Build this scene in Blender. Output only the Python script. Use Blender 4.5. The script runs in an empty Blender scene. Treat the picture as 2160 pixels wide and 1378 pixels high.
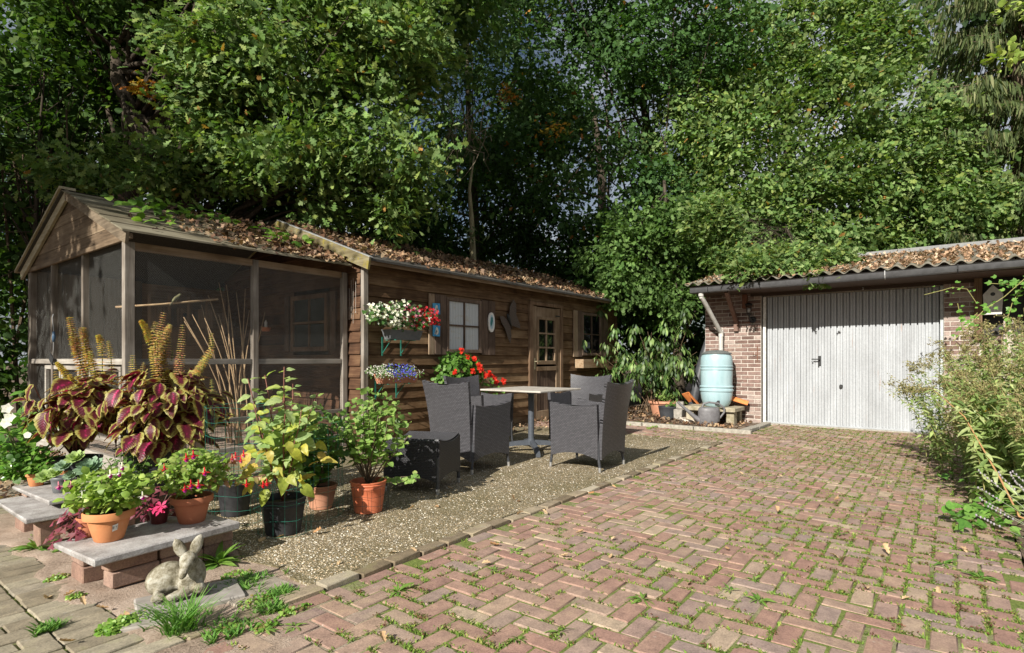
import bpy, math, random
import numpy as np
from mathutils import Vector, Matrix, Quaternion

scn = bpy.context.scene
COL = scn.collection
R = random.Random(11)
NR = np.random.default_rng(7)
rad = math.radians

# ------------------------------------------------------------------ camera
CAMH = 1.1
AZ = math.atan2(.6085, .7937)
cam = bpy.data.cameras.new('camera')
cam.lens = 20.0
cam.sensor_width = 36.0
cam.shift_y = 69 / 2160
cam.clip_end = 500
camo = bpy.data.objects.new('camera', cam)
COL.objects.link(camo)
camo.location = (0, 0, CAMH)
camo.rotation_euler = (rad(90), 0, AZ - rad(90))
scn.camera = camo

# ------------------------------------------------------------------ light
SUN_DIR = Vector((1.0, .125, -.62)).normalized()      # the way the light travels
world = bpy.data.worlds.new('World')
scn.world = world
world.use_nodes = True
wn = world.node_tree
for n in list(wn.nodes):
    wn.nodes.remove(n)
wo = wn.nodes.new('ShaderNodeOutputWorld')
bg = wn.nodes.new('ShaderNodeBackground')
sky = wn.nodes.new('ShaderNodeTexSky')
sky.sky_type = 'NISHITA'
sky.sun_disc = False
sky.sun_elevation = math.atan2(.62, 1.0)
sky.sun_rotation = math.atan2(-SUN_DIR.x, -SUN_DIR.y)
sky.air_density = 1.0
sky.dust_density = 1.8
sky.ozone_density = 1.0
bg.inputs['Strength'].default_value = .038
tcw = wn.nodes.new('ShaderNodeTexCoord')
cln = wn.nodes.new('ShaderNodeTexNoise'); cln.inputs['Scale'].default_value = 2.2; cln.inputs['Detail'].default_value = 6; cln.inputs['Roughness'].default_value = .6
wn.links.new(tcw.outputs['Generated'], cln.inputs['Vector'])
clr = wn.nodes.new('ShaderNodeValToRGB'); clr.color_ramp.elements[0].position = .40; clr.color_ramp.elements[1].position = .58
wn.links.new(cln.outputs['Fac'], clr.inputs[0])
clm = wn.nodes.new('ShaderNodeMix'); clm.data_type = 'RGBA'
wn.links.new(clr.outputs[0], clm.inputs[0]); wn.links.new(sky.outputs['Color'], clm.inputs[6])
clm.inputs[7].default_value = (9.0, 9.5, 10.2, 1)          # broken cloud over the blue
wn.links.new(clm.outputs[2], bg.inputs['Color'])
wn.links.new(bg.outputs['Background'], wo.inputs['Surface'])
sl = bpy.data.lights.new('sun', 'SUN')
sl.energy = 5.0
sl.angle = rad(.5)
sl.color = (1.0, .955, .87)
so = bpy.data.objects.new('sun', sl)
COL.objects.link(so)
so.rotation_mode = 'QUATERNION'
so.rotation_quaternion = SUN_DIR.to_track_quat('-Z', 'Y')
so.location = (-6, 0, 8)

scn.view_settings.view_transform = 'Standard'
scn.view_settings.look = 'None'
scn.view_settings.gamma = 1.0
scn.view_settings.use_curve_mapping = False
scn.view_settings.exposure = 0.70
scn.cycles.transparent_max_bounces = 24
scn.cycles.max_bounces = 7
scn.cycles.diffuse_bounces = 3


# ------------------------------------------------------------------ tagging
def tag(o, label=None, cat=None, group=None, kind=None):
    if label: o['label'] = label
    if cat: o['category'] = cat
    if group: o['group'] = group
    if kind: o['kind'] = kind
    return o


def thing(name, label, cat, loc=(0, 0, 0), group=None, rz=0):
    o = bpy.data.objects.new(name, None)
    o.empty_display_size = .1
    COL.objects.link(o)
    o.location = loc
    o.rotation_euler = (0, 0, rz)
    return tag(o, label, cat, group)


def adopt(o, parent, world=True):
    """parent o; world=True means its coordinates were written in world space"""
    o.parent = parent
    if world:
        p = parent
        M = Matrix.Identity(4)
        chain = []
        while p is not None:
            chain.append(p)
            p = p.parent
        for q in reversed(chain):
            L = Matrix.LocRotScale(q.location, q.rotation_euler, q.scale)
            M = M @ q.matrix_parent_inverse @ L if q.parent else L
        o.matrix_parent_inverse = M.inverted()
    return o


def link_mesh(name, me, parent=None, world=True, kind=None):
    o = bpy.data.objects.new(name, me)
    COL.objects.link(o)
    if parent is not None:
        adopt(o, parent, world)
    if kind: o['kind'] = kind
    return o


def copy_thing(root, loc, rz):
    r = root.copy(); COL.objects.link(r)
    r.location = loc; r.rotation_euler = (0, 0, rz)
    for ch in list(root.children):
        c = ch.copy(); COL.objects.link(c); c.parent = r
        for g in list(ch.children):
            d = g.copy(); COL.objects.link(d); d.parent = c
    return r


# ------------------------------------------------------------------ mesh builder
class MB:
    def __init__(s):
        s.v = []; s.f = []; s.uv = {}

    def add(s, vs, fs, uvs=None):
        b = len(s.v)
        s.v += [tuple(p) for p in vs]
        for i, f in enumerate(fs):
            if uvs is not None:
                s.uv[len(s.f)] = [uvs[k] for k in f]
            s.f.append(tuple(k + b for k in f))

    def box(s, x0, y0, z0, x1, y1, z1):
        s.obox(((x0 + x1) / 2, (y0 + y1) / 2, (z0 + z1) / 2), (abs(x1 - x0), abs(y1 - y0), abs(z1 - z0)))

    def obox(s, c, size, M=None):
        hx, hy, hz = size[0] / 2, size[1] / 2, size[2] / 2
        vs = [Vector((a * hx, b * hy, d * hz)) for d in (-1, 1) for b in (-1, 1) for a in (-1, 1)]
        if M is not None: vs = [M @ v for v in vs]
        vs = [v + Vector(c) for v in vs]
        s.add(vs, [(0, 2, 3, 1), (4, 5, 7, 6), (0, 1, 5, 4), (2, 6, 7, 3), (0, 4, 6, 2), (1, 3, 7, 5)])

    def cbox(s, c, size, ch=.004, M=None, jit=0, rnd=None):
        """box with chamfered edges, 44 triangles"""
        h = [size[i] / 2 for i in range(3)]
        ids = {}; vs = []
        for sx in (-1, 1):
            for sy in (-1, 1):
                for sz in (-1, 1):
                    S = (sx, sy, sz)
                    j = [rnd.uniform(-jit, jit) if rnd else 0 for _ in range(3)]
                    for ax in range(3):
                        p = [S[i] * (h[i] - (0 if i == ax else ch)) + j[i] for i in range(3)]
                        ids[(S, ax)] = len(vs); vs.append(Vector(p))
        fs = []
        for ax in range(3):
            o1, o2 = [i for i in range(3) if i != ax]
            for sg in (-1, 1):
                q = []
                for a, b in ((-1, -1), (1, -1), (1, 1), (-1, 1)):
                    S = [0, 0, 0]; S[ax] = sg; S[o1] = a; S[o2] = b
                    q.append(ids[(tuple(S), ax)])
                fs.append(tuple(q))
            for a in (-1, 1):
                for b in (-1, 1):
                    S0 = [0, 0, 0]; S0[o1] = a; S0[o2] = b
                    S1 = list(S0); S0[ax] = -1; S1[ax] = 1
                    S0 = tuple(S0); S1 = tuple(S1)
                    fs.append((ids[(S0, o1)], ids[(S1, o1)], ids[(S1, o2)], ids[(S0, o2)]))
        for sx in (-1, 1):
            for sy in (-1, 1):
                for sz in (-1, 1):
                    S = (sx, sy, sz)
                    fs.append((ids[(S, 0)], ids[(S, 1)], ids[(S, 2)]))
        ctr = Vector((0, 0, 0)); ff = []
        for f in fs:
            p = [vs[k] for k in f]
            n = (p[1] - p[0]).cross(p[2] - p[0]); m = sum(p, Vector()) / len(p)
            ff.append(f if n.dot(m - ctr) > 0 else tuple(reversed(f)))
        if M is not None: vs = [M @ v for v in vs]
        s.add([v + Vector(c) for v in vs], ff)

    def tube(s, pts, r, n=8, cap=True, uvs=False):
        pts = [Vector(p) for p in pts]
        rs = r if isinstance(r, (list, tuple)) else [r] * len(pts)
        t0 = (pts[1] - pts[0]).normalized()
        up = Vector((0, 0, 1)) if abs(t0.z) < .9 else Vector((1, 0, 0))
        a = t0.cross(up).normalized()
        vs = []
        for i, p in enumerate(pts):
            t = (pts[min(i + 1, len(pts) - 1)] - pts[max(i - 1, 0)])
            if t.length < 1e-9: t = t0
            t.normalize()
            a = (a - t * a.dot(t))
            if a.length < 1e-6: a = t.orthogonal()
            a.normalize(); b = t.cross(a)
            for k in range(n):
                w = 2 * math.pi * k / n
                vs.append(p + (a * math.cos(w) + b * math.sin(w)) * rs[i])
        fs = []
        for i in range(len(pts) - 1):
            for k in range(n):
                k2 = (k + 1) % n
                fs.append((i * n + k, i * n + k2, (i + 1) * n + k2, (i + 1) * n + k))
        if cap:
            fs.append(tuple(range(n - 1, -1, -1)))
            e = (len(pts) - 1) * n
            fs.append(tuple(range(e, e + n)))
        s.add(vs, fs)

    def lathe(s, prof, n=24, c=(0, 0, 0), sx=1, sy=1, a0=0, capb=True, capt=False):
        vs = []; m = len(prof)
        for r_, z in prof:
            for k in range(n):
                w = 2 * math.pi * k / n + a0
                vs.append((c[0] + r_ * math.cos(w) * sx, c[1] + r_ * math.sin(w) * sy, c[2] + z))
        fs = []
        for i in range(m - 1):
            for k in range(n):
                k2 = (k + 1) % n
                fs.append((i * n + k, i * n + k2, (i + 1) * n + k2, (i + 1) * n + k))
        if capb: fs.append(tuple(range(n - 1, -1, -1)))
        if capt: fs.append(tuple(range((m - 1) * n, m * n)))
        s.add(vs, fs)

    def prism(s, poly, axis, a, b):
        """polygon (2-D) extruded along axis 'x','y' or 'z' from a to b"""
        def P(q, t):
            return {'x': (t, q[0], q[1]), 'y': (q[0], t, q[1]), 'z': (q[0], q[1], t)}[axis]
        n = len(poly)
        vs = [P(q, a) for q in poly] + [P(q, b) for q in poly]
        fs = [tuple(range(n - 1, -1, -1)), tuple(range(n, 2 * n))]
        fs += [(k, (k + 1) % n, n + (k + 1) % n, n + k) for k in range(n)]
        s.add(vs, fs)

    def ball(s, c, r, n=8, m=6, M=None):
        rr = r if isinstance(r, (list, tuple)) else (r, r, r)
        vs = [Vector((0, 0, -rr[2]))]
        for i in range(1, m):
            ph = math.pi * i / m - math.pi / 2
            for k in range(n):
                w = 2 * math.pi * k / n
                vs.append(Vector((rr[0] * math.cos(ph) * math.cos(w), rr[1] * math.cos(ph) * math.sin(w), rr[2] * math.sin(ph))))
        vs.append(Vector((0, 0, rr[2])))
        fs = []
        for k in range(n):
            fs.append((0, 1 + (k + 1) % n, 1 + k))
            e = 1 + (m - 2) * n
            fs.append((e + k, e + (k + 1) % n, len(vs) - 1))
        for i in range(m - 2):
            for k in range(n):
                a = 1 + i * n
                fs.append((a + k, a + (k + 1) % n, a + n + (k + 1) % n, a + n + k))
        if M is not None: vs = [M @ v for v in vs]
        s.add([v + Vector(c) for v in vs], fs)

    def sheet(s, fn, nu, nv, th):
        """thick curved sheet; fn(u,v)->(point, uv metres); normal side given by winding"""
        P = [[fn(i / nu, j / nv) for i in range(nu + 1)] for j in range(nv + 1)]
        pos = [[Vector(P[j][i][0]) for i in range(nu + 1)] for j in range(nv + 1)]
        nor = []
        for j in range(nv + 1):
            row = []
            for i in range(nu + 1):
                du = pos[j][min(i + 1, nu)] - pos[j][max(i - 1, 0)]
                dv = pos[min(j + 1, nv)][i] - pos[max(j - 1, 0)][i]
                row.append(du.cross(dv).normalized())
            nor.append(row)
        vs = []; uv = []
        for side in (0, 1):
            for j in range(nv + 1):
                for i in range(nu + 1):
                    vs.append(pos[j][i] + nor[j][i] * (th / 2 if side == 0 else -th / 2))
                    uv.append(P[j][i][1])
        W = nu + 1; N = W * (nv + 1)
        fs = []
        for j in range(nv):
            for i in range(nu):
                a = j * W + i
                fs.append((a, a + 1, a + W + 1, a + W))
                fs.append((N + a, N + a + W, N + a + W + 1, N + a + 1))
        for i in range(nu):
            fs.append((i, N + i, N + i + 1, i + 1))
            a = nv * W + i
            fs.append((a, a + 1, N + a + 1, N + a))
        for j in range(nv):
            a = j * W
            fs.append((a, a + W, N + a + W, N + a))
            a = j * W + nu
            fs.append((a, N + a, N + a + W, a + W))
        s.add(vs, fs, uv)

    def mesh(s, name, mat=None, smooth=False):
        me = bpy.data.meshes.new(name)
        me.from_pydata(s.v, [], s.f)
        if s.uv:
            l = me.uv_layers.new(name='UVMap')
            buf = []
            for i, f in enumerate(s.f):
                buf += s.uv.get(i, [(0, 0)] * len(f))
            l.data.foreach_set('uv', np.array(buf, dtype=np.float32).ravel())
        if mat: me.materials.append(mat)
        if smooth is True:
            me.shade_smooth()
        elif smooth:
            me.shade_smooth()
            me.set_sharp_from_angle(angle=rad(smooth))
        me.update()
        return me

    def build(s, name, mat, parent=None, smooth=False, world=True, kind=None):
        return link_mesh(name, s.mesh(name, mat, smooth), parent, world, kind)


# ------------------------------------------------------------------ materials
def newmat(name):
    m = bpy.data.materials.new(name)
    m.use_nodes = True
    nt = m.node_tree
    for n in list(nt.nodes): nt.nodes.remove(n)
    out = nt.nodes.new('ShaderNodeOutputMaterial')
    return m, nt, out


def N(nt, typ, ins=None, **kw):
    n = nt.nodes.new(typ)
    for k, v in kw.items(): setattr(n, k, v)
    for k, v in (ins or {}).items():
        if hasattr(v, 'is_output'): nt.links.new(v, n.inputs[k])
        else: n.inputs[k].default_value = v
    return n


def c4(c): return (c[0], c[1], c[2], 1)


def mixc(nt, f, a, b, mode='MIX'):
    n = nt.nodes.new('ShaderNodeMix'); n.data_type = 'RGBA'; n.blend_type = mode
    for i, v in ((0, f), (6, a), (7, b)):
        if hasattr(v, 'is_output'): nt.links.new(v, n.inputs[i])
        else: n.inputs[i].default_value = v if i == 0 else c4(v)
    return n.outputs[2]


def ramp(nt, f, stops, interp='LINEAR'):
    n = nt.nodes.new('ShaderNodeValToRGB'); n.color_ramp.interpolation = interp
    e = n.color_ramp.elements
    while len(e) < len(stops): e.new(.5)
    for i, (p, c) in enumerate(stops):
        e[i].position = p; e[i].color = c4(c) if len(c) == 3 else c
    nt.links.new(f, n.inputs[0])
    return n.outputs[0]


def noise(nt, co, scale, detail=4, rough=.55, dist=0):
    n = N(nt, 'ShaderNodeTexNoise', {'Scale': scale, 'Detail': detail, 'Roughness': rough, 'Distortion': dist})
    if co is not None: nt.links.new(co, n.inputs['Vector'])
    return n.outputs['Fac']


def coord(nt, which='Object', scale=None):
    t = nt.nodes.new('ShaderNodeTexCoord').outputs[which]
    if scale:
        t = N(nt, 'ShaderNodeMapping', {'Vector': t, 'Scale': scale}).outputs[0]
    return t


def geo_pos(nt, scale=None):
    t = nt.nodes.new('ShaderNodeNewGeometry').outputs['Position']
    if scale:
        t = N(nt, 'ShaderNodeMapping', {'Vector': t, 'Scale': scale}).outputs[0]
    return t


def princ(nt, out, col, rough=.7, bump=None, bs=.3, bd=.01, metal=0, spec=.4):
    p = nt.nodes.new('ShaderNodeBsdfPrincipled')
    for k, v in (('Base Color', col), ('Roughness', rough), ('Metallic', metal)):
        if hasattr(v, 'is_output'): nt.links.new(v, p.inputs[k])
        else: p.inputs[k].default_value = c4(v) if k == 'Base Color' else v
    p.inputs['Specular IOR Level'].default_value = spec
    if bump is not None:
        b = N(nt, 'ShaderNodeBump', {'Strength': bs, 'Distance': bd, 'Height': bump})
        nt.links.new(b.outputs[0], p.inputs['Normal'])
    if out is not None: nt.links.new(p.outputs[0], out.inputs['Surface'])
    return p


def simple(name, a, b=None, rough=.6, sc=30, bs=.2, metal=0, spec=.4, stretch=None, bd=.004):
    """two-tone noisy material in world position space"""
    m, nt, out = newmat(name)
    co = geo_pos(nt, stretch)
    f = noise(nt, co, sc)
    col = ramp(nt, f, [(.3, a), (.7, b or a)])
    princ(nt, out, col, rough, f, bs, bd, metal, spec)
    return m


def wood(name, a, b, c, axis='x', sc=1.0, rough=.8, streak=None, lichen=None):
    """weathered timber: grain runs along the axis; a,b,c dark..light"""
    m, nt, out = newmat(name)
    s = {'x': (2.2, 45, 45), 'y': (45, 2.2, 45), 'z': (45, 45, 2.2)}[axis]
    oi = nt.nodes.new('ShaderNodeObjectInfo')
    pos = nt.nodes.new('ShaderNodeNewGeometry').outputs['Position']
    off = N(nt, 'ShaderNodeVectorMath', {0: pos, 1: oi.outputs['Random']}, operation='ADD').outputs[0]
    off2 = N(nt, 'ShaderNodeVectorMath', {0: oi.outputs['Random'], 1: (7.3, 3.1, 5.7)}, operation='MULTIPLY').outputs[0]
    p2 = N(nt, 'ShaderNodeVectorMath', {0: pos, 1: off2}, operation='ADD').outputs[0]
    mp = N(nt, 'ShaderNodeMapping', {'Vector': p2, 'Scale': tuple(q * sc for q in s)}).outputs[0]
    g = noise(nt, mp, 1.0, 6, .65, .6)
    big = noise(nt, p2, 2.3, 3, .6)
    mix = N(nt, 'ShaderNodeMath', {0: g, 1: big}, operation='ADD').outputs[0]
    mix = N(nt, 'ShaderNodeMath', {0: mix, 1: .5}, operation='MULTIPLY').outputs[0]
    rnd = N(nt, 'ShaderNodeMath', {0: oi.outputs['Random'], 1: .16, 2: -.08}, operation='MULTIPLY_ADD').outputs[0]
    mix = N(nt, 'ShaderNodeMath', {0: mix, 1: rnd}, operation='ADD').outputs[0]
    col = ramp(nt, mix, [(.36, a), (.5, b), (.64, c)])
    if lichen:
        lf = ramp(nt, noise(nt, pos, 9, 5, .7), [(.5, (0, 0, 0)), (.62, (1, 1, 1))])
        col = mixc(nt, lf, col, lichen)
    # knots
    mk = N(nt, 'ShaderNodeMapping', {'Vector': p2, 'Scale': {'x': (2.0, 9, 9), 'y': (9, 2.0, 9), 'z': (9, 9, 2.0)}[axis]}).outputs[0]
    vo = N(nt, 'ShaderNodeTexVoronoi', {'Vector': mk, 'Scale': 1.0})
    kf = ramp(nt, vo.outputs['Distance'], [(.06, (1, 1, 1)), (.11, (0, 0, 0))])
    col = mixc(nt, N(nt, 'ShaderNodeMath', {0: kf, 1: .6}, operation='MULTIPLY').outputs[0], col, tuple(q * .45 for q in a))
    princ(nt, out, col, rough, g, .5, .004, 0, .25)
    return m


def foliage(name, tint=(1, 1, 1), trans=.35, rough=.5, spec=.35, ramp_stops=None, veins=False):
    """leaf shader; colour from the mesh's Col attribute or, for single leaves, from the object's own random"""
    m, nt, out = newmat(name)
    if ramp_stops:
        r_ = nt.nodes.new('ShaderNodeObjectInfo').outputs['Random']
        col = ramp(nt, r_, ramp_stops)
    else:
        col = N(nt, 'ShaderNodeAttribute', attribute_name='Col').outputs['Color']
    nz = noise(nt, geo_pos(nt), 60, 2)
    col = mixc(nt, 1.0, col, ramp(nt, nz, [(.3, (.75, .78, .75)), (.7, (1.2, 1.15, 1.1))]), 'MULTIPLY')
    p = princ(nt, None, col, rough, nz, .15, .003, 0, spec)
    tr = N(nt, 'ShaderNodeBsdfTranslucent')
    tc = mixc(nt, 1.0, col, (1.5, 1.7, .7), 'MULTIPLY')
    nt.links.new(tc, tr.inputs['Color'])
    mx = N(nt, 'ShaderNodeMixShader', {0: trans, 1: p.outputs[0], 2: tr.outputs[0]})
    nt.links.new(mx.outputs[0], out.inputs['Surface'])
    return m


# ------------------------------------------------------------------ leaves by the thousand
def leaf_tpl(outline, fold=.1, droop=.1, mid=True):
    """outline [(y, halfwidth)], leaf length 1 along +Y, normal +Z"""
    vs = []; fs = []
    k = 3 if mid else 2
    for y, w in outline:
        z = -droop * y * y
        if mid: vs += [(-w, y, z + fold * w), (0, y, z), (w, y, z + fold * w)]
        else: vs += [(-w, y, z + fold * w), (w, y, z + fold * w)]
    for i in range(len(outline) - 1):
        a = i * k
        for j in range(k - 1):
            p, q, r_, t = a + j, a + j + 1, a + k + j + 1, a + k + j
            fs += [(p, q, r_), (p, r_, t)]
    return np.array(vs, dtype=np.float64), np.array(fs, dtype=np.int64)


T_OAK = leaf_tpl([(0, .02), (.16, .15), (.26, .07), (.42, .28), (.52, .11), (.7, .35), (.8, .13), (.93, .18), (1, .05)], .25, .12, False)
T_OAKF = leaf_tpl([(0, .03), (.35, .26), (.48, .14), (.72, .33), (1, .07)], .3, .15, False)
T_FAR = leaf_tpl([(0, .05), (.5, .33), (1, .05)], .3, .15, False)
T_WIL = leaf_tpl([(0, .02), (.4, .12), (1, .01)], .3, .3, False)
T_ROUND = leaf_tpl([(0, .06), (.2, .32), (.55, .42), (.85, .22), (1, .02)], .2, .15, False)
T_DEAD = leaf_tpl([(0, .03), (.35, .3), (.5, .16), (.75, .34), (1, .08)], .9, -.25, False)
T_BLADE = leaf_tpl([(0, .045), (.5, .04), (1, .004)], .0, .35, False)


def unit(a): return a / np.maximum(np.linalg.norm(a, axis=-1, keepdims=True), 1e-9)


def basis(nrm, yd):
    z = unit(nrm); y = yd - (yd * z).sum(-1, keepdims=True) * z
    y = unit(y + 1e-6); x = np.cross(y, z)
    return x, y, z


def leafmass(name, tpl, P, nrm, yd, S, col, mat, parent=None, kind=None, world=True):
    tv, tf = tpl
    x, y, z = basis(nrm, yd)
    n = len(P); S = np.broadcast_to(S, (n,))[:, None, None]
    V = P[:, None] + S * (tv[None, :, :1] * x[:, None] + tv[None, :, 1:2] * y[:, None] + tv[None, :, 2:] * z[:, None])
    V = V.reshape(-1, 3)
    F = (tf[None] + (np.arange(n) * len(tv))[:, None, None]).reshape(-1)
    me = bpy.data.meshes.new(name)
    me.vertices.add(len(V)); me.vertices.foreach_set('co', V.astype(np.float32).ravel())
    me.loops.add(len(F)); me.loops.foreach_set('vertex_index', F.astype(np.int32))
    nf = len(F) // 3
    me.polygons.add(nf); me.polygons.foreach_set('loop_start', np.arange(0, nf * 3, 3, dtype=np.int32))
    me.update(calc_edges=True)
    ca = me.color_attributes.new('Col', 'FLOAT_COLOR', 'POINT')
    C = np.ones((len(V), 4), dtype=np.float32)
    C[:, :3] = np.repeat(col, len(tv), axis=0)
    ca.data.foreach_set('color', C.ravel())
    me.materials.append(mat)
    return link_mesh(name, me, parent, world, kind)


def palette(n, cols, weights=None, jit=.18, rng=NR):
    cols = np.array(cols, dtype=float)
    w = None if weights is None else np.array(weights, float) / sum(weights)
    c = cols[rng.choice(len(cols), n, p=w)]
    return np.clip(c * (1 + rng.normal(0, jit, (n, 1))), .002, 1)


F_AX = np.array([.7937, .6085, 0.0]); R_AX = np.array([.6085, -.7937, 0.0]); U_AX = np.array([0, 0, 1.0])


def spot(d, px, py):
    """world point seen at photograph pixel (px, py) at forward distance d"""
    k = (px - 1080) / 1200
    return np.array([d * (.7937 + .6085 * k), d * (.6085 - .7937 * k), CAMH + (758 - py) * d / 1200])


def gpt(px, py, z=0):
    d = (CAMH - z) * 1200 / (py - 758)
    p = spot(d, px, py); return (float(p[0]), float(p[1]), z)
# ================================================================== ground
def soil_mat():
    m, nt, out = newmat('soil')
    p = geo_pos(nt)
    a = noise(nt, p, 3.2, 6, .6); b = noise(nt, p, 60, 5, .7)
    f = N(nt, 'ShaderNodeMath', {0: a, 1: b}, operation='ADD').outputs[0]
    f = N(nt, 'ShaderNodeMath', {0: f, 1: .5}, operation='MULTIPLY').outputs[0]
    col = ramp(nt, f, [(.36, (.07, .05, .035)), (.5, (.15, .11, .08)), (.66, (.24, .19, .145))])
    princ(nt, out, col, .95, b, .8, .01, 0, .1)
    return m


def sand_mat():
    m, nt, out = newmat('sand')
    p = geo_pos(nt)
    a = noise(nt, p, 5, 6, .65); b = noise(nt, p, 90, 5, .75)
    f = N(nt, 'ShaderNodeMath', {0: a, 1: b}, operation='ADD').outputs[0]
    f = N(nt, 'ShaderNodeMath', {0: f, 1: .5}, operation='MULTIPLY').outputs[0]
    col = ramp(nt, f, [(.34, (.13, .095, .07)), (.48, (.37, .28, .215)), (.66, (.52, .42, .34))])
    princ(nt, out, col, .95, b, .9, .012, 0, .1)
    return m


def joint_mat():
    m, nt, out = newmat('joint_sand')
    p = geo_pos(nt)
    a = noise(nt, p, 1.7, 5, .7); b = noise(nt, p, 110, 4, .7)
    moss = ramp(nt, a, [(.36, (0, 0, 0)), (.50, (1, 1, 1))])
    s = ramp(nt, b, [(.35, (.20, .155, .115)), (.65, (.44, .36, .275))])
    g = ramp(nt, b, [(.35, (.09, .12, .03)), (.65, (.21, .25, .07))])
    princ(nt, out, mixc(nt, moss, s, g), .95, b, .8, .008, 0, .1)
    return m


M_SOIL, M_SAND, M_JOINT = soil_mat(), sand_mat(), joint_mat()


def brick_mat(name, stops, attr=False, lich=.25, moss=.2, sc=1.0):
    m, nt, out = newmat(name)
    if attr: r_ = N(nt, 'ShaderNodeAttribute', attribute_name='Col').outputs['Fac']
    else: r_ = nt.nodes.new('ShaderNodeObjectInfo').outputs['Random']
    col = ramp(nt, r_, stops, 'CONSTANT' if False else 'LINEAR')
    p = geo_pos(nt)
    n1 = noise(nt, p, 14 * sc, 5, .65); n2 = noise(nt, p, 130 * sc, 4, .7); n3 = noise(nt, p, 2.1, 4, .6)
    col = mixc(nt, 1.0, col, ramp(nt, n1, [(.3, (.68, .68, .68)), (.7, (1.22, 1.2, 1.18))]), 'MULTIPLY')
    col = mixc(nt, 1.0, col, ramp(nt, n2, [(.35, (.75, .75, .75)), (.65, (1.15, 1.15, 1.15))]), 'MULTIPLY')
    lf = ramp(nt, noise(nt, p, 11, 6, .75), [(.66 - lich * .1, (0, 0, 0)), (.70, (.55, .55, .55))])
    col = mixc(nt, lf, col, (.42, .40, .35))
    mf = ramp(nt, N(nt, 'ShaderNodeMath', {0: n3, 1: n1}, operation='MULTIPLY').outputs[0], [(.27, (0, 0, 0)), (.42, (moss, moss, moss))])
    col = mixc(nt, mf, col, (.16, .17, .06))
    princ(nt, out, col, .9, n2, .5, .004, 0, .2)
    return m


PAV = [(0, (.29, .18, .148)), (.12, (.33, .20, .158)), (.25, (.35, .23, .178)), (.36, (.30, .215, .185)), (.48, (.35, .24, .185)), (.58, (.33, .195, .155)),
       (.68, (.36, .26, .20)), (.78, (.30, .225, .20)), (.88, (.36, .265, .20)), (.97, (.42, .33, .24)), (1, (.34, .20, .155))]
M_PAV, M_PAVA = brick_mat('paver_clay', PAV), brick_mat('paver_clay_far', PAV, True)
GRY = [(0, (.22, .185, .13)), (.3, (.27, .23, .165)), (.6, (.30, .26, .19)), (.85, (.34, .30, .22)), (1, (.28, .245, .19))]
M_GPAV, M_GPAVA = brick_mat('paver_concrete', GRY, False, .5, .55), brick_mat('paver_concrete_far', GRY, True, .5, .55)
KRB = [(0, (.18, .14, .09)), (.5, (.27, .215, .15)), (.8, (.33, .27, .19)), (1, (.42, .37, .28))]
M_KERB = brick_mat('kerb_clay', KRB, False, .8, .5)

# the earth: one sheet to the horizon
g = MB(); S = 160
g.add([(-S, -S, -.06), (S, -S, -.06), (S, S, -.06), (-S, S, -.06)], [(0, 1, 2, 3)])
o = g.build('ground', M_SOIL); tag(o, kind='structure')


def rough_sheet(name, x0, y0, x1, y1, step, z, amp, mat, seed=0, edge=.0):
    nx = int((x1 - x0) / step); ny = int((y1 - y0) / step)
    xs = np.linspace(x0, x1, nx + 1); ys = np.linspace(y0, y1, ny + 1)
    rg = np.random.default_rng(seed)
    Z = np.zeros((ny + 1, nx + 1))
    X, Y = np.meshgrid(xs, ys)
    for k in range(14):
        fr = 2.5 * 1.45 ** k * .7; a = rg.uniform(0, 6.28); ph = rg.uniform(0, 6.28)
        Z += np.sin((X * math.cos(a) + Y * math.sin(a)) * fr + ph) * amp * .8 ** k
    Z += rg.normal(0, amp * .18, Z.shape)
    if edge: Z -= np.clip((.87 + .05 * np.sin(Y * 5.1) + .035 * np.sin(Y * 13 + 1) - X) / .06, 0, 1) * edge
    b = MB()
    b.v = [(float(X[j, i]), float(Y[j, i]), float(z + Z[j, i])) for j in range(ny + 1) for i in range(nx + 1)]
    b.f = [(j * (nx + 1) + i, j * (nx + 1) + i + 1, (j + 1) * (nx + 1) + i + 1, (j + 1) * (nx + 1) + i) for j in range(ny) for i in range(nx)]
    o = b.build(name, mat, smooth=True); tag(o, kind='structure')
    return o


drive = thing('driveway', None, None); drive['kind'] = 'structure'
jb = MB()
jb.add([(.2, -.32, -.0045), (10.45, -.32, -.0045), (10.45, 2.34, -.0045), (.2, 2.34, -.0045)], [(0, 1, 2, 3)])
jb.add([(7.6, 2.34, -.0045), (8.75, 2.34, -.0045), (8.75, 5.85, -.0045), (7.6, 5.85, -.0045)], [(0, 1, 2, 3)])
o = jb.build('joint_bed', M_JOINT, drive)

UNIT = .0990


def paver_variants(L, Wd, H, n, seed, mat, name):
    rr = random.Random(seed); out = []
    for i in range(n):
        b = MB(); b.cbox((0, 0, -H / 2), (L - rr.uniform(0, .007), Wd - rr.uniform(0, .007), H), .0038 + rr.random() * .002, None, .0018, rr)
        out.append(b.mesh(name, mat, smooth=35))
    return out


def inside_drive(x, y):
    return (-.3 < y < 2.33 and .9 < x < 10.32) or (7.66 < x < 8.72 and 2.3 < y < 5.75)


def cam_ok(x, y, m=60):
    d = x * .7937 + y * .6085
    if d < 1.2: return False
    px = 1080 + 1200 * (x * .6085 - y * .7937) / d
    py = 758 + 1320 / d
    return -m < px < 2160 + m and py < 1378 + m * 1.6


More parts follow.
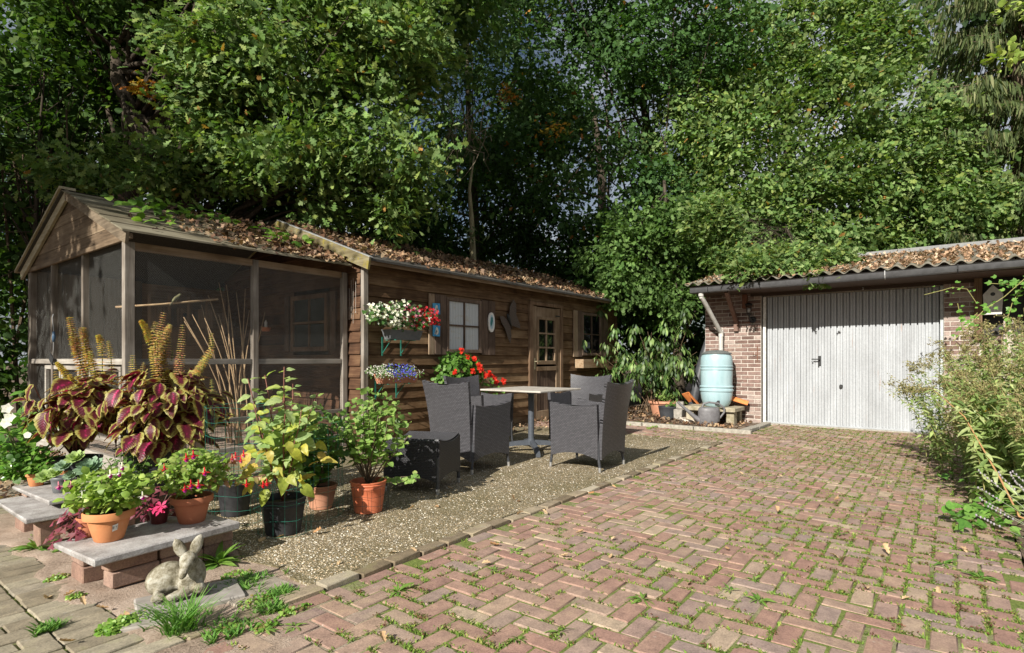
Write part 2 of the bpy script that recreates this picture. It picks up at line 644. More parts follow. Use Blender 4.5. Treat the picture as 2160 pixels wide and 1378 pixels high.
bricks = []
for i in range(-4, 112):
    for j in range(-6, 64):
        k = (i - j) % 4
        x0, y0 = i * UNIT, -.33 + j * UNIT
        if k == 0: c = (x0 + UNIT, y0 + UNIT / 2); a = 0
        elif k == 3: c = (x0 + UNIT / 2, y0 + UNIT); a = math.pi / 2
        else: continue
        if inside_drive(*c) and cam_ok(*c, 160): bricks.append((c[0] ** 2 * .63 + c[1] ** 2 * .37 + c[0] * c[1] * .966, c, a))
bricks.sort(key=lambda q: q[0])
pv = paver_variants(2 * UNIT - .0085, UNIT - .0085, .05, 8, 3, M_PAV, 'paver')
rr = random.Random(5)


def pose(c, a, rr):
    und = .0025 * math.sin(c[0] * 1.9) * math.sin(c[1] * 2.3 + 1) 
    return Matrix.Translation((c[0] + rr.uniform(-.003, .003), c[1] + rr.uniform(-.003, .003), und + rr.uniform(-.0015, .0025))) @ \
        Matrix.Rotation(a + rr.gauss(0, .018), 4, 'Z') @ Matrix.Rotation(rr.gauss(0, .006), 4, 'X') @ Matrix.Rotation(rr.gauss(0, .006), 4, 'Y')


def lay(items, variants, root, name, farname, farmat, limit=300):
    for _, c, a in items[:limit]:
        o = bpy.data.objects.new(name, rr.choice(variants)); COL.objects.link(o)
        o.parent = root; o.matrix_basis = pose(c, a, rr)
    rest = items[limit:]
    if not rest: return
    data = [(np.array([v.co[:] for v in m.vertices]), [list(p.vertices) for p in m.polygons]) for m in variants]
    V = []; F = []; C = []; b = 0
    for _, c, a in rest:
        v, f = rr.choice(data)
        M = np.array(pose(c, a, rr)); w = v @ M[:3, :3].T + M[:3, 3]
        V.append(w); F += [[k + b for k in q] for q in f]; C += [rr.random()] * len(v); b += len(v)
    me = bpy.data.meshes.new(farname); me.from_pydata(np.concatenate(V).tolist(), [], F)
    ca = me.color_attributes.new('Col', 'FLOAT_COLOR', 'POINT')
    cc = np.ones((b, 4), np.float32); cc[:, :3] = np.array(C)[:, None]; ca.data.foreach_set('color', cc.ravel())
    me.materials.append(farmat); me.shade_smooth(); me.set_sharp_from_angle(angle=rad(35))
    link_mesh(farname, me, root, True, 'stuff')


lay(bricks, pv, drive, 'paver', 'distant_pavers', M_PAVA)

# kerb: a row of narrow clay edging stones standing proud of the drive
kerb = thing('kerb', None, None); kerb['kind'] = 'structure'
kv = paver_variants(.198, .092, .07, 6, 9, M_KERB, 'kerb_stone')
x = .78; ks = []
while x < 7.6:
    ks.append(((x + .1), 2.388)); x += .207
for i, (a, b_) in enumerate(ks):
    o = bpy.data.objects.new('kerb_stone', kv[i % 6]); COL.objects.link(o); o.parent = kerb
    o.matrix_basis = Matrix.Translation((a, b_ + rr.gauss(0, .004), .016 + rr.gauss(0, .004))) @ Matrix.Rotation(rr.gauss(0, .03), 4, 'Z') @ Matrix.Rotation(rr.gauss(0, .03), 4, 'X') @ Matrix.Rotation(rr.gauss(0, .02), 4, 'Y')

# kerb stones along the planting bed by the garage
bk = thing('bed_edging', None, None); bk['kind'] = 'structure'
M_CONC = simple('concrete', (.22, .20, .165), (.40, .37, .31), .9, 25, .4)
for i in range(4):
    b = MB(); b.cbox((8.79, 2.72 + i * .86, .015), (.09, .845, .075), .008)
    b.build('edging_stone', M_CONC, bk, smooth=35)
for i in range(2):
    b = MB(); b.cbox((9.15 + i * .80, 2.44, .012 - i * .01), (.785, .12, .06), .008, Matrix.Rotation(.02 * (i - .5), 3, 'Z'))
    b.build('edging_stone', M_CONC, bk, smooth=35)

# exposed-aggregate terrace
def aggregate():
    m, nt, out = newmat('washed_pebble_concrete')
    p = geo_pos(nt)
    v = N(nt, 'ShaderNodeTexVoronoi', {'Vector': p, 'Scale': 92, 'Randomness': 1.0})
    hue = N(nt, 'ShaderNodeSeparateColor', {0: v.outputs['Color']})
    pc = ramp(nt, hue.outputs[0], [(0, (.10, .075, .045)), (.2, (.22, .165, .095)), (.45, (.34, .265, .165)), (.65, (.48, .40, .28)), (.85, (.66, .59, .47)), (1, (.82, .79, .72))])
    mort = ramp(nt, noise(nt, p, 6, 5, .6), [(.35, (.13, .10, .055)), (.65, (.23, .185, .115))])
    edge = ramp(nt, v.outputs['Distance'], [(.30, (0, 0, 0)), (.52, (1, 1, 1))])
    dirt = ramp(nt, noise(nt, p, 1.6, 6, .68), [(.35, (.85, .85, .85)), (.62, (.28, .28, .28))])
    f = N(nt, 'ShaderNodeMath', {0: edge, 1: 1.0}, operation='MULTIPLY').outputs[0]
    col = mixc(nt, f, pc, mort)
    col = mixc(nt, ramp(nt, noise(nt, p, 1.1, 5, .7), [(.38, (0, 0, 0)), (.60, (.62, .62, .62))]), col, (.13, .11, .05))
    hgt = N(nt, 'ShaderNodeMath', {0: 1.0, 1: v.outputs['Distance']}, operation='SUBTRACT').outputs[0]
    princ(nt, out, col, .75, hgt, 1.0, .006, 0, .35)
    return m


M_AGG = aggregate()
t = MB()
# outline with broken near corner
poly = [(1.60, 2.447), (4.5, 2.449), (7.62, 2.45), (7.60, 5.79), (5.6, 5.80), (4.52, 5.80), (4.5, 6.02), (2.35, 6.03), (2.1, 5.5), (1.86, 4.6), (1.70, 3.8), (1.66, 3.3), (1.57, 3.05), (1.63, 2.8), (1.59, 2.62)]
t.prism(poly, 'z', -.06, .006)
o = t.build('terrace', M_AGG); tag(o, kind='structure')

# loose pebbles standing out of the worn terrace face
pb = MB(); rp = random.Random(3)
data = []
Vp = []; Cp = []
oct_v = np.array([(1, 0, 0), (0, 1, 0), (-1, 0, 0), (0, -1, 0), (0, 0, 1)], float); oct_f = np.array([(0, 1, 4), (1, 2, 4), (2, 3, 4), (3, 0, 4)])
n = 26000
X = 1.62 + 6 * NR.random(n) ** 1.9; Y = 2.46 + 2.3 * NR.random(n)
keep = (X > 1.7 - .02 * Y)
X, Y = X[keep], Y[keep]; n = len(X)
P = np.stack([X, Y, np.full(n, .0055)], 1)
ang = NR.random(n) * 6.28
yd = np.stack([np.cos(ang), np.sin(ang), np.zeros(n)], 1)
up = unit(np.stack([NR.normal(0, .2, n), NR.normal(0, .2, n), np.ones(n)], 1))
ptpl = (np.array([(.5, 0, 0), (.2, .38, 0), (-.3, .33, 0), (-.5, 0, 0), (-.25, -.35, 0), (.3, -.35, 0), (0.05, 0, .33)], float), np.array([(i, (i + 1) % 6, 6) for i in range(6)]))
cc = palette(n, [(.25, .19, .11), (.37, .29, .19), (.52, .44, .32), (.76, .71, .63), (.16, .125, .08), (.44, .31, .19)], [5, 6, 5, 4, 2, 1])
M_PEB = foliage('pebble', trans=0, rough=.6)
leafmass('pebbles', ptpl, P, up, yd, .006 + .009 * NR.random(n), cc, M_PEB, kind='stuff')

# sand bed under and around the slab benches
rough_sheet('sand_bed', .70, 2.0, 1.66, 5.3, .020, .001, .0035, M_SAND, 4, edge=.02)
# soil of the planting bed left of the garage
rough_sheet('planting_bed', 8.84, 2.50, 14.2, 9.5, .09, .0, .01, M_SOIL, 5)
rough_sheet('flower_bed', 2.2, -5.0, 10.3, -.33, .12, -.01, .012, M_SOIL, 8)
rough_sheet('wood_floor_soil', -4, 6.9, 1.95, 16, .2, -.03, .02, M_SOIL, 9)

# grey concrete pavers of the side path
path = thing('path', None, None); path['kind'] = 'structure'
b = MB(); b.add([(-1.2, 1.6, -.009), (.80, 1.6, -.009), (1.15, 4.3, -.009), (1.98, 5.2, -.009), (1.98, 6.9, -.009), (-1.2, 6.9, -.009)], [(0, 1, 2, 3, 4, 5)])
b.build('joint_bed', M_JOINT, path)
gp = []


def sand_edge(y): return .80 + .11 * math.sin(y * 3.1) + (.16 if y > 4.0 else 0) + (.0 if y < 5 else 1.2)


for j in range(0, 52):
    y = 1.66 + j * .1065
    gp.append(((.793, y + .03), 0))
    for i in range(-9, 12):
        xx = .578 - i * .2135 + (.107 if j % 2 else 0)
        if xx < .60: gp.append(((xx, y), 0))
        if y > 4.75 and xx > .95 and xx < 1.9: gp.append(((xx, y), 0))
    if y > 4.0:
        for xx in (1.006, 1.22, 1.43, 1.64, 1.85):
            if xx < 1.0 or y > 5.0: gp.append(((xx, y), 0))
gp = [(c[0] ** 2 * .63 + c[1] ** 2 * .37 + c[0] * c[1] * .966, c, a) for c, a in {(q[0], q[1]) for q in gp} if cam_ok(*c, 160) and c[1] > 1.7 and (c[0] < .85 or c[1] > 4.9)]
seen = []; gp2 = []
for q in sorted(gp):
    if all(abs(q[1][0] - s_[0]) > .2 or abs(q[1][1] - s_[1]) > .1 for s_ in seen):
        seen.append(q[1]); gp2.append(q)
gvv = paver_variants(.2095, .1025, .05, 6, 21, M_GPAV, 'paver')
lay(gp2, gvv, path, 'paver', 'distant_pavers', M_GPAVA, 250)
ghv = paver_variants(.100, .1025, .05, 3, 25, M_GPAV, 'paver')
hf = [(0, (.6325, 1.66 + j * .1065), 0) for j in range(1, 52, 2) if cam_ok(.6325, 1.66 + j * .1065, 60)]
lay(hf, ghv, path, 'paver', 'distant_pavers', M_GPAVA)

# a broken grey tile sunk in the sand beside the terrace corner
b = MB(); b.cbox((1.40, 2.66, -.012), (.30, .30, .04), .006, Matrix.Rotation(.04, 3, 'Z'))
o = b.build('paving_tile', brick_mat('old_tile', [(0, (.3, .26, .21)), (1, (.36, .31, .25))], False, .6, .3), smooth=35)
tag(o, 'worn beige paving tile sunk in the sand at the near corner of the terrace', 'tile')

# joint tufts, moss and small weeds on the drive
M_GRASS = foliage('grass_blade', trans=.3, rough=.6)
GRC = [(.15, .26, .04), (.22, .31, .06), (.11, .20, .03), (.28, .30, .08), (.18, .27, .05)]


def tufts(name, pts, blades, h, spread, seed=0, cols=GRC, wmul=1.0):
    rg = np.random.default_rng(seed)
    pts = np.repeat(np.array(pts), blades, axis=0)
    n = len(pts)
    P = pts + np.stack([rg.normal(0, spread, n), rg.normal(0, spread, n), np.zeros(n)], 1)
    a = rg.random(n) * 6.28
    tilt = rg.random(n) * 1.15
    yd = np.stack([np.cos(a) * np.sin(tilt), np.sin(a) * np.sin(tilt), np.cos(tilt)], 1)
    nr = np.stack([-np.sin(a) * .3 - np.cos(a), np.cos(a) * .3 - np.sin(a), np.full(n, .6)], 1)
    tpl = (T_BLADE[0] * np.array([2.2 * wmul, 1, 1]), T_BLADE[1])
    return leafmass(name, tpl, P, nr, yd, h * (.5 + rg.random(n)), palette(n, cols, None, .15, rg), M_GRASS, kind='stuff')


def dens(x, y):
    """where the joints are green: denser away from the kerb and to the right, as in the photograph"""
    v = math.sin(x * 1.7 + 1.1) * math.sin(y * 2.4 + .6) + .6 * math.sin(x * 4.3 - y * 3.1) + .4 * math.sin(x * 9.1 + y * 7.7)
    return .40 + .27 * v + .17 * (1.6 - y) + .03 * (x - 4)


tp = []
rt = random.Random(17)
for _, c, a in bricks:
    d = c[0] * .7937 + c[1] * .6085
    L, Wd = (2 * UNIT, UNIT) if a == 0 else (UNIT, 2 * UNIT)
    edges = [((c[0] - L / 2, c[1] - Wd / 2), (L, 0)), ((c[0] - L / 2, c[1] - Wd / 2), (0, Wd))]
    for e, (dx, dy) in edges:
        p = dens(e[0], e[1]) * (1.35 if dy else .62)
        m = int(10 if d < 4 else 7)
        grp = rt.random() < p
        for k in range(m):
            if rt.random() < (p * .95 if grp else p * .22):
                q = (k + rt.random()) / m
                tp.append((e[0] + dx * q, e[1] + dy * q, -.004))
tufts('joint_grass', tp, 9, .0145, .0085, 3, wmul=1.7)
print('tuft points', len(tp))
# red-brown moss and stonecrop in the joints
mp_ = [p for p in tp if rt.random() < .30]
n = len(mp_) * 7
P = np.repeat(np.array(mp_), 7, 0) + NR.normal(0, .010, (n, 3)) * np.array([1, 1, .15]) + np.array([0, 0, .008])
leafmass('joint_herbs', T_FAR, P, unit(NR.normal(0, .4, (n, 3)) + [0, 0, 1]), NR.normal(0, 1, (n, 3)), .010, palette(n, GRC), M_GRASS, kind='stuff')
rp_ = [p for p in tp if rt.random() < .16]
n = len(rp_) * 9
P = np.repeat(np.array(rp_), 9, 0) + NR.normal(0, .010, (n, 3)) * np.array([1, 1, .25]) + np.array([0, 0, .012])
leafmass('joint_moss', T_FAR, P, unit(NR.normal(0, .5, (n, 3)) + [0, 0, 1]), NR.normal(0, 1, (n, 3)), .011, palette(n, [(.16, .07, .05), (.20, .10, .06), (.14, .13, .05), (.25, .2, .1)]), M_GRASS, kind='stuff')
# ================================================================== timber buildings
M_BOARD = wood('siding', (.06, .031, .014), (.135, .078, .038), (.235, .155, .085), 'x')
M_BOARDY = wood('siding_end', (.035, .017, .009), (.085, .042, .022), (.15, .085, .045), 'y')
M_GREYW = wood('grey_timber', (.11, .09, .07), (.20, .17, .14), (.32, .285, .245), 'z')
M_GREYX = wood('grey_timber_rail', (.12, .10, .08), (.21, .185, .155), (.32, .29, .25), 'x')
M_GREYY = wood('grey_timber_cross', (.17, .145, .12), (.30, .27, .23), (.44, .41, .36), 'y')
M_GABLE = wood('gable_boards', (.07, .047, .028), (.145, .10, .062), (.23, .17, .11), 'y')
M_TAUPE = wood('back_panel', (.10, .085, .065), (.14, .12, .092), (.18, .155, .125), 'z', 1, .9)
M_TRIM = wood('trim_brown', (.07, .04, .022), (.14, .085, .05), (.24, .16, .10), 'z')
M_TRIMX = wood('fascia_brown', (.09, .055, .03), (.17, .11, .06), (.27, .19, .12), 'x')
M_DOORW = wood('door_timber', (.16, .105, .06), (.26, .185, .12), (.37, .285, .20), 'z')
M_SHUT = wood('shutter_timber', (.055, .036, .026), (.11, .073, .052), (.19, .135, .10), 'z')
M_BARGE = wood('barge_board', (.10, .08, .04), (.18, .15, .08), (.27, .24, .16), 'y', lichen=(.22, .18, .04))
M_PALE = wood('pale_barge', (.26, .22, .14), (.36, .31, .21), (.46, .41, .30), 'y')
M_ROOFB = wood('roof_board', (.07, .058, .036), (.135, .115, .075), (.22, .195, .14), 'x')
M_FELT = simple('roof_felt', (.035, .032, .028), (.07, .065, .055), .9, 60, .5)
M_BLACKM = simple('black_metal', (.02, .02, .02), (.035, .035, .035), .45, 40, .1)


def pane_mat(name, col, rough=.08):
    m, nt, out = newmat(name)
    n1 = noise(nt, geo_pos(nt), 5, 3)
    princ(nt, out, ramp(nt, n1, [(.3, tuple(q * .6 for q in col)), (.7, tuple(q * 1.3 for q in col))]), rough, n1, .03, .01, 0, .6)
    return m


M_GLASSD = pane_mat('dark_glass', (.006, .007, .008), .05)
M_GLASSG = pane_mat('grey_glass', (.05, .06, .06), .1)


def curtain():
    m, nt, out = newmat('net_curtain')
    p = geo_pos(nt)
    w = N(nt, 'ShaderNodeTexWave', {'Vector': p, 'Scale': 9, 'Distortion': 2.5, 'Detail': 2})
    z = N(nt, 'ShaderNodeSeparateXYZ', {0: p})
    st = ramp(nt, noise(nt, geo_pos(nt, (3, 3, 9)), 2.2, 5, .7), [(.55, (.60, .62, .62)), (.75, (.52, .44, .30))])
    col = mixc(nt, 1.0, st, ramp(nt, w.outputs['Fac'], [(.2, (.72, .74, .76)), (.8, (1, 1, 1))]), 'MULTIPLY')
    princ(nt, out, col, .6, w.outputs['Fac'], .2, .01, 0, .5)
    return m


M_CURT = curtain()
SY = 5.82          # shed front
GX = 4.516         # shed gable end wall
AY = 6.10          # aviary front
AX = 2.034         # aviary gable

shed = thing('garden_shed', 'long brown timber shed with overlapping boards, leaf-covered roof, half-glazed door and shuttered windows', 'shed', (7.9, 6.8, 0))
# boards -------------------------------------------------------------
OPEN = [(5.97, 6.76, 1.20, 2.00), (8.10, 9.03, -1, 2.06), (9.82, 10.62, 1.18, 2.03)]
zc = -.02; k = 0
rb = random.Random(2)
while zc < 2.36:
    z1 = min(zc + .1475, 2.40)
    segs = [(GX + .045, 11.31)]; part_b = []
    for a, b_, lo, hi in OPEN:
        if z1 > lo + .01 and zc < hi - .01:
            new = []
            for s0, s1 in segs:
                if b_ <= s0 or a >= s1: new.append((s0, s1)); continue
                if a > s0: new.append((s0, a))
                if b_ < s1: new.append((b_, s1))
            segs = new
            if z1 > hi + .01: part_b.append((a, b_, hi, z1))
            if zc < lo - .01: part_b.append((a, b_, zc, lo))
    for s0, s1, zc_, z1_ in [(a, b_, zc, z1) for a, b_ in segs] + part_b:
        m = MB(); w = rb.uniform(-.0015, .0015)
        y0 = SY
        poly = [(y0 - .024 + w, zc_ + .006), (y0 - .018 + w, zc_), (y0 + .012, zc_), (y0 + .012, z1_ - .002), (y0 - .003, z1_ - .002)]
        m.prism(poly, 'x', s0, s1)
        o = m.build('board', M_BOARD, shed)
    zc = z1
# gable end boards seen through the aviary
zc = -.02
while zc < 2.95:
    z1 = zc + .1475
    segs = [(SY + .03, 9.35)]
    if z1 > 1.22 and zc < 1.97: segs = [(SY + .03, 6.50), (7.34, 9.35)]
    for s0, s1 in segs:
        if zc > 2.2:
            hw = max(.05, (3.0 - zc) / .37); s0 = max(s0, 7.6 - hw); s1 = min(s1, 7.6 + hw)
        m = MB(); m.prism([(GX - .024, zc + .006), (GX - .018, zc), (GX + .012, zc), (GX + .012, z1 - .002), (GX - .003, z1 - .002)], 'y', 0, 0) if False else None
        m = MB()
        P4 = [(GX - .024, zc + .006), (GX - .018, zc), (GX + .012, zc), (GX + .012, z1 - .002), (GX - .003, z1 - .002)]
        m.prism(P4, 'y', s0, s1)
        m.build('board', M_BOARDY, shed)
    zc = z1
m = MB(); m.box(GX + .05, 9.36, 0, 11.3, 9.40, 2.4); m.box(11.27, SY + .02, 0, 11.30, 9.36, 2.4)
m.box(GX + .02, SY + .02, -.05, 11.27, 9.36, 0.0)
m.build('rear_wall', M_BOARD, shed)
# posts, fascia, roof
m = MB(); m.cbox((GX + .012, SY - .022, 1.13), (.075, .06, 2.30), .006); m.build('corner_post', M_GREYW, shed, smooth=35)
m = MB(); m.cbox((11.325, SY - .012, 1.13), (.045, .055, 2.30), .005); m.build('corner_post', M_TRIM, shed, smooth=35)
m = MB(); m.cbox((7.9, 5.60, 2.283), (6.92, .022, .055), .004); m.build('fascia_board', M_TRIMX, shed, smooth=35)
SR = (3.07 - 2.335) / (7.6 - 5.58)


def roofz(y, y0=5.58, z0=2.335, s_=SR): return z0 + (y - y0) * s_


m = MB()
for sgn in (1, -1):
    ya, yb = (5.56, 7.6) if sgn == 1 else (9.64, 7.6)
    za = roofz(5.56) 
    zb = roofz(7.6)
    m.add([(4.44, ya, za), (11.45, ya, za), (11.45, yb, zb), (4.44, yb, zb), (4.44, ya, za - .03), (11.45, ya, za - .03), (11.45, yb, zb - .03), (4.44, yb, zb - .03)],
          [(0, 1, 2, 3), (4, 7, 6, 5), (0, 4, 5, 1), (1, 5, 6, 2), (3, 2, 6, 7), (0, 3, 7, 4)])
m.build('roof', M_FELT, shed)
# barge board with pale metal strip
def barge(parent, X, ya, za, yb, zb, th, hgt, mat, name='barge_board'):
    m = MB(); n = 1
    m.prism([(ya, za), (yb, zb), (yb, zb - hgt), (ya + (.03 if yb > ya else -.03), za - hgt)], 'x', X, X + th)
    return m.build(name, mat, parent)


barge(shed, 4.405, 5.55, roofz(5.55) + .01, 7.6, roofz(7.6) + .01, .03, .145, M_BARGE)
barge(shed, 4.405, 9.65, roofz(5.55) + .01, 7.6, roofz(7.6) + .01, .03, .145, M_BARGE)
m = MB(); m.prism([(5.54, roofz(5.54) + .012), (7.6, roofz(7.6) + .012), (7.6, roofz(7.6) + .022), (5.54, roofz(5.54) + .022)], 'x', 4.40, 4.46)
m.build('metal_trim', simple('zinc', (.30, .30, .29), (.45, .45, .43), .5, 20, .1, .3), shed)


# windows -------------------------------------------------------------
def shed_window(x0, x1, z0, z1, panemat, shut, broken=None):
    fr = thing('window', None, None, ((x0 + x1) / 2, SY - .03, z0)); del_ = None
    fr.parent = shed; fr.matrix_parent_inverse = Matrix.Translation(-Vector(shed.location))
    y = SY - .030
    m = MB(); w = .05
    m.cbox(((x0 + x1) / 2, y, z1 + w / 2), (x1 - x0 + 2 * w, .05, w), .004)
    m.cbox(((x0 + x1) / 2, y, z0 - w / 2), (x1 - x0 + 2 * w, .055, w), .004)
    m.cbox((x0 - w / 2, y - .001, (z0 + z1) / 2), (w, .047, z1 - z0), .004)
    m.cbox((x1 + w / 2, y - .001, (z0 + z1) / 2), (w, .047, z1 - z0), .004)
    m.build('frame', M_SHUT, fr, smooth=35)
    xm, zm = (x0 + x1) / 2, (z0 + z1) / 2
    m = MB(); m.cbox((xm, y - .004, zm), (.026, .03, z1 - z0), .003); m.cbox((xm, y - .006, zm), (x1 - x0, .03, .024), .003)
    m.build('glazing_bar', M_SHUT, fr, smooth=35)
    for a, b_ in ((x0, xm), (xm, x1)):
        for c, d in ((z0, zm), (zm, z1)):
            m = MB(); m.box(a + .003, y + .004, c + .003, b_ - .003, y + .010, d - .003); m.build('pane', panemat, fr)
    # shutters of three boards each
    for side in (0, 1):
        a, b_ = (shut[0], x0 - w - .004) if side == 0 else (x1 + w + .004, shut[1])
        nb = 2 if b_ - a < .34 else 3
        sw = (b_ - a) / nb
        for q in range(nb):
            m = MB(); m.cbox((a + sw * (q + .5), SY - .036 - .004 * (q % 2), (z0 + z1) / 2 - .005), (sw - .004, .022, z1 - z0 + .15), .004)
            m.build('shutter_board', M_SHUT if side else (M_DOORW if q == 0 else M_SHUT), shed, smooth=35)
    return fr


shed_window(6.03, 6.70, 1.245, 1.955, M_CURT, (5.62, 7.09))
shed_window(9.88, 10.56, 1.225, 1.985, M_GLASSD, (9.50, 10.90))
# red-brown side curtain edges in far window
# door ----------------------------------------------------------------
m = MB()
m.cbox((8.085, SY - .03, 1.03), (.10, .05, 2.08), .004); m.cbox((9.065, SY - .03, 1.03), (.09, .05, 2.08), .004)
m.cbox((8.575, SY - .031, 2.085), (1.08, .052, .06), .004)
m.build('door_frame', M_TRIM, shed, smooth=35)
door = thing('door', None, None, (8.57, SY - .03, .02)); door.parent = shed; door.matrix_parent_inverse = Matrix.Translation(-Vector(shed.location))
yd_ = SY - .022
m = MB()
m.cbox((8.20, yd_, 1.03), (.125, .04, 2.02), .004); m.cbox((8.95, yd_, 1.03), (.125, .04, 2.02), .004)
m.cbox((8.575, yd_ + .001, 1.94), (.62, .038, .18), .004); m.cbox((8.575, yd_ - .004, .93), (.64, .05, .075), .004)
m.cbox((8.575, yd_ + .001, .10), (.62, .038, .16), .004)
m.build('frame', M_DOORW, door, smooth=35)
for q in range(5):
    m = MB(); m.cbox((8.33 + q * .1225, yd_ + .008, .535), (.118, .02, .72), .004); m.build('board', M_SHUT, door, smooth=35)
m = MB()
m.cbox((8.575, yd_ - .006, 1.835), (.60, .045, .05), .004); m.cbox((8.575, yd_ - .006, 1.04), (.60, .045, .07), .004)
m.cbox((8.295, yd_ - .006, 1.44), (.055, .045, .75), .004); m.cbox((8.855, yd_ - .006, 1.44), (.055, .045, .75), .004)
m.build('window_frame', M_DOORW, door, smooth=35)
m = MB(); m.cbox((8.575, yd_ - .004, 1.44), (.035, .03, .74), .003)
m.cbox((8.575, yd_ - .007, 1.31), (.51, .03, .03), .003); m.cbox((8.575, yd_ - .007, 1.565), (.51, .03, .03), .003)
m.build('glazing_bar', M_DOORW, door, smooth=35)
for a in (8.325, 8.60):
    for zz in (1.08, 1.33, 1.585):
        m = MB(); m.box(a, yd_ + .002, zz, a + .225, yd_ + .008, zz + .225); m.build('pane', M_GLASSD, door)
m = MB(); m.cbox((8.19, yd_ - .024, 1.02), (.035, .008, .20), .003); m.tube([(8.19, yd_ - .024, 1.06), (8.19, yd_ - .07, 1.06), (8.30, yd_ - .07, 1.06)], .009, 8)
m.build('handle', simple('brass', (.35, .30, .18), (.5, .45, .32), .4, 30, .1, .6), door, smooth=35)
m = MB(); m.cbox((8.94, yd_ - .022, 1.90), (.16, .005, .025), .002); m.build('hinge', M_BLACKM, door)

# wooden planter box on the wall under the far window
b = MB()
x0, x1, y0, y1, z0, z1 = 9.58, 10.62, 5.60, 5.79, .93, 1.10
b.box(x0, y0, z0, x1, y0 + .02, z1); b.box(x0, y1 - .02, z0, x1, y1, z1); b.box(x0, y0 + .02, z0 + .001, x0 + .02, y1 - .02, z1 - .001); b.box(x1 - .02, y0 + .02, z0 + .001, x1, y1 - .02, z1 - .001)
b.box(x0 + .02, y0 + .02, z0 + .01, x1 - .02, y1 - .02, z0 + .03)
o = b.build('planter_box', wood('planter_timber', (.22, .13, .07), (.33, .24, .15), (.42, .35, .25), 'x'))
tag(o, 'empty pale wooden window box fixed to the shed below the far window', 'planter')

# ------------------------------------------------------------------ aviary
avi = thing('aviary', 'timber-framed aviary with wire netting walls built onto the left end of the shed', 'aviary', (3.2, 7.6, 0))
RY, RZ = 7.66, 2.955
AS = (RZ - 2.275) / (RY - 5.93)


def az(y): return 2.275 + (y - 5.93) * AS if y <= RY else 2.275 + (2 * RY - 5.93 - y) * AS


def post(x, y, z0, z1, w=.06, dpt=.06, mat=None, name='post'):
    m = MB(); m.cbox((x, y, (z0 + z1) / 2), (w, dpt, z1 - z0), .004); return m.build(name, mat or M_GREYW, avi, smooth=35)


post(AX + .01, AY - .002, 0, 2.20, .085, .075); post(3.268, AY, .0, 2.20, .065, .06); post(4.44, AY, 0, 2.20, .07, .06)
post(AX, 7.26, 0, 2.22, .06, .055); post(AX, 8.33, 0, 2.22, .06, .055); post(AX, 9.25, 0, 2.20, .07, .10)
for (x0, x1, z, h_) in ((AX + .06, 3.23, 1.075, .058), (3.305, 4.40, 1.075, .058), (AX + .06, 3.23, .45, .045), (3.305, 4.40, .45, .045), (AX + .06, 3.23, .08, .15), (3.305, 4.40, .08, .15), (AX + .05, 4.40, 2.165, .075)):
    m = MB(); m.cbox(((x0 + x1) / 2, AY + .004, z), (x1 - x0, .045, h_), .004); m.build('rail', M_GREYX if z < 2 else M_TRIMX, avi, smooth=35)
for (y0, y1) in ((AY + .04, 7.23), (7.29, 8.30), (8.36, 9.2)):
    for z, h_ in ((1.075, .058), (.08, .15)):
        m = MB(); m.cbox((AX - .004, (y0 + y1) / 2, z), (.045, y1 - y0, h_), .004); m.build('rail', M_GREYY, avi, smooth=35)
# inner hatch frames below the rail
for (y0, y1) in ((6.22, 7.10), (7.42, 8.02), (8.06, 8.66)):
    m = MB(); w = .045
    m.cbox((AX + .004, (y0 + y1) / 2, 1.005), (.04, y1 - y0, w), .003); m.cbox((AX + .004, (y0 + y1) / 2, .30), (.04, y1 - y0, w), .003)
    m.cbox((AX + .003, y0 + w / 2, .65), (.038, w, .66), .003); m.cbox((AX + .003, y1 - w / 2, .65), (.038, w, .66), .003)
    m.build('hatch_frame', M_GREYY, avi, smooth=35)
# gable: horizontal boards cut to the slope
gz = 2.205; q = 0
m = MB(); m.cbox((AX - .03, RY, 2.225), (.03, 3.5, .05), .004); m.build('rail', M_GABLE, avi, smooth=35)
zb = 2.25
while zb < 2.86:
    zt = min(zb + .115, 2.91)
    def yr(z_): return 5.93 + (z_ + .03 - 2.275) / AS
    a, b_ = max(5.94, yr(zb)), max(5.94, yr(zt))
    m = MB(); off = .003 * (q % 2)
    m.prism([(a, zb + .003), (2 * RY - a, zb + .003), (2 * RY - b_, zt), (b_, zt)], 'x', AX - .035 - off, AX - .012)
    m.build('gable_board', M_GABLE, avi); zb = zt; q += 1
X0 = AX - .075
barge(avi, X0, 5.90, az(5.90) - .002, RY, RZ - .002, .028, .11, wood('near_barge', (.10, .075, .05), (.18, .14, .095), (.26, .21, .15), 'y'))
barge(avi, X0, 2 * RY - 5.84, az(5.84) + .0, RY, RZ - .002, .028, .12, M_PALE)
m = MB(); yl = 2 * RY - 5.80
m.prism([(yl, az(5.80) + .012), (RY, RZ + .030), (RY, RZ + .002), (yl, az(5.80) - .016)], 'x', X0 - .05, X0 + .10)
m.build('verge_strip', M_PALE, avi)
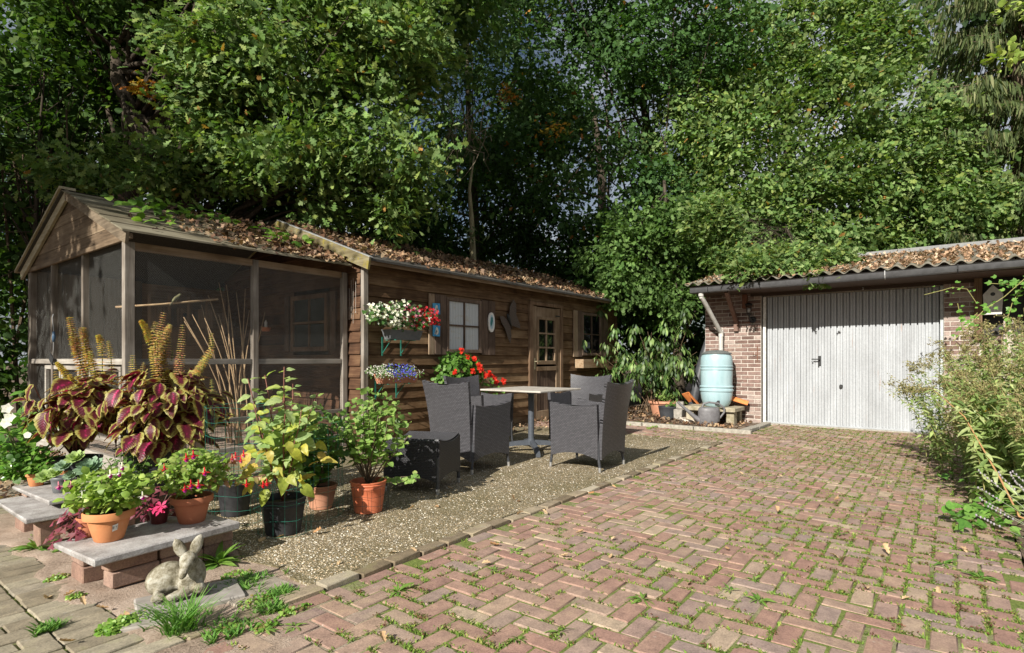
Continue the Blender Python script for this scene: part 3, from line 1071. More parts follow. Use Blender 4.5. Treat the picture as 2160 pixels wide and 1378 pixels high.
# roof: overlapping planks on the front slope, a plain rear slope
ny = 6
for i in range(ny):
    ya = 5.90 + (RY - 5.90) * i / ny; yb = 5.90 + (RY - 5.90) * (i + 1) / ny + .02
    m = MB(); zA, zB = az(ya) + .014, az(yb) + .002
    m.add([(1.93, ya, zA), (4.42, ya, zA), (4.42, yb, zB), (1.93, yb, zB), (1.93, ya, zA - .018), (4.42, ya, zA - .018), (4.42, yb, zB - .010), (1.93, yb, zB - .010)],
          [(0, 1, 2, 3), (4, 7, 6, 5), (0, 4, 5, 1), (1, 5, 6, 2), (3, 2, 6, 7), (0, 3, 7, 4)])
    m.build('roof_board', M_ROOFB, avi)
m = MB(); ye = 2 * RY - 5.85; ze = az(5.85)
m.add([(1.93, RY, RZ), (4.42, RY, RZ), (4.42, ye, ze), (1.93, ye, ze), (1.93, RY, RZ - .02), (4.42, RY, RZ - .02), (4.42, ye, ze - .02), (1.93, ye, ze - .02)],
      [(0, 3, 2, 1), (4, 5, 6, 7), (3, 7, 6, 2), (0, 4, 7, 3)])
m.build('rear_roof', M_FELT, avi)
# back wall
for i in range(8):
    m = MB(); m.cbox((AX + .08 + i * .155, 9.26, 1.10), (.150, .02, 2.25), .003); m.build('wall_board', M_TAUPE, avi, smooth=35)
m = MB(); m.box(3.28, 9.27, 0, 4.48, 9.30, 2.2); m.build('back_panel', M_BOARD, avi)
m = MB(); m.box(AX + .04, AY + .03, -.04, GX - .03, 9.24, .012); m.build('floor', M_SAND, avi)


# wire netting: a fine hexagonal weave on real sheets between the posts
def netting():
    m, nt, out = newmat('wire_netting')
    uv = nt.nodes.new('ShaderNodeTexCoord').outputs['UV']
    v = N(nt, 'ShaderNodeSeparateXYZ', {0: uv})
    def wave(a, b_, off):
        s1 = N(nt, 'ShaderNodeMath', {0: v.outputs[0], 1: a}, operation='MULTIPLY').outputs[0]
        s2 = N(nt, 'ShaderNodeMath', {0: v.outputs[1], 1: b_, 2: s1}, operation='MULTIPLY_ADD').outputs[0]
        fr = N(nt, 'ShaderNodeMath', {0: s2}, operation='FRACT').outputs[0]
        return N(nt, 'ShaderNodeMath', {0: fr, 1: .075}, operation='LESS_THAN').outputs[0]
    a = wave(68, 40, 0); b_ = wave(-68, 40, 0)
    f = N(nt, 'ShaderNodeMath', {0: a, 1: b_}, operation='MAXIMUM').outputs[0]
    p = princ(nt, None, (.27, .27, .25), .5, metal=.4)
    t = nt.nodes.new('ShaderNodeBsdfTransparent')
    mx = N(nt, 'ShaderNodeMixShader', {0: f, 1: t.outputs[0], 2: p.outputs[0]})
    nt.links.new(mx.outputs[0], out.inputs['Surface'])
    return m


M_NET = netting()


def net(p0, p1, z0, z1):
    m = MB(); L = math.dist(p0, p1)
    m.add([(p0[0], p0[1], z0), (p1[0], p1[1], z0), (p1[0], p1[1], z1), (p0[0], p0[1], z1)], [(0, 1, 2, 3)], [(0, 0), (L, 0), (L, z1 - z0), (0, z1 - z0)])
    m.build('netting', M_NET, avi)


net((AX + .06, AY - .025), (3.24, AY - .025), .14, 2.14); net((3.30, AY - .025), (4.41, AY - .025), .14, 2.14)
net((AX + .022, AY + .04), (AX + .022, 7.23), 1.10, 2.21); net((AX + .022, 7.29), (AX + .022, 8.30), 1.10, 2.21); net((AX + .022, 8.36), (AX + .022, 9.2), 1.10, 2.21)
net((AX + .03, AY + .04), (AX + .03, 9.2), .14, 1.05)

# shed window seen through the netting (in the gable end wall)
fr = thing('window', None, None, (GX - .03, 6.9, 1.24)); fr.parent = shed; fr.matrix_parent_inverse = Matrix.Translation(-Vector(shed.location))
m = MB(); y0, y1, z0, z1 = 6.55, 7.29, 1.27, 1.92
for yy in (y0 - .03, y1 + .03): m.cbox((GX - .035, yy, (z0 + z1) / 2), (.05, .06, z1 - z0 + .12), .004)
for zz in (z0 - .031, z1 + .031): m.cbox((GX - .036, (y0 + y1) / 2, zz), (.048, y1 - y0, .06), .004)
m.cbox((GX - .034, 6.92, 1.595), (.03, .035, .65), .003); m.cbox((GX - .037, 6.92, 1.60), (.03, .74, .03), .003)
m.build('frame', M_TRIM, fr, smooth=35)
for a in (y0, 6.94):
    for c in (z0, 1.617):
        m = MB(); m.box(GX - .030, a, c, GX - .022, a + .35, c + .305); m.build('pane', M_GLASSG, fr)
for yy in (6.38, 7.46):
    m = MB(); m.cbox((GX - .04, yy, 1.6), (.02, .12, .78), .004); m.build('shutter_board', M_SHUT, shed, smooth=35)

# things inside the aviary
M_CANE = simple('cane', (.30, .19, .10), (.48, .34, .19), .7, 20, .2)
cn = thing('cane_bundle', 'bundle of tall dry brown canes leaning inside the aviary behind the middle post', 'canes', (3.35, 6.7, 0))
rc = random.Random(8)
for i in range(15):
    bx, by = 3.42 + rc.uniform(-.12, .12), 6.75 + rc.uniform(-.08, .08)
    L = rc.uniform(1.35, 1.95); lean = (i / 14 - .68) * .62 + rc.uniform(-.05, .05); ly = rc.uniform(-.12, .18)
    pts = [(bx + lean * t * t * L * .8 + lean * .25 * t, by + ly * t, .1 + L * t) for t in (0, .25, .5, .75, 1)]
    m = MB(); m.tube(pts, [.009, .008, .007, .006, .004], 6); m.build('cane', M_CANE, cn, smooth=True)
m = MB(); m.tube([(2.10, 6.60, 1.62), (2.45, 6.42, 1.665), (2.93, 6.22, 1.745)], .011, 8)
o = m.build('perch', M_CANE, smooth=True); tag(o, 'straight wooden perch rod behind the netting near the left corner post', 'perch')
bird = thing('bird', 'small olive green finch sitting on the long perch inside the aviary', 'bird', (2.56, 6.36, 1.69))
M_BIRD = simple('finch_feathers', (.11, .105, .045), (.21, .20, .10), .8, 60, .3)
M_BIRDW = simple('finch_wing', (.06, .06, .035), (.12, .11, .06), .8, 60, .3)
bz = Vector((2.56, 6.36, 1.70)); Rb = Matrix.Rotation(rad(-62), 3, 'Y')
m = MB()
def brd(t, r_): return bz + Vector((.0 + t * .045, 0, .035 + t * .045)), r_
prof = [(-1.0, .004), (-.8, .016), (-.4, .026), (0, .029), (.4, .026), (.72, .019), (.95, .0185), (1.15, .018), (1.35, .013), (1.46, .003)]
m.tube([brd(t, 0)[0] + Vector((.008 * max(0, t - .8), 0, .006 * max(0, t - .8))) for t, r_ in prof], [r_ for t, r_ in prof], 12)
m.build('body', M_BIRD, bird, smooth=True)
m = MB(); m.tube([bz + Vector((-.035, 0, -.005)), bz + Vector((-.06, 0, -.04)), bz + Vector((-.075, 0, -.065))], [.012, .009, .007], 6); m.build('tail', M_BIRDW, bird, smooth=True)
for s_ in (-1, 1):
    m = MB(); m.ball(bz + Vector((-.004, s_ * .022, .035)), (.036, .008, .019), 8, 6, Matrix.Rotation(rad(-45), 3, 'Y')); m.build('wing', M_BIRDW, bird, smooth=True)
    m = MB(); m.tube([bz + Vector((.006, s_ * .010, .012)), bz + Vector((.012, s_ * .010, -.016))], .0022, 5); m.build('leg', M_CANE, bird)
    m = MB(); m.ball(bz + Vector((.070, s_ * .014, .099)), .0032, 6, 4); m.build('eye', M_BLACKM, bird)
m = MB(); m.tube([bz + Vector((.074, 0, .096)), bz + Vector((.092, 0, .094))], [.006, .001], 6); m.build('beak', simple('beak', (.3, .2, .1)), bird)
for o_ in bird.children:
    o_.data.transform(Matrix.Translation(bz) @ Matrix.Diagonal((.72, .8, .78, 1)) @ Matrix.Translation(-bz))
# nest boxes and shelf at the back
M_BOXW = wood('nest_timber', (.12, .07, .035), (.22, .14, .08), (.32, .22, .13), 'z')
nb = thing('nest_box_rack', 'row of small wooden nest boxes with slats hanging at the back of the aviary', 'nest boxes', (3.9, 8.9, 1.5))
for i in range(3):
    m = MB(); m.cbox((3.45 + i * .30, 9.1, 1.72), (.22, .2, .28), .005); m.build('nest_box', M_BOXW, nb, smooth=35)
    m = MB(); m.tube([(3.45 + i * .30, 8.994, 1.76), (3.45 + i * .30, 8.998, 1.76)], .028, 12); m.build('hole', M_BLACKM, nb)
for i in range(5):
    m = MB(); m.cbox((3.25 + i * .26, 8.93, 1.65), (.035, .02, .75), .003); m.build('slat', M_BOXW, nb, smooth=35)
m = MB(); m.cbox((3.8, 8.9, 1.30), (1.2, .15, .02), .003); m.build('shelf', M_BOXW, nb, smooth=35)
sh = thing('seed_feeder', 'small terracotta feeding dish with white bottle hanging on the shed wall inside the aviary', 'feeder', (4.3, 7.7, 1.5))
m = MB(); m.lathe([(.0, 0), (.05, 0), (.07, .05), (.07, .055)], 16, (4.32, 7.75, 1.50)); m.build('dish', simple('terra_small', (.42, .16, .07), (.5, .2, .1)), sh, smooth=35)
m = MB(); m.lathe([(.0, 0), (.02, 0), (.02, .07), (.008, .09), (.008, .10)], 12, (4.32, 7.75, 1.56)); m.build('bottle', simple('white_plastic', (.7, .7, .68), (.8, .8, .78), .4), sh, smooth=35)
ct = thing('carpet_tube', 'pair of thick pale cardboard tubes standing inside the aviary behind the netting', 'tube', (2.9, 6.6, 0))
m = MB(); m.tube([(2.55, 6.28, .02), (2.55, 6.28, .62)], .075, 20); m.tube([(2.78, 6.38, .02), (2.78, 6.38, .50)], .07, 20)
m.build('tube', simple('cardboard', (.42, .27, .14), (.56, .38, .22), .8, 10), ct, smooth=35)
# hanging trowel on the gable post, wind chime on the strip of shed wall
tr = thing('hanging_scraper', 'small black scraper with a blue handle hanging on a wire from the aviary side post', 'scraper', (AX - .06, 8.2, 1.2))
xq = AX - .05; yq = 8.17
m = MB(); m.tube([(xq, yq, 1.62), (xq - .01, yq, 1.58), (xq, yq - .01, 1.42)], .004, 6); m.tube([(xq, yq - .01, 1.31), (xq, yq, 1.20), (xq, yq + .02, 1.15)], .006, 6); m.build('wire', simple('steel', (.4, .4, .4), (.5, .5, .5), .4, 20, .1, .8), tr)
m = MB(); m.tube([(xq, yq - .012, 1.42), (xq, yq - .02, 1.36), (xq, yq - .01, 1.30)], [.010, .019, .012], 10); m.build('handle', simple('blue_plastic', (.06, .11, .18), (.08, .14, .22), .4), tr, smooth=True)
m = MB(); m.obox((xq - .01, yq + .03, 1.10), (.012, .13, .085), Matrix.Rotation(.5, 3, 'X')); m.build('blade', M_BLACKM, tr)
wc = thing('wind_chime', 'thin string wind chime with a small ring hanging beside the shed corner post', 'wind chime', (4.46, 5.95, 2.0))
m = MB()
for dy, z0, z1 in ((.0, 1.55, 2.12), (.04, 1.62, 2.10), (-.05, 1.70, 2.08), (.08, 1.60, 2.0)):
    m.tube([(GX - .04, 5.955 + dy, z1), (GX - .04, 5.957 + dy, z0)], .0022, 5)
m.ball((GX - .04, 5.905, 1.69), .009, 8, 5)
m.build('strings', simple('chime', (.4, .36, .3), (.5, .45, .4), .5), wc)

# ================================================================== garage
gar = thing('garage', 'brick garage with ribbed grey up-and-over door, black gutter and leaf-covered corrugated roof', 'garage', (11, 1.2, 0))
GF = 10.36
M_MORT = simple('mortar', (.42, .38, .33), (.58, .53, .47), .95, 60, .4)
BRK = [(0, (.12, .078, .066)), (.2, (.19, .12, .10)), (.4, (.22, .145, .125)), (.6, (.26, .18, .155)), (.8, (.30, .22, .19)), (1, (.38, .31, .275))]
M_BRK = brick_mat('wall_brick', BRK, False, .85, .15)
REDB = [(0, (.28, .09, .05)), (1, (.36, .15, .09))]
M_RED = brick_mat('red_brick', REDB, False, .5, .0)
bm_full = []; bm_half = []; rr2 = random.Random(31)
for i in range(5):
    b = MB(); b.cbox((0, 0, 0), (.03, .207, .056), .003, None, .0014, rr2); bm_full.append(b.mesh('brick', M_BRK, 35))
for i in range(3):
    b = MB(); b.cbox((0, 0, 0), (.03, .100, .056), .003, None, .0014, rr2); bm_half.append(b.mesh('brick', M_BRK, 35))


def brick_face(y0, y1, z0, z1, X, mats=None):
    zz = z0 + .034; row = 0
    while zz < z1:
        y = y0 + (0 if row % 2 == 0 else -.109)
        while y < y1 - .02:
            a, b_ = max(y, y0), min(y + .207, y1)
            if b_ - a > .15: me = rr2.choice(bm_full)
            elif b_ - a > .06: me = rr2.choice(bm_half)
            else: me = None
            if me:
                o = bpy.data.objects.new('brick', me); COL.objects.link(o)
                o.location = (X + rr2.uniform(-.0015, .0015), (a + b_) / 2, zz); o.scale = (1, (b_ - a) / (.207 if b_ - a > .15 else .100), 1)
                adopt(o, gar)
                if mats:
                    o.material_slots[0].link = 'OBJECT'; o.material_slots[0].material = mats
            y += .218
        zz += .0685; row += 1


brick_face(2.555, 3.50, 0, 2.32, GF); brick_face(-.345, .045, 0, 2.28, GF); brick_face(-1.35, -.36, 0, 1.44, GF + .01); brick_face(-1.6, -.86, 1.44, 2.2, GF + .01, M_RED)
for bx6 in ((GF - .008, 2.55, -.02, GF + .22, 3.505, 2.38), (GF - .008, -.35, -.02, GF + .22, .05, 2.36), (GF + .002, -1.6, -.02, GF + .22, -.352, 1.44), (GF + .002, -2.6, 1.44, GF + .22, -.86, 2.3), (GF + .2205, -2.6, -.02, 15.5, -2.5, 2.36), (GF + .2205, 3.405, -.02, 12.7, 3.504, 2.45)):
    m = MB(); m.box(*bx6); m.build('mortar_wall', M_MORT, gar)
m = MB(); m.box(GF + .19, -.855, 1.441, GF + .215, -.352, 2.36); m.build('recess_shade_panel', simple('recess_shade', (.02, .017, .014), (.03, .026, .022)), gar)  # near-black panel stands in for the shade at the back of the recess
m = MB(); m.cbox((GF - .02, -.335, 1.86), (.07, .09, 1.0), .005); m.build('post', M_TRIM, gar, smooth=35)
m = MB(); m.cbox((GF - .03, -.66, .83), (.06, .115, 1.60), .006); m.build('post', wood('bleached_timber', (.22, .15, .12), (.40, .33, .28), (.55, .49, .43), 'z'), gar, smooth=35)
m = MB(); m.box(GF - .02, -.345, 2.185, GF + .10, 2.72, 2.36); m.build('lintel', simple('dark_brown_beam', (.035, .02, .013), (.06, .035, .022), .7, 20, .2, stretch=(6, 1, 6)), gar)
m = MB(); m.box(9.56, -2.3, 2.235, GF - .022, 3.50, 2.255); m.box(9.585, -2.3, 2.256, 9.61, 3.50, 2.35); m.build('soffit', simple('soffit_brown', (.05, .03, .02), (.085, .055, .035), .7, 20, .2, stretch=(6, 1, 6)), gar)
# door
gd = thing('garage_door', None, None, (GF + .08, 1.28, 0)); gd.parent = gar; gd.matrix_parent_inverse = Matrix.Translation(-Vector(gar.location))
DX = 10.44


def doormat():
    m, nt, out = newmat('galvanised_sheet')
    p = geo_pos(nt)
    n1 = noise(nt, geo_pos(nt, (3, 3, 1)), 1.6, 5, .6); n2 = noise(nt, p, 40, 4, .7)
    zz = N(nt, 'ShaderNodeSeparateXYZ', {0: p}).outputs[2]
    col = ramp(nt, n1, [(.25, (.31, .32, .33)), (.55, (.38, .395, .41)), (.8, (.45, .465, .48))])
    col = mixc(nt, 1.0, col, ramp(nt, n2, [(.35, (.88, .88, .88)), (.65, (1.06, 1.06, 1.06))]), 'MULTIPLY')
    sc = ramp(nt, noise(nt, geo_pos(nt, (22, 22, 1.3)), 1.6, 4, .6), [(.66, (0, 0, 0)), (.74, (.6, .6, .6))])
    col = mixc(nt, sc, col, (.34, .22, .17))
    princ(nt, out, col, .55, n1, .15, .004, .1, .35)
    return m


M_DOOR = doormat()
NP = 27; y0, y1 = .10, 2.475; pw = (y1 - y0) / NP
b = MB()
# ribbed profile: broad face with narrow recessed groove
prof = [(0, .040), (.008, .040), (.010, .002), (pw * .42, 0), (pw * .45, .012), (pw * .49, .012), (pw * .52, 0), (pw - .011, .002), (pw - .009, .040), (pw, .040)]
zA, zB = .035, 2.16
vs = [(dx, y, z) for z in (zA, zB) for (y, dx) in prof]; n_ = len(prof)
b.add([(v[0], v[1], v[2]) for v in vs], [(i + 1, i, n_ + i, n_ + i + 1) for i in range(n_ - 1)])
pm = b.mesh('panel', M_DOOR)
for i in range(NP):
    o = bpy.data.objects.new('panel', pm); COL.objects.link(o); o.location = (DX + rr2.uniform(0, .001), y0 + i * pw, 0); adopt(o, gd)
m = MB(); m.cbox((DX + .0, (y0 + y1) / 2, .022), (.03, y1 - y0 + .02, .03), .003); m.build('bottom_rail', M_DOOR, gd, smooth=35)
m = MB(); m.box(DX + .05, y0, .0, DX + .06, y1, 2.2); m.build('backing_sheet', M_DOOR, gd)
WP = simple('white_peeling_paint', (.50, .47, .43), (.76, .75, .73), .6, 30, .3)
m = MB(); m.cbox((DX - .02, 2.505, 1.08), (.06, .042, 2.18), .003); m.build('jamb', WP, gar, smooth=35)
m = MB(); m.cbox((DX - .02, .073, 1.08), (.06, .040, 2.18), .003); m.build('jamb', simple('zinc_frame', (.35, .38, .38), (.5, .52, .52), .5), gar, smooth=35)
m = MB(); m.cbox((DX - .01, 1.29, 2.175), (.04, 2.42, .022), .003); m.build('head_rail', M_GREYX, gar, smooth=35)
hx = DX - .012
m = MB(); m.cbox((hx, 1.665, 1.075), (.012, .04, .16), .004); m.build('lock_plate', M_BLACKM, gd, smooth=35)
m = MB(); m.tube([(hx, 1.665, 1.10), (hx - .05, 1.665, 1.10)], .009, 8); m.cbox((hx - .05, 1.715, 1.10), (.014, .125, .018), .004); m.build('handle', M_BLACKM, gd, smooth=35)
m = MB(); m.tube([(hx + .01, 1.36, .67), (hx - .035, 1.36, .67)], [.026, .024], 16); m.build('knob', M_BLACKM, gd, smooth=35)
# threshold strip
m = MB(); m.cbox((10.36, 1.29, -.002), (.09, 2.4, .03), .005); m.build('threshold', M_CONC, gar, smooth=35)
# corrugated roof
def corr():
    m, nt, out = newmat('corrugated_fibre_cement')
    p = geo_pos(nt)
    n1 = noise(nt, p, 6, 6, .65); n2 = noise(nt, p, 60, 4, .7)
    col = ramp(nt, n1, [(.3, (.05, .05, .025)), (.45, (.12, .11, .08)), (.7, (.24, .22, .19))])
    princ(nt, out, col, .9, n2, .5, .006, 0, .2)
    return m


b = MB(); WL = .177; ny = int(5.95 / WL * 10); xs = [9.44, 10.5, 11.5, 12.5]
def rz(x): return 2.365 + (x - 9.44) * .215
Yr = [-2.4 + 5.95 * j / ny for j in range(ny + 1)]
for th in (0, -.009):
    for j in range(ny + 1):
        w = .026 * math.sin(2 * math.pi * (Yr[j]) / WL)
        for x in xs: b.v.append((x, Yr[j], rz(x) + w + th))
nx = len(xs); M_ = nx * (ny + 1)
for j in range(ny):
    for i in range(nx - 1):
        a = j * nx + i
        b.f.append((a, a + 1, a + nx + 1, a + nx)); b.f.append((M_ + a, M_ + a + nx, M_ + a + nx + 1, M_ + a + 1))
    a = j * nx; b.f.append((a, a + nx, M_ + a + nx, M_ + a))
b.build('roof_sheet', corr(), gar, smooth=True)
m = MB(); m.box(12.42, -2.4, rz(12.5) + .0, 12.62, 3.55, rz(12.5) + .07); m.build('ridge_board', simple('ridge_grey', (.16, .16, .16), (.24, .24, .23), .6), gar)
m = MB(); m.box(12.62, -2.5, 0, 12.7, 3.5, 3.0); m.build('rear_wall', M_MORT, gar)
# gutter
M_GUT = simple('gutter_plastic', (.055, .055, .057), (.085, .085, .088), .38, 14, .06, 0, .5)
gut = MB(); ga = []; gz0 = lambda y: 2.345 - (y + 2.0) * .009
pr = [(-.062, .0), (-.070, .008), (-.060, .010), (-.056, -.008), (-.054, -.045), (-.038, -.078), (0, -.092), (.038, -.078), (.055, -.045), (.055, .0), (.052, .0), (.050, -.043), (.035, -.073), (0, -.086), (-.034, -.073), (-.049, -.043), (-.050, -.004)]
ys = (-2.4, -1, .5, 2.0, 3.46)
for y in ys:
    for dx, dz in pr: gut.v.append((9.50 + dx, y, gz0(y) + dz))
n_ = len(pr)
for q in range(len(ys) - 1):
    for i in range(n_): gut.f.append((q * n_ + i, q * n_ + (i + 1) % n_, (q + 1) * n_ + (i + 1) % n_, (q + 1) * n_ + i))
gut.f.append(tuple((len(ys) - 1) * n_ + i for i in range(n_)))
e = len(gut.v); 
for dx, dz in pr[4:10]: gut.v.append((9.50 + dx, 3.462, gz0(3.46) + dz))
gut.f.append(tuple(e + i for i in range(6)))
gut.build('gutter', M_GUT, gar, smooth=30)
for y in (3.16, 2.35, 1.52, .70, -.10, -.9):
    m = MB(); z = gz0(y)
    m.tube([(9.434, y, z + .012), (9.437, y, z - .05), (9.46, y, z - .085), (9.50, y, z - .100), (9.545, y, z - .085), (9.575, y, z - .06)], .007, 6)
    m.build('bracket', M_BLACKM if y != .70 else simple('zinc_clip', (.4, .4, .4), (.5, .5, .5)), gar)
# downpipe
M_PIPE = simple('grey_pipe', (.42, .41, .38), (.60, .58, .54), .6, 12, .1)
dp = [(9.52, 3.30, 2.245), (9.54, 3.295, 2.14), (9.62, 3.28, 2.08), (10.17, 3.20, 1.62), (10.235, 3.19, 1.56), (10.24, 3.19, 1.12)]
m = MB(); m.tube(dp, .038, 14); m.tube([(10.24, 3.19, 1.62), (10.24, 3.19, 1.50)], .043, 14); m.tube([(9.52, 3.30, 2.27), (9.53, 3.298, 2.16)], .043, 14)
m.tube([(10.24, 3.19, 1.29), (10.24, 3.19, 1.27)], .042, 14)
m.build('downpipe', M_PIPE, gar, smooth=30)
# struts
for y in (2.95,):
    m = MB()
    a, b_ = Vector((9.75, y, 2.235)), Vector((10.335, y, 1.74))
    m.cbox((a + b_) / 2, (.065, .065, (b_ - a).length), .004, (b_ - a).to_track_quat('Z', 'X').to_matrix())
    m.cbox((10.315, y, 1.66), (.06, .075, .14), .004); m.build('strut', wood('strut_timber', (.10, .045, .03), (.16, .09, .065), (.23, .16, .13), 'z'), gar, smooth=35)
m = MB(); m.cbox((10.30, 2.80, 2.10), (.08, .075, .24), .004); m.build('bracket_block', simple('red_brown', (.14, .05, .025), (.2, .08, .04)), gar, smooth=35)
m = MB(); m.tube([(10.335, 2.95, 1.735), (10.335, 2.72, 1.735)], .010, 6); m.build('rod', simple('rust', (.12, .05, .03), (.2, .09, .05)), gar)
m = MB(); m.obox((10.335, 2.605, 1.20), (.012, .012, .26)); m.tube([(10.33, 2.62, 1.18), (10.30, 2.66, 1.18), (10.30, 2.66, 1.22)], .006, 6); m.build('rusty_hook', simple('rust2', (.12, .05, .03), (.2, .09, .05)), gar)
# wall lamp
lamp = thing('wall_lamp', 'black glass lantern lamp mounted on the brick pier left of the garage door', 'lamp', (10.3, 2.68, 1.8))
m = MB(); m.lathe([(.055, 0), (.06, .012), (.05, .03)], 16, (0, 0, 0)); Rm = Matrix.Rotation(rad(-90), 3, 'Y')
m.v = [tuple(Rm @ Vector(v) + Vector((10.343, 2.68, 1.78))) for v in m.v]
m.tube([(10.32, 2.68, 1.78), (10.27, 2.68, 1.77), (10.24, 2.70, 1.80), (10.235, 2.72, 1.86)], .013, 8); m.lathe([(.01, 0), (.05, .015), (.05, .022), (.012, .03)], 12, (10.235, 2.72, 1.855))
m.lathe([(.062, 0), (.056, .02), (.02, .04), (.0, .05)], 12, (10.235, 2.72, 2.03)); m.ball((10.30, 2.675, 1.70), .012, 8, 6); m.build('bracket', M_BLACKM, lamp, smooth=35)
m = MB(); m.lathe([(.034, 0), (.055, .15)], 8, (10.235, 2.72, 1.875)); gm, nt, out = newmat('lamp_glass')
gl = N(nt, 'ShaderNodeBsdfGlass', {'Roughness': .05, 'IOR': 1.2, 'Color': (.8, .8, .8, 1)}); nt.links.new(gl.outputs[0], out.inputs[0]); m.build('glass', gm, lamp)
m = MB(); m.ball((10.235, 2.72, 1.94), (.022, .022, .035), 10, 8); m.build('bulb', simple('bulb', (.7, .7, .66), (.75, .75, .7), .3), lamp, smooth=True)
# birdhouse
bh = thing('birdhouse', 'small white birdhouse with a round hole hanging in the dark corner under the garage eave', 'birdhouse', (10.3, -.48, 1.75))
m = MB(); m.prism([(-.585, 1.72), (-.40, 1.72), (-.385, 2.0), (-.49, 2.13), (-.60, 2.0)], 'x', 10.28, 10.42); m.build('box', simple('white_wash', (.5, .48, .45), (.62, .6, .57), .7), bh)
m = MB(); m.tube([(10.277, -.49, 2.0), (10.281, -.49, 2.0)], .026, 16); m.build('hole', M_BLACKM, bh)
m = MB(); m.tube([(10.28, -.49, 1.90), (10.23, -.49, 1.90)], .007, 8); m.build('perch_peg', M_BOXW, bh)
m = MB(); m.tube([(10.335, 1.05, 2.215), (10.33, 1.05, 2.20), (10.32, 1.04, 2.185), (10.325, 1.05, 2.175), (10.335, 1.06, 2.185)], .004, 6); m.build('hook_eye', simple('zinc2', (.5, .5, .5), (.6, .6, .6), .4), gar)
# ================================================================== wicker furniture
def wicker(name, lo, hi, tone=1.0):
    m, nt, out = newmat(name)
    uv = nt.nodes.new('ShaderNodeTexCoord').outputs['UV']
    b = N(nt, 'ShaderNodeTexBrick', {'Vector': uv, 'Scale': 1.0, 'Mortar Size': .0026, 'Mortar Smooth': .7, 'Bias': 0, 'Brick Width': .029, 'Row Height': .0135,
                                     'Color1': c4(hi), 'Color2': c4(tuple(q * .72 for q in hi)), 'Mortar': c4(lo)}, offset=.5)
    inv = N(nt, 'ShaderNodeMath', {0: 1.0, 1: b.outputs['Fac']}, operation='SUBTRACT').outputs[0]
    p = princ(nt, out, b.outputs['Color'], .42, inv, .9, .004, 0, .5)
    return m


M_WIC = wicker('wicker', (.005, .005, .006), (.105, .102, .112))
M_WICD = wicker('wicker_ottoman', (.006, .006, .007), (.045, .044, .048))
M_LEG = simple('leg_metal', (.05, .052, .058), (.075, .078, .085), .4, 30, .1, .4)
M_ALU = simple('aluminium', (.5, .5, .5), (.65, .65, .65), .35, 30, .1, .8)


def chair(label, loc, rz, legmat=None):
    t = thing('wicker_chair', label, 'chair', (0, 0, 0), 'woven garden chairs around the table')
    W2, D2 = .265, .265
    lean = lambda v: -.015 - .085 * v * v
    def back(u, v):
        s = 2 * u - 1
        z0 = .12 + .055 * (1 - s * s); z1 = .885 - .035 * (1 - s * s)
        z = z0 + (z1 - z0) * v
        x = s * (W2 + .045 * v * v)
        y = -D2 + lean(v) - .030 * (1 - s * s) * v
        return (-x, y, z), (x + 1, z)
    m = MB(); m.sheet(back, 12, 14, .035); m.build('backrest', M_WIC, t, smooth=50)
    for sg in (-1, 1):
        def side(u, v):
            y = -D2 + 2 * D2 * u
            z0 = .12 + .05 * (1 - (2 * u - 1) ** 2)
            z1 = .66 - .028 * math.sin(math.pi * min(1, u * 1.02)) + .012 * u
            z = z0 + (z1 - z0) * v
            x = sg * (W2 + .022 * v * v)
            return (x if sg > 0 else x, (y if sg > 0 else -y + 0 * D2), z), (y + 2, z)
        def side2(u, v):
            uu = u if sg > 0 else 1 - u
            y = -D2 + 2 * D2 * uu
            z0 = .12 + .05 * (1 - (2 * uu - 1) ** 2)
            z1 = .655 - .026 * math.sin(math.pi * uu) + .012 * uu
            return (sg * (W2 + .022 * v * v), y, z0 + (z1 - z0) * v), (y + 2, z0 + (z1 - z0) * v)
        m = MB(); m.sheet(side2, 12, 10, .042); m.build('arm_panel', M_WIC, t, smooth=50)
    def front(u, v):
        s = 2 * u - 1; z0 = .12 + .05 * (1 - s * s); z = z0 + (.43 - z0) * v
        return (s * (W2 - .022), D2 - .012, z), (s * W2 + 3, z)
    m = MB()
    m.sheet(lambda u, v: (((1 - 2 * u) * (W2 - .022), D2 - .012, front(u, v)[0][2]), front(u, v)[1]), 10, 6, .03)
    m.build('front_panel', M_WIC, t, smooth=50)
    m = MB(); m.sheet(lambda u, v: (((2 * u - 1) * (W2 - .023), -D2 + .02 + (2 * D2 - .035) * v, .43 - .012 * math.sin(math.pi * u) * math.sin(math.pi * v)), (u * .5, v * .5)), 8, 8, .03)
    m.build('seat', M_WIC, t, smooth=50)
    for sx in (-1, 1):
        for sy in (-1, 1):
            x, y = sx * (W2 - .002), sy * (D2 - .004)
            fx, fy = x + sx * .008, y + sy * .012 * (1 if sy > 0 else 1.5)
            m = MB(); m.tube([(x, y, .30), (x, y, .15), (fx, fy, .045)], .0145, 10)
            lg = m.build('leg', M_LEG, t, smooth=40)
            m = MB(); m.tube([(fx - sx * .0, fy, .046), (fx + sx * .002, fy + sy * .002, 0)], [.0165, .0135], 10)
            o = m.mesh('foot_cap', M_ALU, 40); link_mesh('foot_cap', o, lg, True)
    t.location = loc; t.rotation_euler = (0, 0, rz)
    return t


c0 = chair('dark grey woven armchair nearest the driveway, standing with its back to the kerb', (5.13, 2.955, .006), rad(2))
def cpy(label, loc, rz):
    r = copy_thing(c0, loc, rz); r['label'] = label; return r
cpy('dark grey woven armchair left of the table, beside the woven ottoman and seen from behind', (4.335, 3.85, .006), rad(-91))
cpy('dark grey woven armchair behind the table in front of the red geranium', (5.46, 4.66, .006), rad(178))
cpy('dark grey woven armchair at the far right of the table, facing the camera', (6.50, 3.885, .006), rad(92))

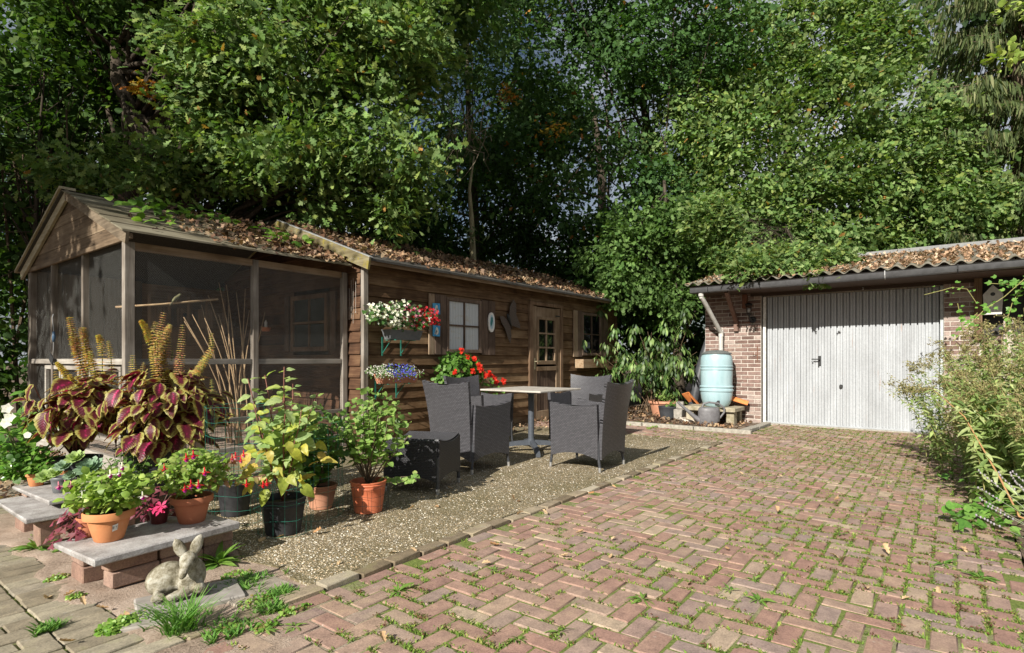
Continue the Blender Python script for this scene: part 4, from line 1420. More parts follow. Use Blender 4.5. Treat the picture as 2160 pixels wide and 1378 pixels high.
# ottoman
ot = thing('ottoman', 'low black woven ottoman with dipped seat between the orange pot and left chair', 'ottoman', (3.36, 3.50, .006), None, rad(22))
ot.rotation_euler = (0, 0, 0); ot.location = (0, 0, 0)
OW = .235
for k in range(4):
    Rz = Matrix.Rotation(k * math.pi / 2, 3, 'Z')
    def pan(u, v, k=k, Rz=Rz):
        s = 2 * u - 1; z0 = .09 + .045 * (1 - s * s); z1 = .43 - (.035 * (1 - s * s) if k % 2 == 0 else 0)
        z = z0 + (z1 - z0) * v
        return tuple(Rz @ Vector((s * OW, -OW, z))), (s * OW + 1, z)
    m = MB(); m.sheet(pan, 10, 8, .028); m.build('side_panel', M_WICD, ot, smooth=50)
m = MB(); m.sheet(lambda u, v: (((2 * u - 1) * (OW - .004), (2 * v - 1) * (OW + .004), .428 - .034 * (1 - (2 * u - 1) ** 2)), (u * .5, v * .5)), 10, 8, .03); m.build('top', M_WIC, ot, smooth=50)
for sx in (-1, 1):
    for sy in (-1, 1):
        m = MB(); m.tube([(sx * OW, sy * OW, .3), (sx * OW, sy * OW, .04)], .016, 10); lg = m.build('leg', M_LEG, ot, smooth=40)
        m = MB(); m.tube([(sx * OW, sy * OW, .041), (sx * OW, sy * OW, 0)], [.018, .015], 10); link_mesh('foot_cap', m.mesh('foot_cap', M_ALU, 40), lg, True)
ot.location = (3.42, 3.585, .006); ot.rotation_euler = (0, 0, rad(22))

# table
def tabtop():
    m, nt, out = newmat('stone_look_top')
    p = geo_pos(nt); n1 = noise(nt, p, 9, 6, .65, 1.2)
    col = ramp(nt, n1, [(.3, (.34, .30, .25)), (.5, (.45, .41, .36)), (.7, (.54, .50, .45))])
    princ(nt, out, col, .45, n1, .1, .003, 0, .4)
    return m


tb = thing('garden_table', 'square beige stone-look table on a dark grey pedestal between the four woven chairs', 'table', (5.5, 3.93, .006))
m = MB(); m.cbox((5.5, 3.93, .742), (.86, .86, .02), .004); m.build('tabletop', tabtop(), tb, smooth=35)
m = MB(); m.tube([(5.5, 3.93, .10), (5.5, 3.93, .69)], .036, 20); m.tube([(5.5, 3.93, .69), (5.5, 3.93, .73)], [.05, .07], 16)
m.tube([(5.5, 3.93, .085), (5.5, 3.93, .16)], .044, 16)
M_PED = simple('powder_grey', (.075, .085, .10), (.10, .11, .13), .42, 30, .08, .2)
m.build('column', M_PED, tb, smooth=35)
m = MB()
m.tube([(5.43, 3.86, .725), (5.46, 3.86, .70), (5.54, 3.86, .70), (5.57, 3.86, .725)], .006, 6); m.build('tilt_lever', M_BLACKM, tb)
for sx in (-1, 1):
    for sy in (-1, 1):
        a = Vector((sx, sy, 0)).normalized(); c = Vector((5.5, 3.93, 0)); L = .47 if (sx, sy) != (-1, -1) else .45
        pts = [c + a * .03 + Vector((0, 0, .115)), c + a * .20 + Vector((0, 0, .105)), c + a * (L - .10) + Vector((0, 0, .08)), c + a * L + Vector((0, 0, .028))]
        m = MB()
        side = Vector((-a.y, a.x, 0))
        for p, w, h in zip(pts, (.024, .024, .027, .030), (.030, .026, .022, .018)):
            m.v += [tuple(p + side * w + Vector((0, 0, h))), tuple(p - side * w + Vector((0, 0, h))), tuple(p - side * w - Vector((0, 0, h))), tuple(p + side * w - Vector((0, 0, h)))]
        for i in range(3):
            for k in range(4): m.f.append((i * 4 + k, i * 4 + (k + 1) % 4, i * 4 + 4 + (k + 1) % 4, i * 4 + 4 + k))
        m.f += [(3, 2, 1, 0), (12, 13, 14, 15)]
        lg = m.build('leg', M_PED, tb)
        m = MB(); m.tube([tuple(c + a * (L - .02) + Vector((0, 0, .022))), tuple(c + a * (L - .02) + Vector((0, 0, .006)))], .02, 10)
        link_mesh('foot', m.mesh('foot', M_BLACKM), lg, True)

# ================================================================== slab benches and pots
def slabmat():
    m, nt, out = newmat('grey_stone_slab')
    p = geo_pos(nt); n1 = noise(nt, p, 7, 6, .7); n2 = noise(nt, p, 120, 4, .7)
    col = ramp(nt, n1, [(.32, (.20, .18, .165)), (.5, (.36, .335, .32)), (.68, (.50, .48, .465))])
    col = mixc(nt, 1.0, col, ramp(nt, n2, [(.35, (.72, .72, .72)), (.65, (1.12, 1.12, 1.12))]), 'MULTIPLY')
    princ(nt, out, col, .8, n2, .5, .004, 0, .3)
    return m


M_SLAB = slabmat()
M_BLOCK = brick_mat('block_clay', [(0, (.26, .16, .12)), (.5, (.32, .21, .165)), (1, (.37, .27, .215))], False, .4, .25)


def slab(name, label, corners, z, th, supports):
    t = thing(name, label, 'bench', (sum(c[0] for c in corners) / 4, sum(c[1] for c in corners) / 4, 0))
    ctr = Vector((sum(c[0] for c in corners) / 4, sum(c[1] for c in corners) / 4))
    a = Vector(corners[1]) - Vector(corners[0]); b_ = Vector(corners[3]) - Vector(corners[0])
    ang = math.atan2(a.y, a.x)
    m = MB(); m.cbox((ctr.x, ctr.y, z - th / 2), (a.length, b_.length, th), .006, Matrix.Rotation(ang, 3, 'Z'), .004, random.Random(4)); m.build('slab', M_SLAB, t, smooth=35)
    for (x, y, zz, sx, sy, sz, r_) in supports:
        m = MB(); m.cbox((x, y, zz), (sx, sy, sz), .006, Matrix.Rotation(r_, 3, 'Z'), .002, random.Random(int(x * 1000))); m.build('brick', M_BLOCK, t, smooth=35)
    return t


slab('slab_bench', 'nearest grey stone slab on two courses of red bricks, carrying the two big terracotta pots', [(.865, 3.055), (1.56, 3.115), (1.56, 3.50), (.865, 3.50)], .20, .034,
     [(1.08, 3.20, .125, .215, .09, .075, .05), (1.08 + .222, 3.211, .125, .205, .09, .075, .05), (1.09, 3.20, .045, .215, .09, .078, .05), (1.31, 3.212, .045, .205, .09, .078, .05),
      (1.50, 3.225, .125, .16, .09, .075, .05), (1.50, 3.225, .045, .16, .09, .078, .05),
      (.975, 3.43, .125, .10, .16, .08, 0), (.975, 3.43, .04, .10, .17, .08, 0), (1.40, 3.43, .083, .20, .10, .16, 0)])
slab('slab_bench', 'pale stone slab lying low on bricks left of the purple oxalis', [(.875, 4.12), (1.50, 4.12), (1.50, 4.85), (.875, 4.85)], .20, .03,
     [(.99, 4.20, .085, .10, .12, .165, 0), (1.02, 4.72, .085, .10, .20, .165, 0), (1.40, 4.3, .085, .1, .2, .165, 0), (1.40, 4.72, .085, .10, .20, .165, 0)])
slab('slab_bench', 'small pale slab resting on top of the left slab under the succulent pot', [(.99, 4.24), (1.45, 4.26), (1.45, 4.92), (.99, 4.92)], .262, .03,
     [(1.05, 4.80, .215, .08, .1, .03, 0), (1.40, 4.40, .215, .08, .1, .03, 0)])


def terra(name, a, b, salt=.3):
    m, nt, out = newmat(name)
    p = geo_pos(nt); n1 = noise(nt, p, 9, 5, .65); n2 = noise(nt, p, 90, 4, .6)
    col = ramp(nt, n1, [(.3, a), (.7, b)])
    s = ramp(nt, noise(nt, p, 14, 6, .75), [(.60, (0, 0, 0)), (.75, (salt, salt, salt))])
    col = mixc(nt, s, col, (.55, .42, .33))
    princ(nt, out, col, .8, n2, .2, .003, 0, .25)
    return m


M_TER1 = terra('terracotta_bright', (.48, .19, .075), (.60, .26, .115))
M_TER2 = terra('terracotta_dark', (.36, .125, .065), (.47, .18, .095))
M_TER3 = terra('terracotta_matt', (.42, .19, .11), (.54, .27, .17), .5)
M_ORP = simple('orange_plastic', (.50, .13, .06), (.62, .19, .095), .45, 12, .05)
M_BLP = simple('black_plastic', (.018, .018, .02), (.036, .036, .038), .5, 20, .1)
M_GRP = simple('grey_plastic', (.10, .105, .11), (.15, .155, .16), .5, 14, .08)
M_DKP = simple('dark_plastic_tub', (.035, .037, .042), (.06, .062, .068), .45, 12, .1)
M_POTSOIL = simple('potting_soil', (.025, .017, .011), (.06, .042, .028), .95, 90, .8)


def pot(label, x, y, z, rt_, h, rb_, mat, rim=.0, rimh=.0, cat='flower pot', name='flower_pot', n=32, sx=1, sy=1, group=None, soil=.82, rings=()):
    t = thing(name, label, cat, (x, y, z), group)
    if x < 3: fc_ = math.hypot(x, y) / (x * .7937 + y * .6085); rt_, rb_ = rt_ / fc_, rb_ / fc_
    th = max(.006, rt_ * .06)
    ro = rt_ - rim
    prof = [(rb_ * .9, .0), (rb_, .006), (rb_ + (ro - rb_) * .5, h * .5 - .0)]
    if rim > 0:
        prof += [(ro - (ro - rb_) * rimh / h, h - rimh - .002), (rt_ - rim * .2, h - rimh + .004), (rt_, h - .006), (rt_ - .004, h)]
    else:
        for zr in rings:
            rr_ = rb_ + (ro - rb_) * zr
            prof += [(rr_ - .0, h * zr - .006), (rr_ + .005, h * zr), (rr_ + .001, h * zr + .006)]
        prof += [(rt_, h - .012), (rt_ + .004, h - .008), (rt_ + .004, h)]
        prof.sort(key=lambda q: q[1])
    prof += [(rt_ - th, h), (ro - th - .004, h * .8), (rb_ - th * .2, h * soil * .9)]
    m = MB(); m.lathe(prof, n, (x, y, z), sx, sy, capb=True); m.build('pot_body', mat, t, smooth=40)
    m = MB(); rs = rb_ + (ro - rb_) * soil - th
    m.lathe([(rs, 0), (rs * .6, .006), (.001, .012)], 20, (x, y, z + h * soil), sx, sy, capb=True); m.build('potting_soil', M_POTSOIL, t, smooth=True)
    return t


PA = pot('bright terracotta pot with a white sticker on the near slab bench', 1.030, 3.325, .20, .137, .150, .078, M_TER1, .010, .040)
# sticker: small curved patch that follows the pot
m = MB(); px0 = Vector((1.030, 3.325)); base = math.atan2(-3.325, -1.03) + .28
for i in range(5):
    for zz in (.060, .092):
        a = base + (i - 2) * .065; r_ = .078 + (.127 - .078) * (zz / .15) * 1.0 + .0062
        m.v.append((px0.x + r_ * .815 * math.cos(a), px0.y + r_ * .815 * math.sin(a), .20 + zz + .0015 * (i - 2)))
for i in range(4): m.f.append((i * 2, i * 2 + 2, i * 2 + 3, i * 2 + 1))
def stick():
    mm, nt, out = newmat('paper_sticker')
    p = geo_pos(nt, (1, 1, 1)); n1 = noise(nt, geo_pos(nt, (260, 260, 30)), 1.0, 2, .5)
    z = N(nt, 'ShaderNodeSeparateXYZ', {0: p}).outputs[2]
    band = ramp(nt, N(nt, 'ShaderNodeMath', {0: z, 1: .20}, operation='SUBTRACT').outputs[0], [(.066, (0, 0, 0)), (.068, (1, 1, 1)), (.084, (1, 1, 1)), (.086, (0, 0, 0))])
    bars = ramp(nt, n1, [(.48, (.62, .6, .55)), (.52, (.25, .24, .22))])
    princ(nt, out, mixc(nt, band, (.66, .64, .58), bars), .7)
    return mm
m.build('sticker', stick(), PA)
pot('terracotta pot of red and purple fuchsia at the right end of the near slab bench', 1.421, 3.322, .20, .123, .148, .075, M_TER2, .009, .038)
pot('small terracotta pot behind the bright pot, holding the purple oxalis', .99, 3.475, .20, .072, .10, .05, M_TER2, .006, .025)
pot('small dark red pot half hidden between the two terracotta pots', 1.30, 3.44, .20, .062, .095, .045, simple('dark_red_glaze', (.10, .02, .02), (.15, .035, .03), .4), .0)
pot('tall black plastic pot standing behind the near bench inside a wire ring', 1.993, 3.99, .006, .133, .262, .098, M_BLP, rings=(.86,))
pot('black plastic pot nearest the kerb, wrapped in green wire mesh under the tall plant', 1.974, 3.335, .006, .146, .225, .112, M_BLP, rings=(.9, .8))
pot('terracotta pot tucked behind the black pot with the dense green shrub', 2.467, 3.66, .006, .118, .175, .082, M_TER3, .0, rings=(.75, .88))
pot('ribbed orange plastic pot under the round-leaved shrub, left of the ottoman', 2.619, 3.31, .006, .129, .225, .100, M_ORP, rings=(.8, .9))
PI = pot('large black plastic tub carrying the right coleus plant', 1.70, 4.66, .10, .205, .455, .17, M_DKP, rings=(.9,))
pot('dark grey oval trough carrying the left coleus plant', 1.36, 5.05, .0, .20, .385, .165, M_DKP, rings=(.92, .82))
pot('small grey plastic pot of succulents on the small pale slab', 1.12, 4.44, .262, .078, .10, .058, M_GRP, .004, .02)
pot('small terracotta pot left of the succulents on the small pale slab', 1.075, 4.80, .262, .075, .085, .05, M_TER1, .005, .022)
pot('second small terracotta pot behind the succulents, touching its neighbour', 1.19, 4.72, .262, .07, .08, .05, M_TER1, .005, .022)

# ---- wire rings round the pots
M_WIRE = simple('green_wire', (.02, .16, .11), (.035, .22, .16), .5, 20, .1)
M_WIRED = simple('black_wire', (.02, .03, .028), (.03, .045, .04), .5, 20, .1)


def wire_ring(label, x, y, r_, h, seed, mat=None, nseg=20, nrow=None, loose=.02, arc=1.0, lean=.0):
    t = thing('wire_cage', label, 'wire mesh', (x, y, 0))
    q = random.Random(seed); nrow = nrow or int(h / .078) + 1
    ph = [q.uniform(0, 6.28) for _ in range(3)]
    def P(i, k):
        a = 2 * math.pi * arc * i / nseg + ph[0]; z = .012 + k * (h - .01) / (nrow - 1)
        rr_ = r_ * (1 + .05 * math.sin(2 * a + ph[1]) + .03 * math.sin(3 * a + z * 7 + ph[2])) + loose * z
        return (x + rr_ * math.cos(a) + lean * z, y + rr_ * math.sin(a), z + .006 * math.sin(5 * a + k))
    m = MB()
    for i in range(nseg if arc >= 1 else nseg + 1): m.tube([P(i, k) for k in range(nrow)], .0013, 3, False)
    m.build('upright_wires', mat or M_WIRE, t)
    m = MB()
    for k in range(nrow): m.tube([P(i, k) for i in range(nseg + 1)], .0012, 3, False)
    m.build('cross_wires', mat or M_WIRE, t)


wire_ring('green wire mesh ring around the black pot nearest the kerb', 1.985, 3.34, .155, .30, 3, nseg=14, nrow=4)
wire_ring('tall green wire mesh cylinder rising beside the aviary middle post', 1.93, 3.86, .19, .78, 5, nseg=16, nrow=9, lean=.02)
wire_ring('green wire mesh ring around the ribbed orange pot', 2.625, 3.315, .150, .20, 8, M_WIRED, 16, 4)
wire_ring('green wire mesh standing behind the tall leafy plant', 2.30, 3.62, .26, .66, 12, nseg=18, nrow=8)
wire_ring('dark wire mesh cylinder standing beside the cardboard tubes', 2.05, 4.55, .20, .60, 15, M_WIRED, 18, 8)

# ================================================================== plants in pots
def tmesh(name, tpl, mat, colr=(.1, .2, .05), cup=0):
    v, f = tpl
    me = bpy.data.meshes.new(name); me.from_pydata(v.tolist(), [], f.tolist()); me.materials.append(mat)
    uvl = me.uv_layers.new(name='UVMap'); me.shade_smooth()
    co = {i: (v[i][0] + .5, v[i][1]) for i in range(len(v))}
    uvl.data.foreach_set('uv', np.array([co[l.vertex_index] for l in me.loops], np.float32).ravel())
    return me


def rich_leaf(n=6, w=.3, fold=.15, droop=.2, wav=.02, peak=.45, seed=0, serr=0):
    q = random.Random(seed); vs = []; fs = []
    for i in range(n + 1):
        y = i / n
        hw = w * (math.sin(math.pi * min(1, y ** (.72 if peak < .5 else 1.1)))) ** .75 if 0 < i < n else .012
        if serr and 0 < i < n: hw *= 1 + serr * (1 if i % 2 else -1)
        z = -droop * y * y
        wv = wav * math.sin(i * 2.1 + seed)
        vs += [(-hw, y - .02 * (i < n), z + fold * hw + wv), (-hw * .5, y, z + fold * hw * .75), (0, y, z - .01), (hw * .5, y, z + fold * hw * .75), (hw, y - .02 * (i < n), z + fold * hw - wv)]
    for i in range(n):
        for j in range(4):
            a = i * 5 + j; fs += [(a, a + 1, a + 6), (a, a + 6, a + 5)]
    return np.array(vs, float), np.array(fs, int)


def add_leaf(me, parent, p, nrm, yd, s, name='leaf'):
    z = Vector(nrm).normalized(); y = Vector(yd); y = (y - z * y.dot(z))
    if y.length < 1e-4: y = z.orthogonal()
    y.normalize(); x = y.cross(z)
    o = bpy.data.objects.new(name, me); COL.objects.link(o)
    M = Matrix(((x.x, y.x, z.x, p[0]), (x.y, y.y, z.y, p[1]), (x.z, y.z, z.z, p[2]), (0, 0, 0, 1))) @ Matrix.Diagonal((s, s, s, 1))
    o.parent = parent
    o.matrix_parent_inverse = parent.matrix_world.inverted() if False else Matrix.Translation(-Vector(parent.location))
    o.matrix_basis = M
    return o


def potted(label, cat, x, y, z, R_, H, nst, nleaf, lsize, meshes, stemmat, seed, tipup=.5, bias=(0, 0), lower=.15, pairs=True, ystr=1.0, zlow=0.0, lean=0.0, fill=0, fc=None):
    """bushy plant: curved stems from the pot with leaves set along them"""
    t = thing(cat.replace(' ', '_'), label, cat, (x, y, z))
    q = random.Random(seed); m = MB(); nodes = []
    for i in range(nst):
        a = 2 * math.pi * (i + q.random() * .7) / nst; rr_ = R_ * math.sqrt(q.random()) * 1.0
        hh = H * (1 - .40 * (rr_ / R_) ** 2) * q.uniform(.82, 1.05)
        ex, ey = x + bias[0] + rr_ * math.cos(a), y + bias[1] + rr_ * math.sin(a)
        pts = []
        for k in range(7):
            u = k / 6
            pts.append(Vector((x + (ex - x) * u ** .9 + q.uniform(-.008, .008), y + (ey - y) * u ** .9 + q.uniform(-.008, .008), z + zlow * u + hh * u)))
        m.tube(pts, [.0045 * (1 - .6 * k / 6) * (H / .4) ** .5 for k in range(7)], 5)
        nodes.append((pts, a))
    m.build('stems', stemmat, t, smooth=True)
    per = max(1, nleaf // nst); cnt = 0
    for pts, a in nodes:
        for k in range(per):
            u = lower + (1 - lower) * (k + q.random() * .6) / per
            f = u * 6; i0 = min(5, int(f)); p = pts[i0].lerp(pts[i0 + 1], min(1, f - i0))
            az_ = (k * 2.4 + q.random() * .8) if not pairs else ((k // 2) * 1.57 + (k % 2) * math.pi + q.uniform(-.35, .35))
            el = rad(q.uniform(-30, 45) + 22 * tipup * u)
            yd = Vector((math.cos(az_) * math.cos(el), math.sin(az_) * math.cos(el), math.sin(el)))
            nr = Vector((0, 0, 1)) + Vector((q.gauss(0, .35) - .35, q.gauss(0, .35) - .2, 0)) - yd * .3
            s = lsize * q.uniform(.65, 1.15) * (1 - .45 * max(0, u - .75) / .25)
            add_leaf(q.choice(meshes), t, p + yd * lsize * .15, nr, yd, s); cnt += 1
    if fill:
        rg = np.random.default_rng(seed); u = unit(rg.normal(0, 1, (fill, 3))) * rg.random((fill, 1)) ** .4
        P = np.array([x + bias[0], y + bias[1], z + H * (lower * .5 + .52)]) + u * np.array([R_ * .95, R_ * .95, H * (.5 - lower * .35)])
        leafmass('foliage', T_ROUND, P, unit(rg.normal(0, .5, (fill, 3)) + [-.3, -.2, .8]), rg.normal(0, 1, (fill, 3)), lsize * (.45 + .5 * rg.random(fill)), palette(fill, fc or [(.14, .24, .05), (.20, .31, .07), (.10, .18, .04)]), M_LEAFP, t, 'stuff')
    return t, nodes


G_ = lambda *c: [(i / (len(c) - 1), k) for i, k in enumerate(c)]
M_L_TALL = foliage('leaf_tall_plant', ramp_stops=G_((.18, .28, .09), (.28, .38, .17), (.36, .43, .20), (.24, .34, .08), (.42, .45, .09), (.30, .39, .18)), rough=.42, spec=.45)
M_L_YEL = foliage('leaf_yellowing', ramp_stops=G_((.36, .38, .05), (.50, .42, .07), (.25, .31, .05), (.55, .40, .10), (.30, .36, .08)), rough=.45)
M_L_ROUND = foliage('leaf_round_green', ramp_stops=G_((.15, .27, .06), (.22, .35, .09), (.29, .42, .12), (.18, .30, .07), (.35, .43, .14)), rough=.45, spec=.4)
M_L_DENSE = foliage('leaf_dense_green', ramp_stops=G_((.06, .14, .03), (.10, .20, .045), (.15, .26, .06), (.08, .17, .035)), rough=.45)
M_L_FUCH = foliage('leaf_fuchsia', ramp_stops=G_((.20, .32, .07), (.30, .40, .10), (.17, .28, .05), (.40, .45, .15), (.32, .30, .10)), rough=.4, spec=.45)
M_L_MAND = foliage('leaf_glossy', ramp_stops=G_((.08, .22, .03), (.14, .30, .05), (.22, .38, .07), (.08, .17, .03)), rough=.28, spec=.6)
M_L_OX = foliage('leaf_oxalis', ramp_stops=G_((.10, .018, .035), (.18, .03, .06), (.14, .035, .05), (.25, .05, .085), (.17, .07, .07)), rough=.45, trans=.25)
M_L_GER = foliage('leaf_geranium', ramp_stops=G_((.06, .15, .02), (.10, .22, .03), (.15, .28, .045)), rough=.5)
M_L_BEG = foliage('leaf_begonia', ramp_stops=G_((.03, .09, .02), (.06, .14, .03), (.09, .18, .05), (.06, .05, .03)), rough=.3, spec=.55)
M_ST_RED = simple('red_stem', (.14, .05, .035), (.22, .09, .06), .6)
M_ST_GRN = simple('green_stem', (.10, .15, .04), (.16, .20, .06), .6)
M_ST_BRN = simple('brown_stem', (.09, .06, .035), (.16, .11, .07), .7)

LM = {}
M_LEAFP = foliage('leaf_fill', rough=.45, spec=.4)
def lms(key, mat, **kw):
    if key not in LM: LM[key] = [tmesh('leaf', rich_leaf(seed=s_, **kw), mat) for s_ in range(3)]
    return LM[key]


TALL = lms('tall', M_L_TALL, n=6, w=.30, fold=.25, droop=.28, wav=.03)
YEL = lms('yel', M_L_YEL, n=6, w=.33, fold=.25, droop=.5, wav=.05)
RND = lms('rnd', M_L_ROUND, n=5, w=.40, fold=.2, droop=.15)
DNS = lms('dns', M_L_DENSE, n=5, w=.34, fold=.2, droop=.25)
FUC = lms('fuc', M_L_FUCH, n=5, w=.27, fold=.25, droop=.3)
MND = lms('mnd', M_L_MAND, n=6, w=.25, fold=.3, droop=.25)
GER = lms('ger', M_L_GER, n=5, w=.46, fold=.15, droop=.1, wav=.06)
BEG = lms('beg', M_L_BEG, n=4, w=.42, fold=.2, droop=.2)

# tall plant in the black pot
tp_, nd = potted('tall plant with pale green upper leaves and yellow lower leaves in the black pot', 'leafy plant', 1.974, 3.335, .20, .26, .95, 8, 200, .100, TALL, M_ST_RED, 41, lower=.22, bias=(-.02, .02))
q = random.Random(5)
for i in range(44):
    a = q.random() * 6.28; r_ = .06 + .2 * math.sqrt(q.random()); zz = .30 + .33 * q.random()
    p = Vector((1.96 + r_ * math.cos(a), 3.33 + r_ * math.sin(a), zz))
    yd = Vector((math.cos(a), math.sin(a), q.uniform(-1.2, .3)))
    add_leaf(q.choice(YEL), tp_, p, Vector((-.6, -.35, .6)) + Vector((q.gauss(0, .5), q.gauss(0, .5), q.gauss(0, .3))), yd, q.uniform(.06, .105))
potted('round-leaved bright green shrub growing from the ribbed orange pot', 'potted shrub', 2.619, 3.31, .20, .29, .66, 20, 298, .060, RND, M_ST_BRN, 42, lower=.32, bias=(.03, 0), fill=300, fc=[(.18, .29, .07), (.26, .38, .10), (.13, .22, .05)])
q = random.Random(6)
tl = thing('trailing_shoot', 'short leafy shoot hanging over the right side of the ribbed orange pot', 'shoot', (2.75, 3.25, .2))
m = MB(); sp = [Vector((2.72, 3.29, .22)), Vector((2.80, 3.22, .21)), Vector((2.88, 3.16, .20)), Vector((2.93, 3.13, .26))]; m.tube(sp, .003, 5); m.build('stem', M_ST_BRN, tl)
for i in range(26):
    f = i / 26 * 2.99; p = sp[int(f)].lerp(sp[int(f) + 1], f - int(f)); a = i * 2.4
    add_leaf(q.choice(RND), tl, p, (-.4 + q.gauss(0, .3), -.5, .8), (math.cos(a), math.sin(a), q.uniform(-.5, .5)), .045)
potted('dense dark green bush growing between the tall plant and the round-leaved shrub', 'potted shrub', 2.40, 3.66, .15, .32, .60, 18, 298, .070, DNS, M_ST_BRN, 43, lower=.12, fill=420, fc=[(.08, .16, .035), (.12, .21, .05)])
potted('low green groundcover filling the tall black pot behind the bench', 'potted herb', 1.993, 3.99, .22, .13, .09, 18, 160, .02, RND, M_ST_GRN, 44, lower=.1)


def flower_mat(name, c, trans=.3):
    return foliage(name, ramp_stops=[(0, tuple(q * .8 for q in c)), (1, tuple(min(1, q * 1.15) for q in c))], trans=trans, rough=.5)


M_FRED, M_FPUR, M_FPNK, M_FWHT = flower_mat('petal_red', (.62, .02, .03)), flower_mat('petal_purple', (.42, .02, .32)), flower_mat('petal_pink', (.72, .28, .40)), flower_mat('petal_white', (.80, .78, .74))
M_FMAG, M_FYEL, M_FBLU = flower_mat('petal_magenta', (.55, .03, .14)), flower_mat('petal_yellow', (.75, .45, .02)), flower_mat('petal_blue', (.10, .12, .62))
M_FSCA = flower_mat('petal_scarlet', (.75, .035, .015))


def petal_ring(m, c, ax, n, L, w, up, tw=0):
    ax = Vector(ax).normalized(); a = ax.orthogonal().normalized(); b_ = ax.cross(a)
    for k in range(n):
        t_ = 2 * math.pi * k / n + tw; d = a * math.cos(t_) + b_ * math.sin(t_); s_ = ax.cross(d)
        p0 = Vector(c); p1 = p0 + d * L * .55 + ax * L * up * .6; p2 = p0 + d * L + ax * L * up
        m.add([p0, p1 + s_ * w, p2, p1 - s_ * w], [(0, 1, 2), (0, 2, 3)])


def fuchsia_flower(c, s, sep, cor):
    t = thing('fuchsia_flower', None, None, c)
    return t


def hang_flower(root, c, s, msep, mcor):
    c = Vector(c); dn = Vector((.1, .05, -1)).normalized()
    f = bpy.data.objects.new('flower', None); COL.objects.link(f); f.location = c; adopt(f, root); f.matrix_parent_inverse = Matrix.Translation(-Vector(root.location))
    m = MB(); m.tube([c - dn * s * .55, c - dn * s * .15, c], [s * .05, s * .09, s * .11], 6); petal_ring(m, c, dn, 4, s * .65, s * .15, .25); link_mesh('sepals', m.mesh('sepals', msep, True), f, True)
    m = MB(); m.tube([c + dn * s * .02, c + dn * s * .22, c + dn * s * .46], [s * .12, s * .22, s * .17], 8, False); m.tube([c + dn * s * .4, c + dn * s * .8], s * .015, 4); link_mesh('corolla', m.mesh('corolla', mcor, True), f, True)


fa, _ = potted('pale pink and purple fuchsia with light green leaves in the bright terracotta pot', 'fuchsia plant', 1.03, 3.325, .33, .20, .22, 20, 295, .048, FUC, M_ST_BRN, 51, lower=.05, zlow=-.02, fill=650, fc=[(.26, .38, .08), (.34, .44, .11), (.18, .28, .05)])
for px, py, d in ((233, 1000, 2.76), (252, 997, 2.78), (258, 984, 2.8), (138, 1022, 2.8), (150, 1024, 2.8), (124, 1025, 2.78), (174, 1046, 2.72), (301, 1046, 2.75)):
    c = spot(d, px, py); hang_flower(fa, c, .040, M_FWHT if px > 200 or px == 174 else M_FPNK, M_FPUR if px != 174 else M_FWHT)
fb, _ = potted('red and purple fuchsia bush in the right terracotta pot on the near bench', 'fuchsia plant', 1.421, 3.322, .33, .20, .27, 20, 295, .042, FUC, M_ST_BRN, 52, lower=.1, fill=650, fc=[(.22, .34, .07), (.30, .38, .10), (.16, .25, .05)])
for px, py, d in ((393, 966, 3.0), (408, 960, 3.0), (347, 988, 3.0), (403, 1022, 2.95), (419, 1022, 2.95), (390, 1030, 3.0), (432, 995, 3.0)):
    hang_flower(fb, spot(d, px, py), .046, M_FRED, M_FPUR)
fc = thing('fuchsia_shoot', 'long arching fuchsia shoot with pinkish leaves crossing in front of the tall black pot', 'shoot', tuple(spot(3.2, 470, 1010)))
sp = [Vector(spot(3.15, 440, 1028)), Vector(spot(3.2, 475, 1015)), Vector(spot(3.25, 520, 1010)), Vector(spot(3.3, 560, 1002))]
m = MB(); m.tube(sp, .0028, 5); sp2 = [Vector(spot(3.15, 440, 1010)), Vector(spot(3.2, 470, 985)), Vector(spot(3.25, 500, 955))]; m.tube(sp2, .0025, 5); m.build('stem', M_ST_RED, fc)
M_L_PNK = foliage('leaf_reddening', ramp_stops=G_((.35, .16, .10), (.45, .28, .16), (.28, .26, .08), (.5, .22, .2)), rough=.45)
PNK = lms('pnk', M_L_PNK, n=5, w=.27, fold=.25, droop=.4)
q = random.Random(3)
for S_ in (sp, sp2):
    for i in range(16):
        f = i / 16 * (len(S_) - 1.01); p = S_[int(f)].lerp(S_[int(f) + 1], f - int(f)); a = i * 2.3
        add_leaf(q.choice(PNK if q.random() < .6 else FUC), fc, p, (-.5 + q.gauss(0, .3), -.5, .6), (math.cos(a), math.sin(a), -.9), .045)
for px, py in ((497, 962), (508, 970), (490, 966), (520, 1020), (563, 1018), (555, 1022), (514, 958)):
    hang_flower(fc, spot(3.2, px, py), .042, M_FRED, M_FPNK if py < 1000 else M_FRED)
st = thing('fuchsia_bloom', 'fallen crimson star-shaped bloom lying on the slab between the two terracotta pots', 'bloom', (1.25, 3.28, .21))
m = MB()
for px, py in ((325, 1072), (340, 1068), (336, 1076)): petal_ring(m, Vector(spot(2.86, px, py)), (-.5, -.6, .6), 5, .036, .008, .1, px)
m.build('petals', M_FMAG, st)

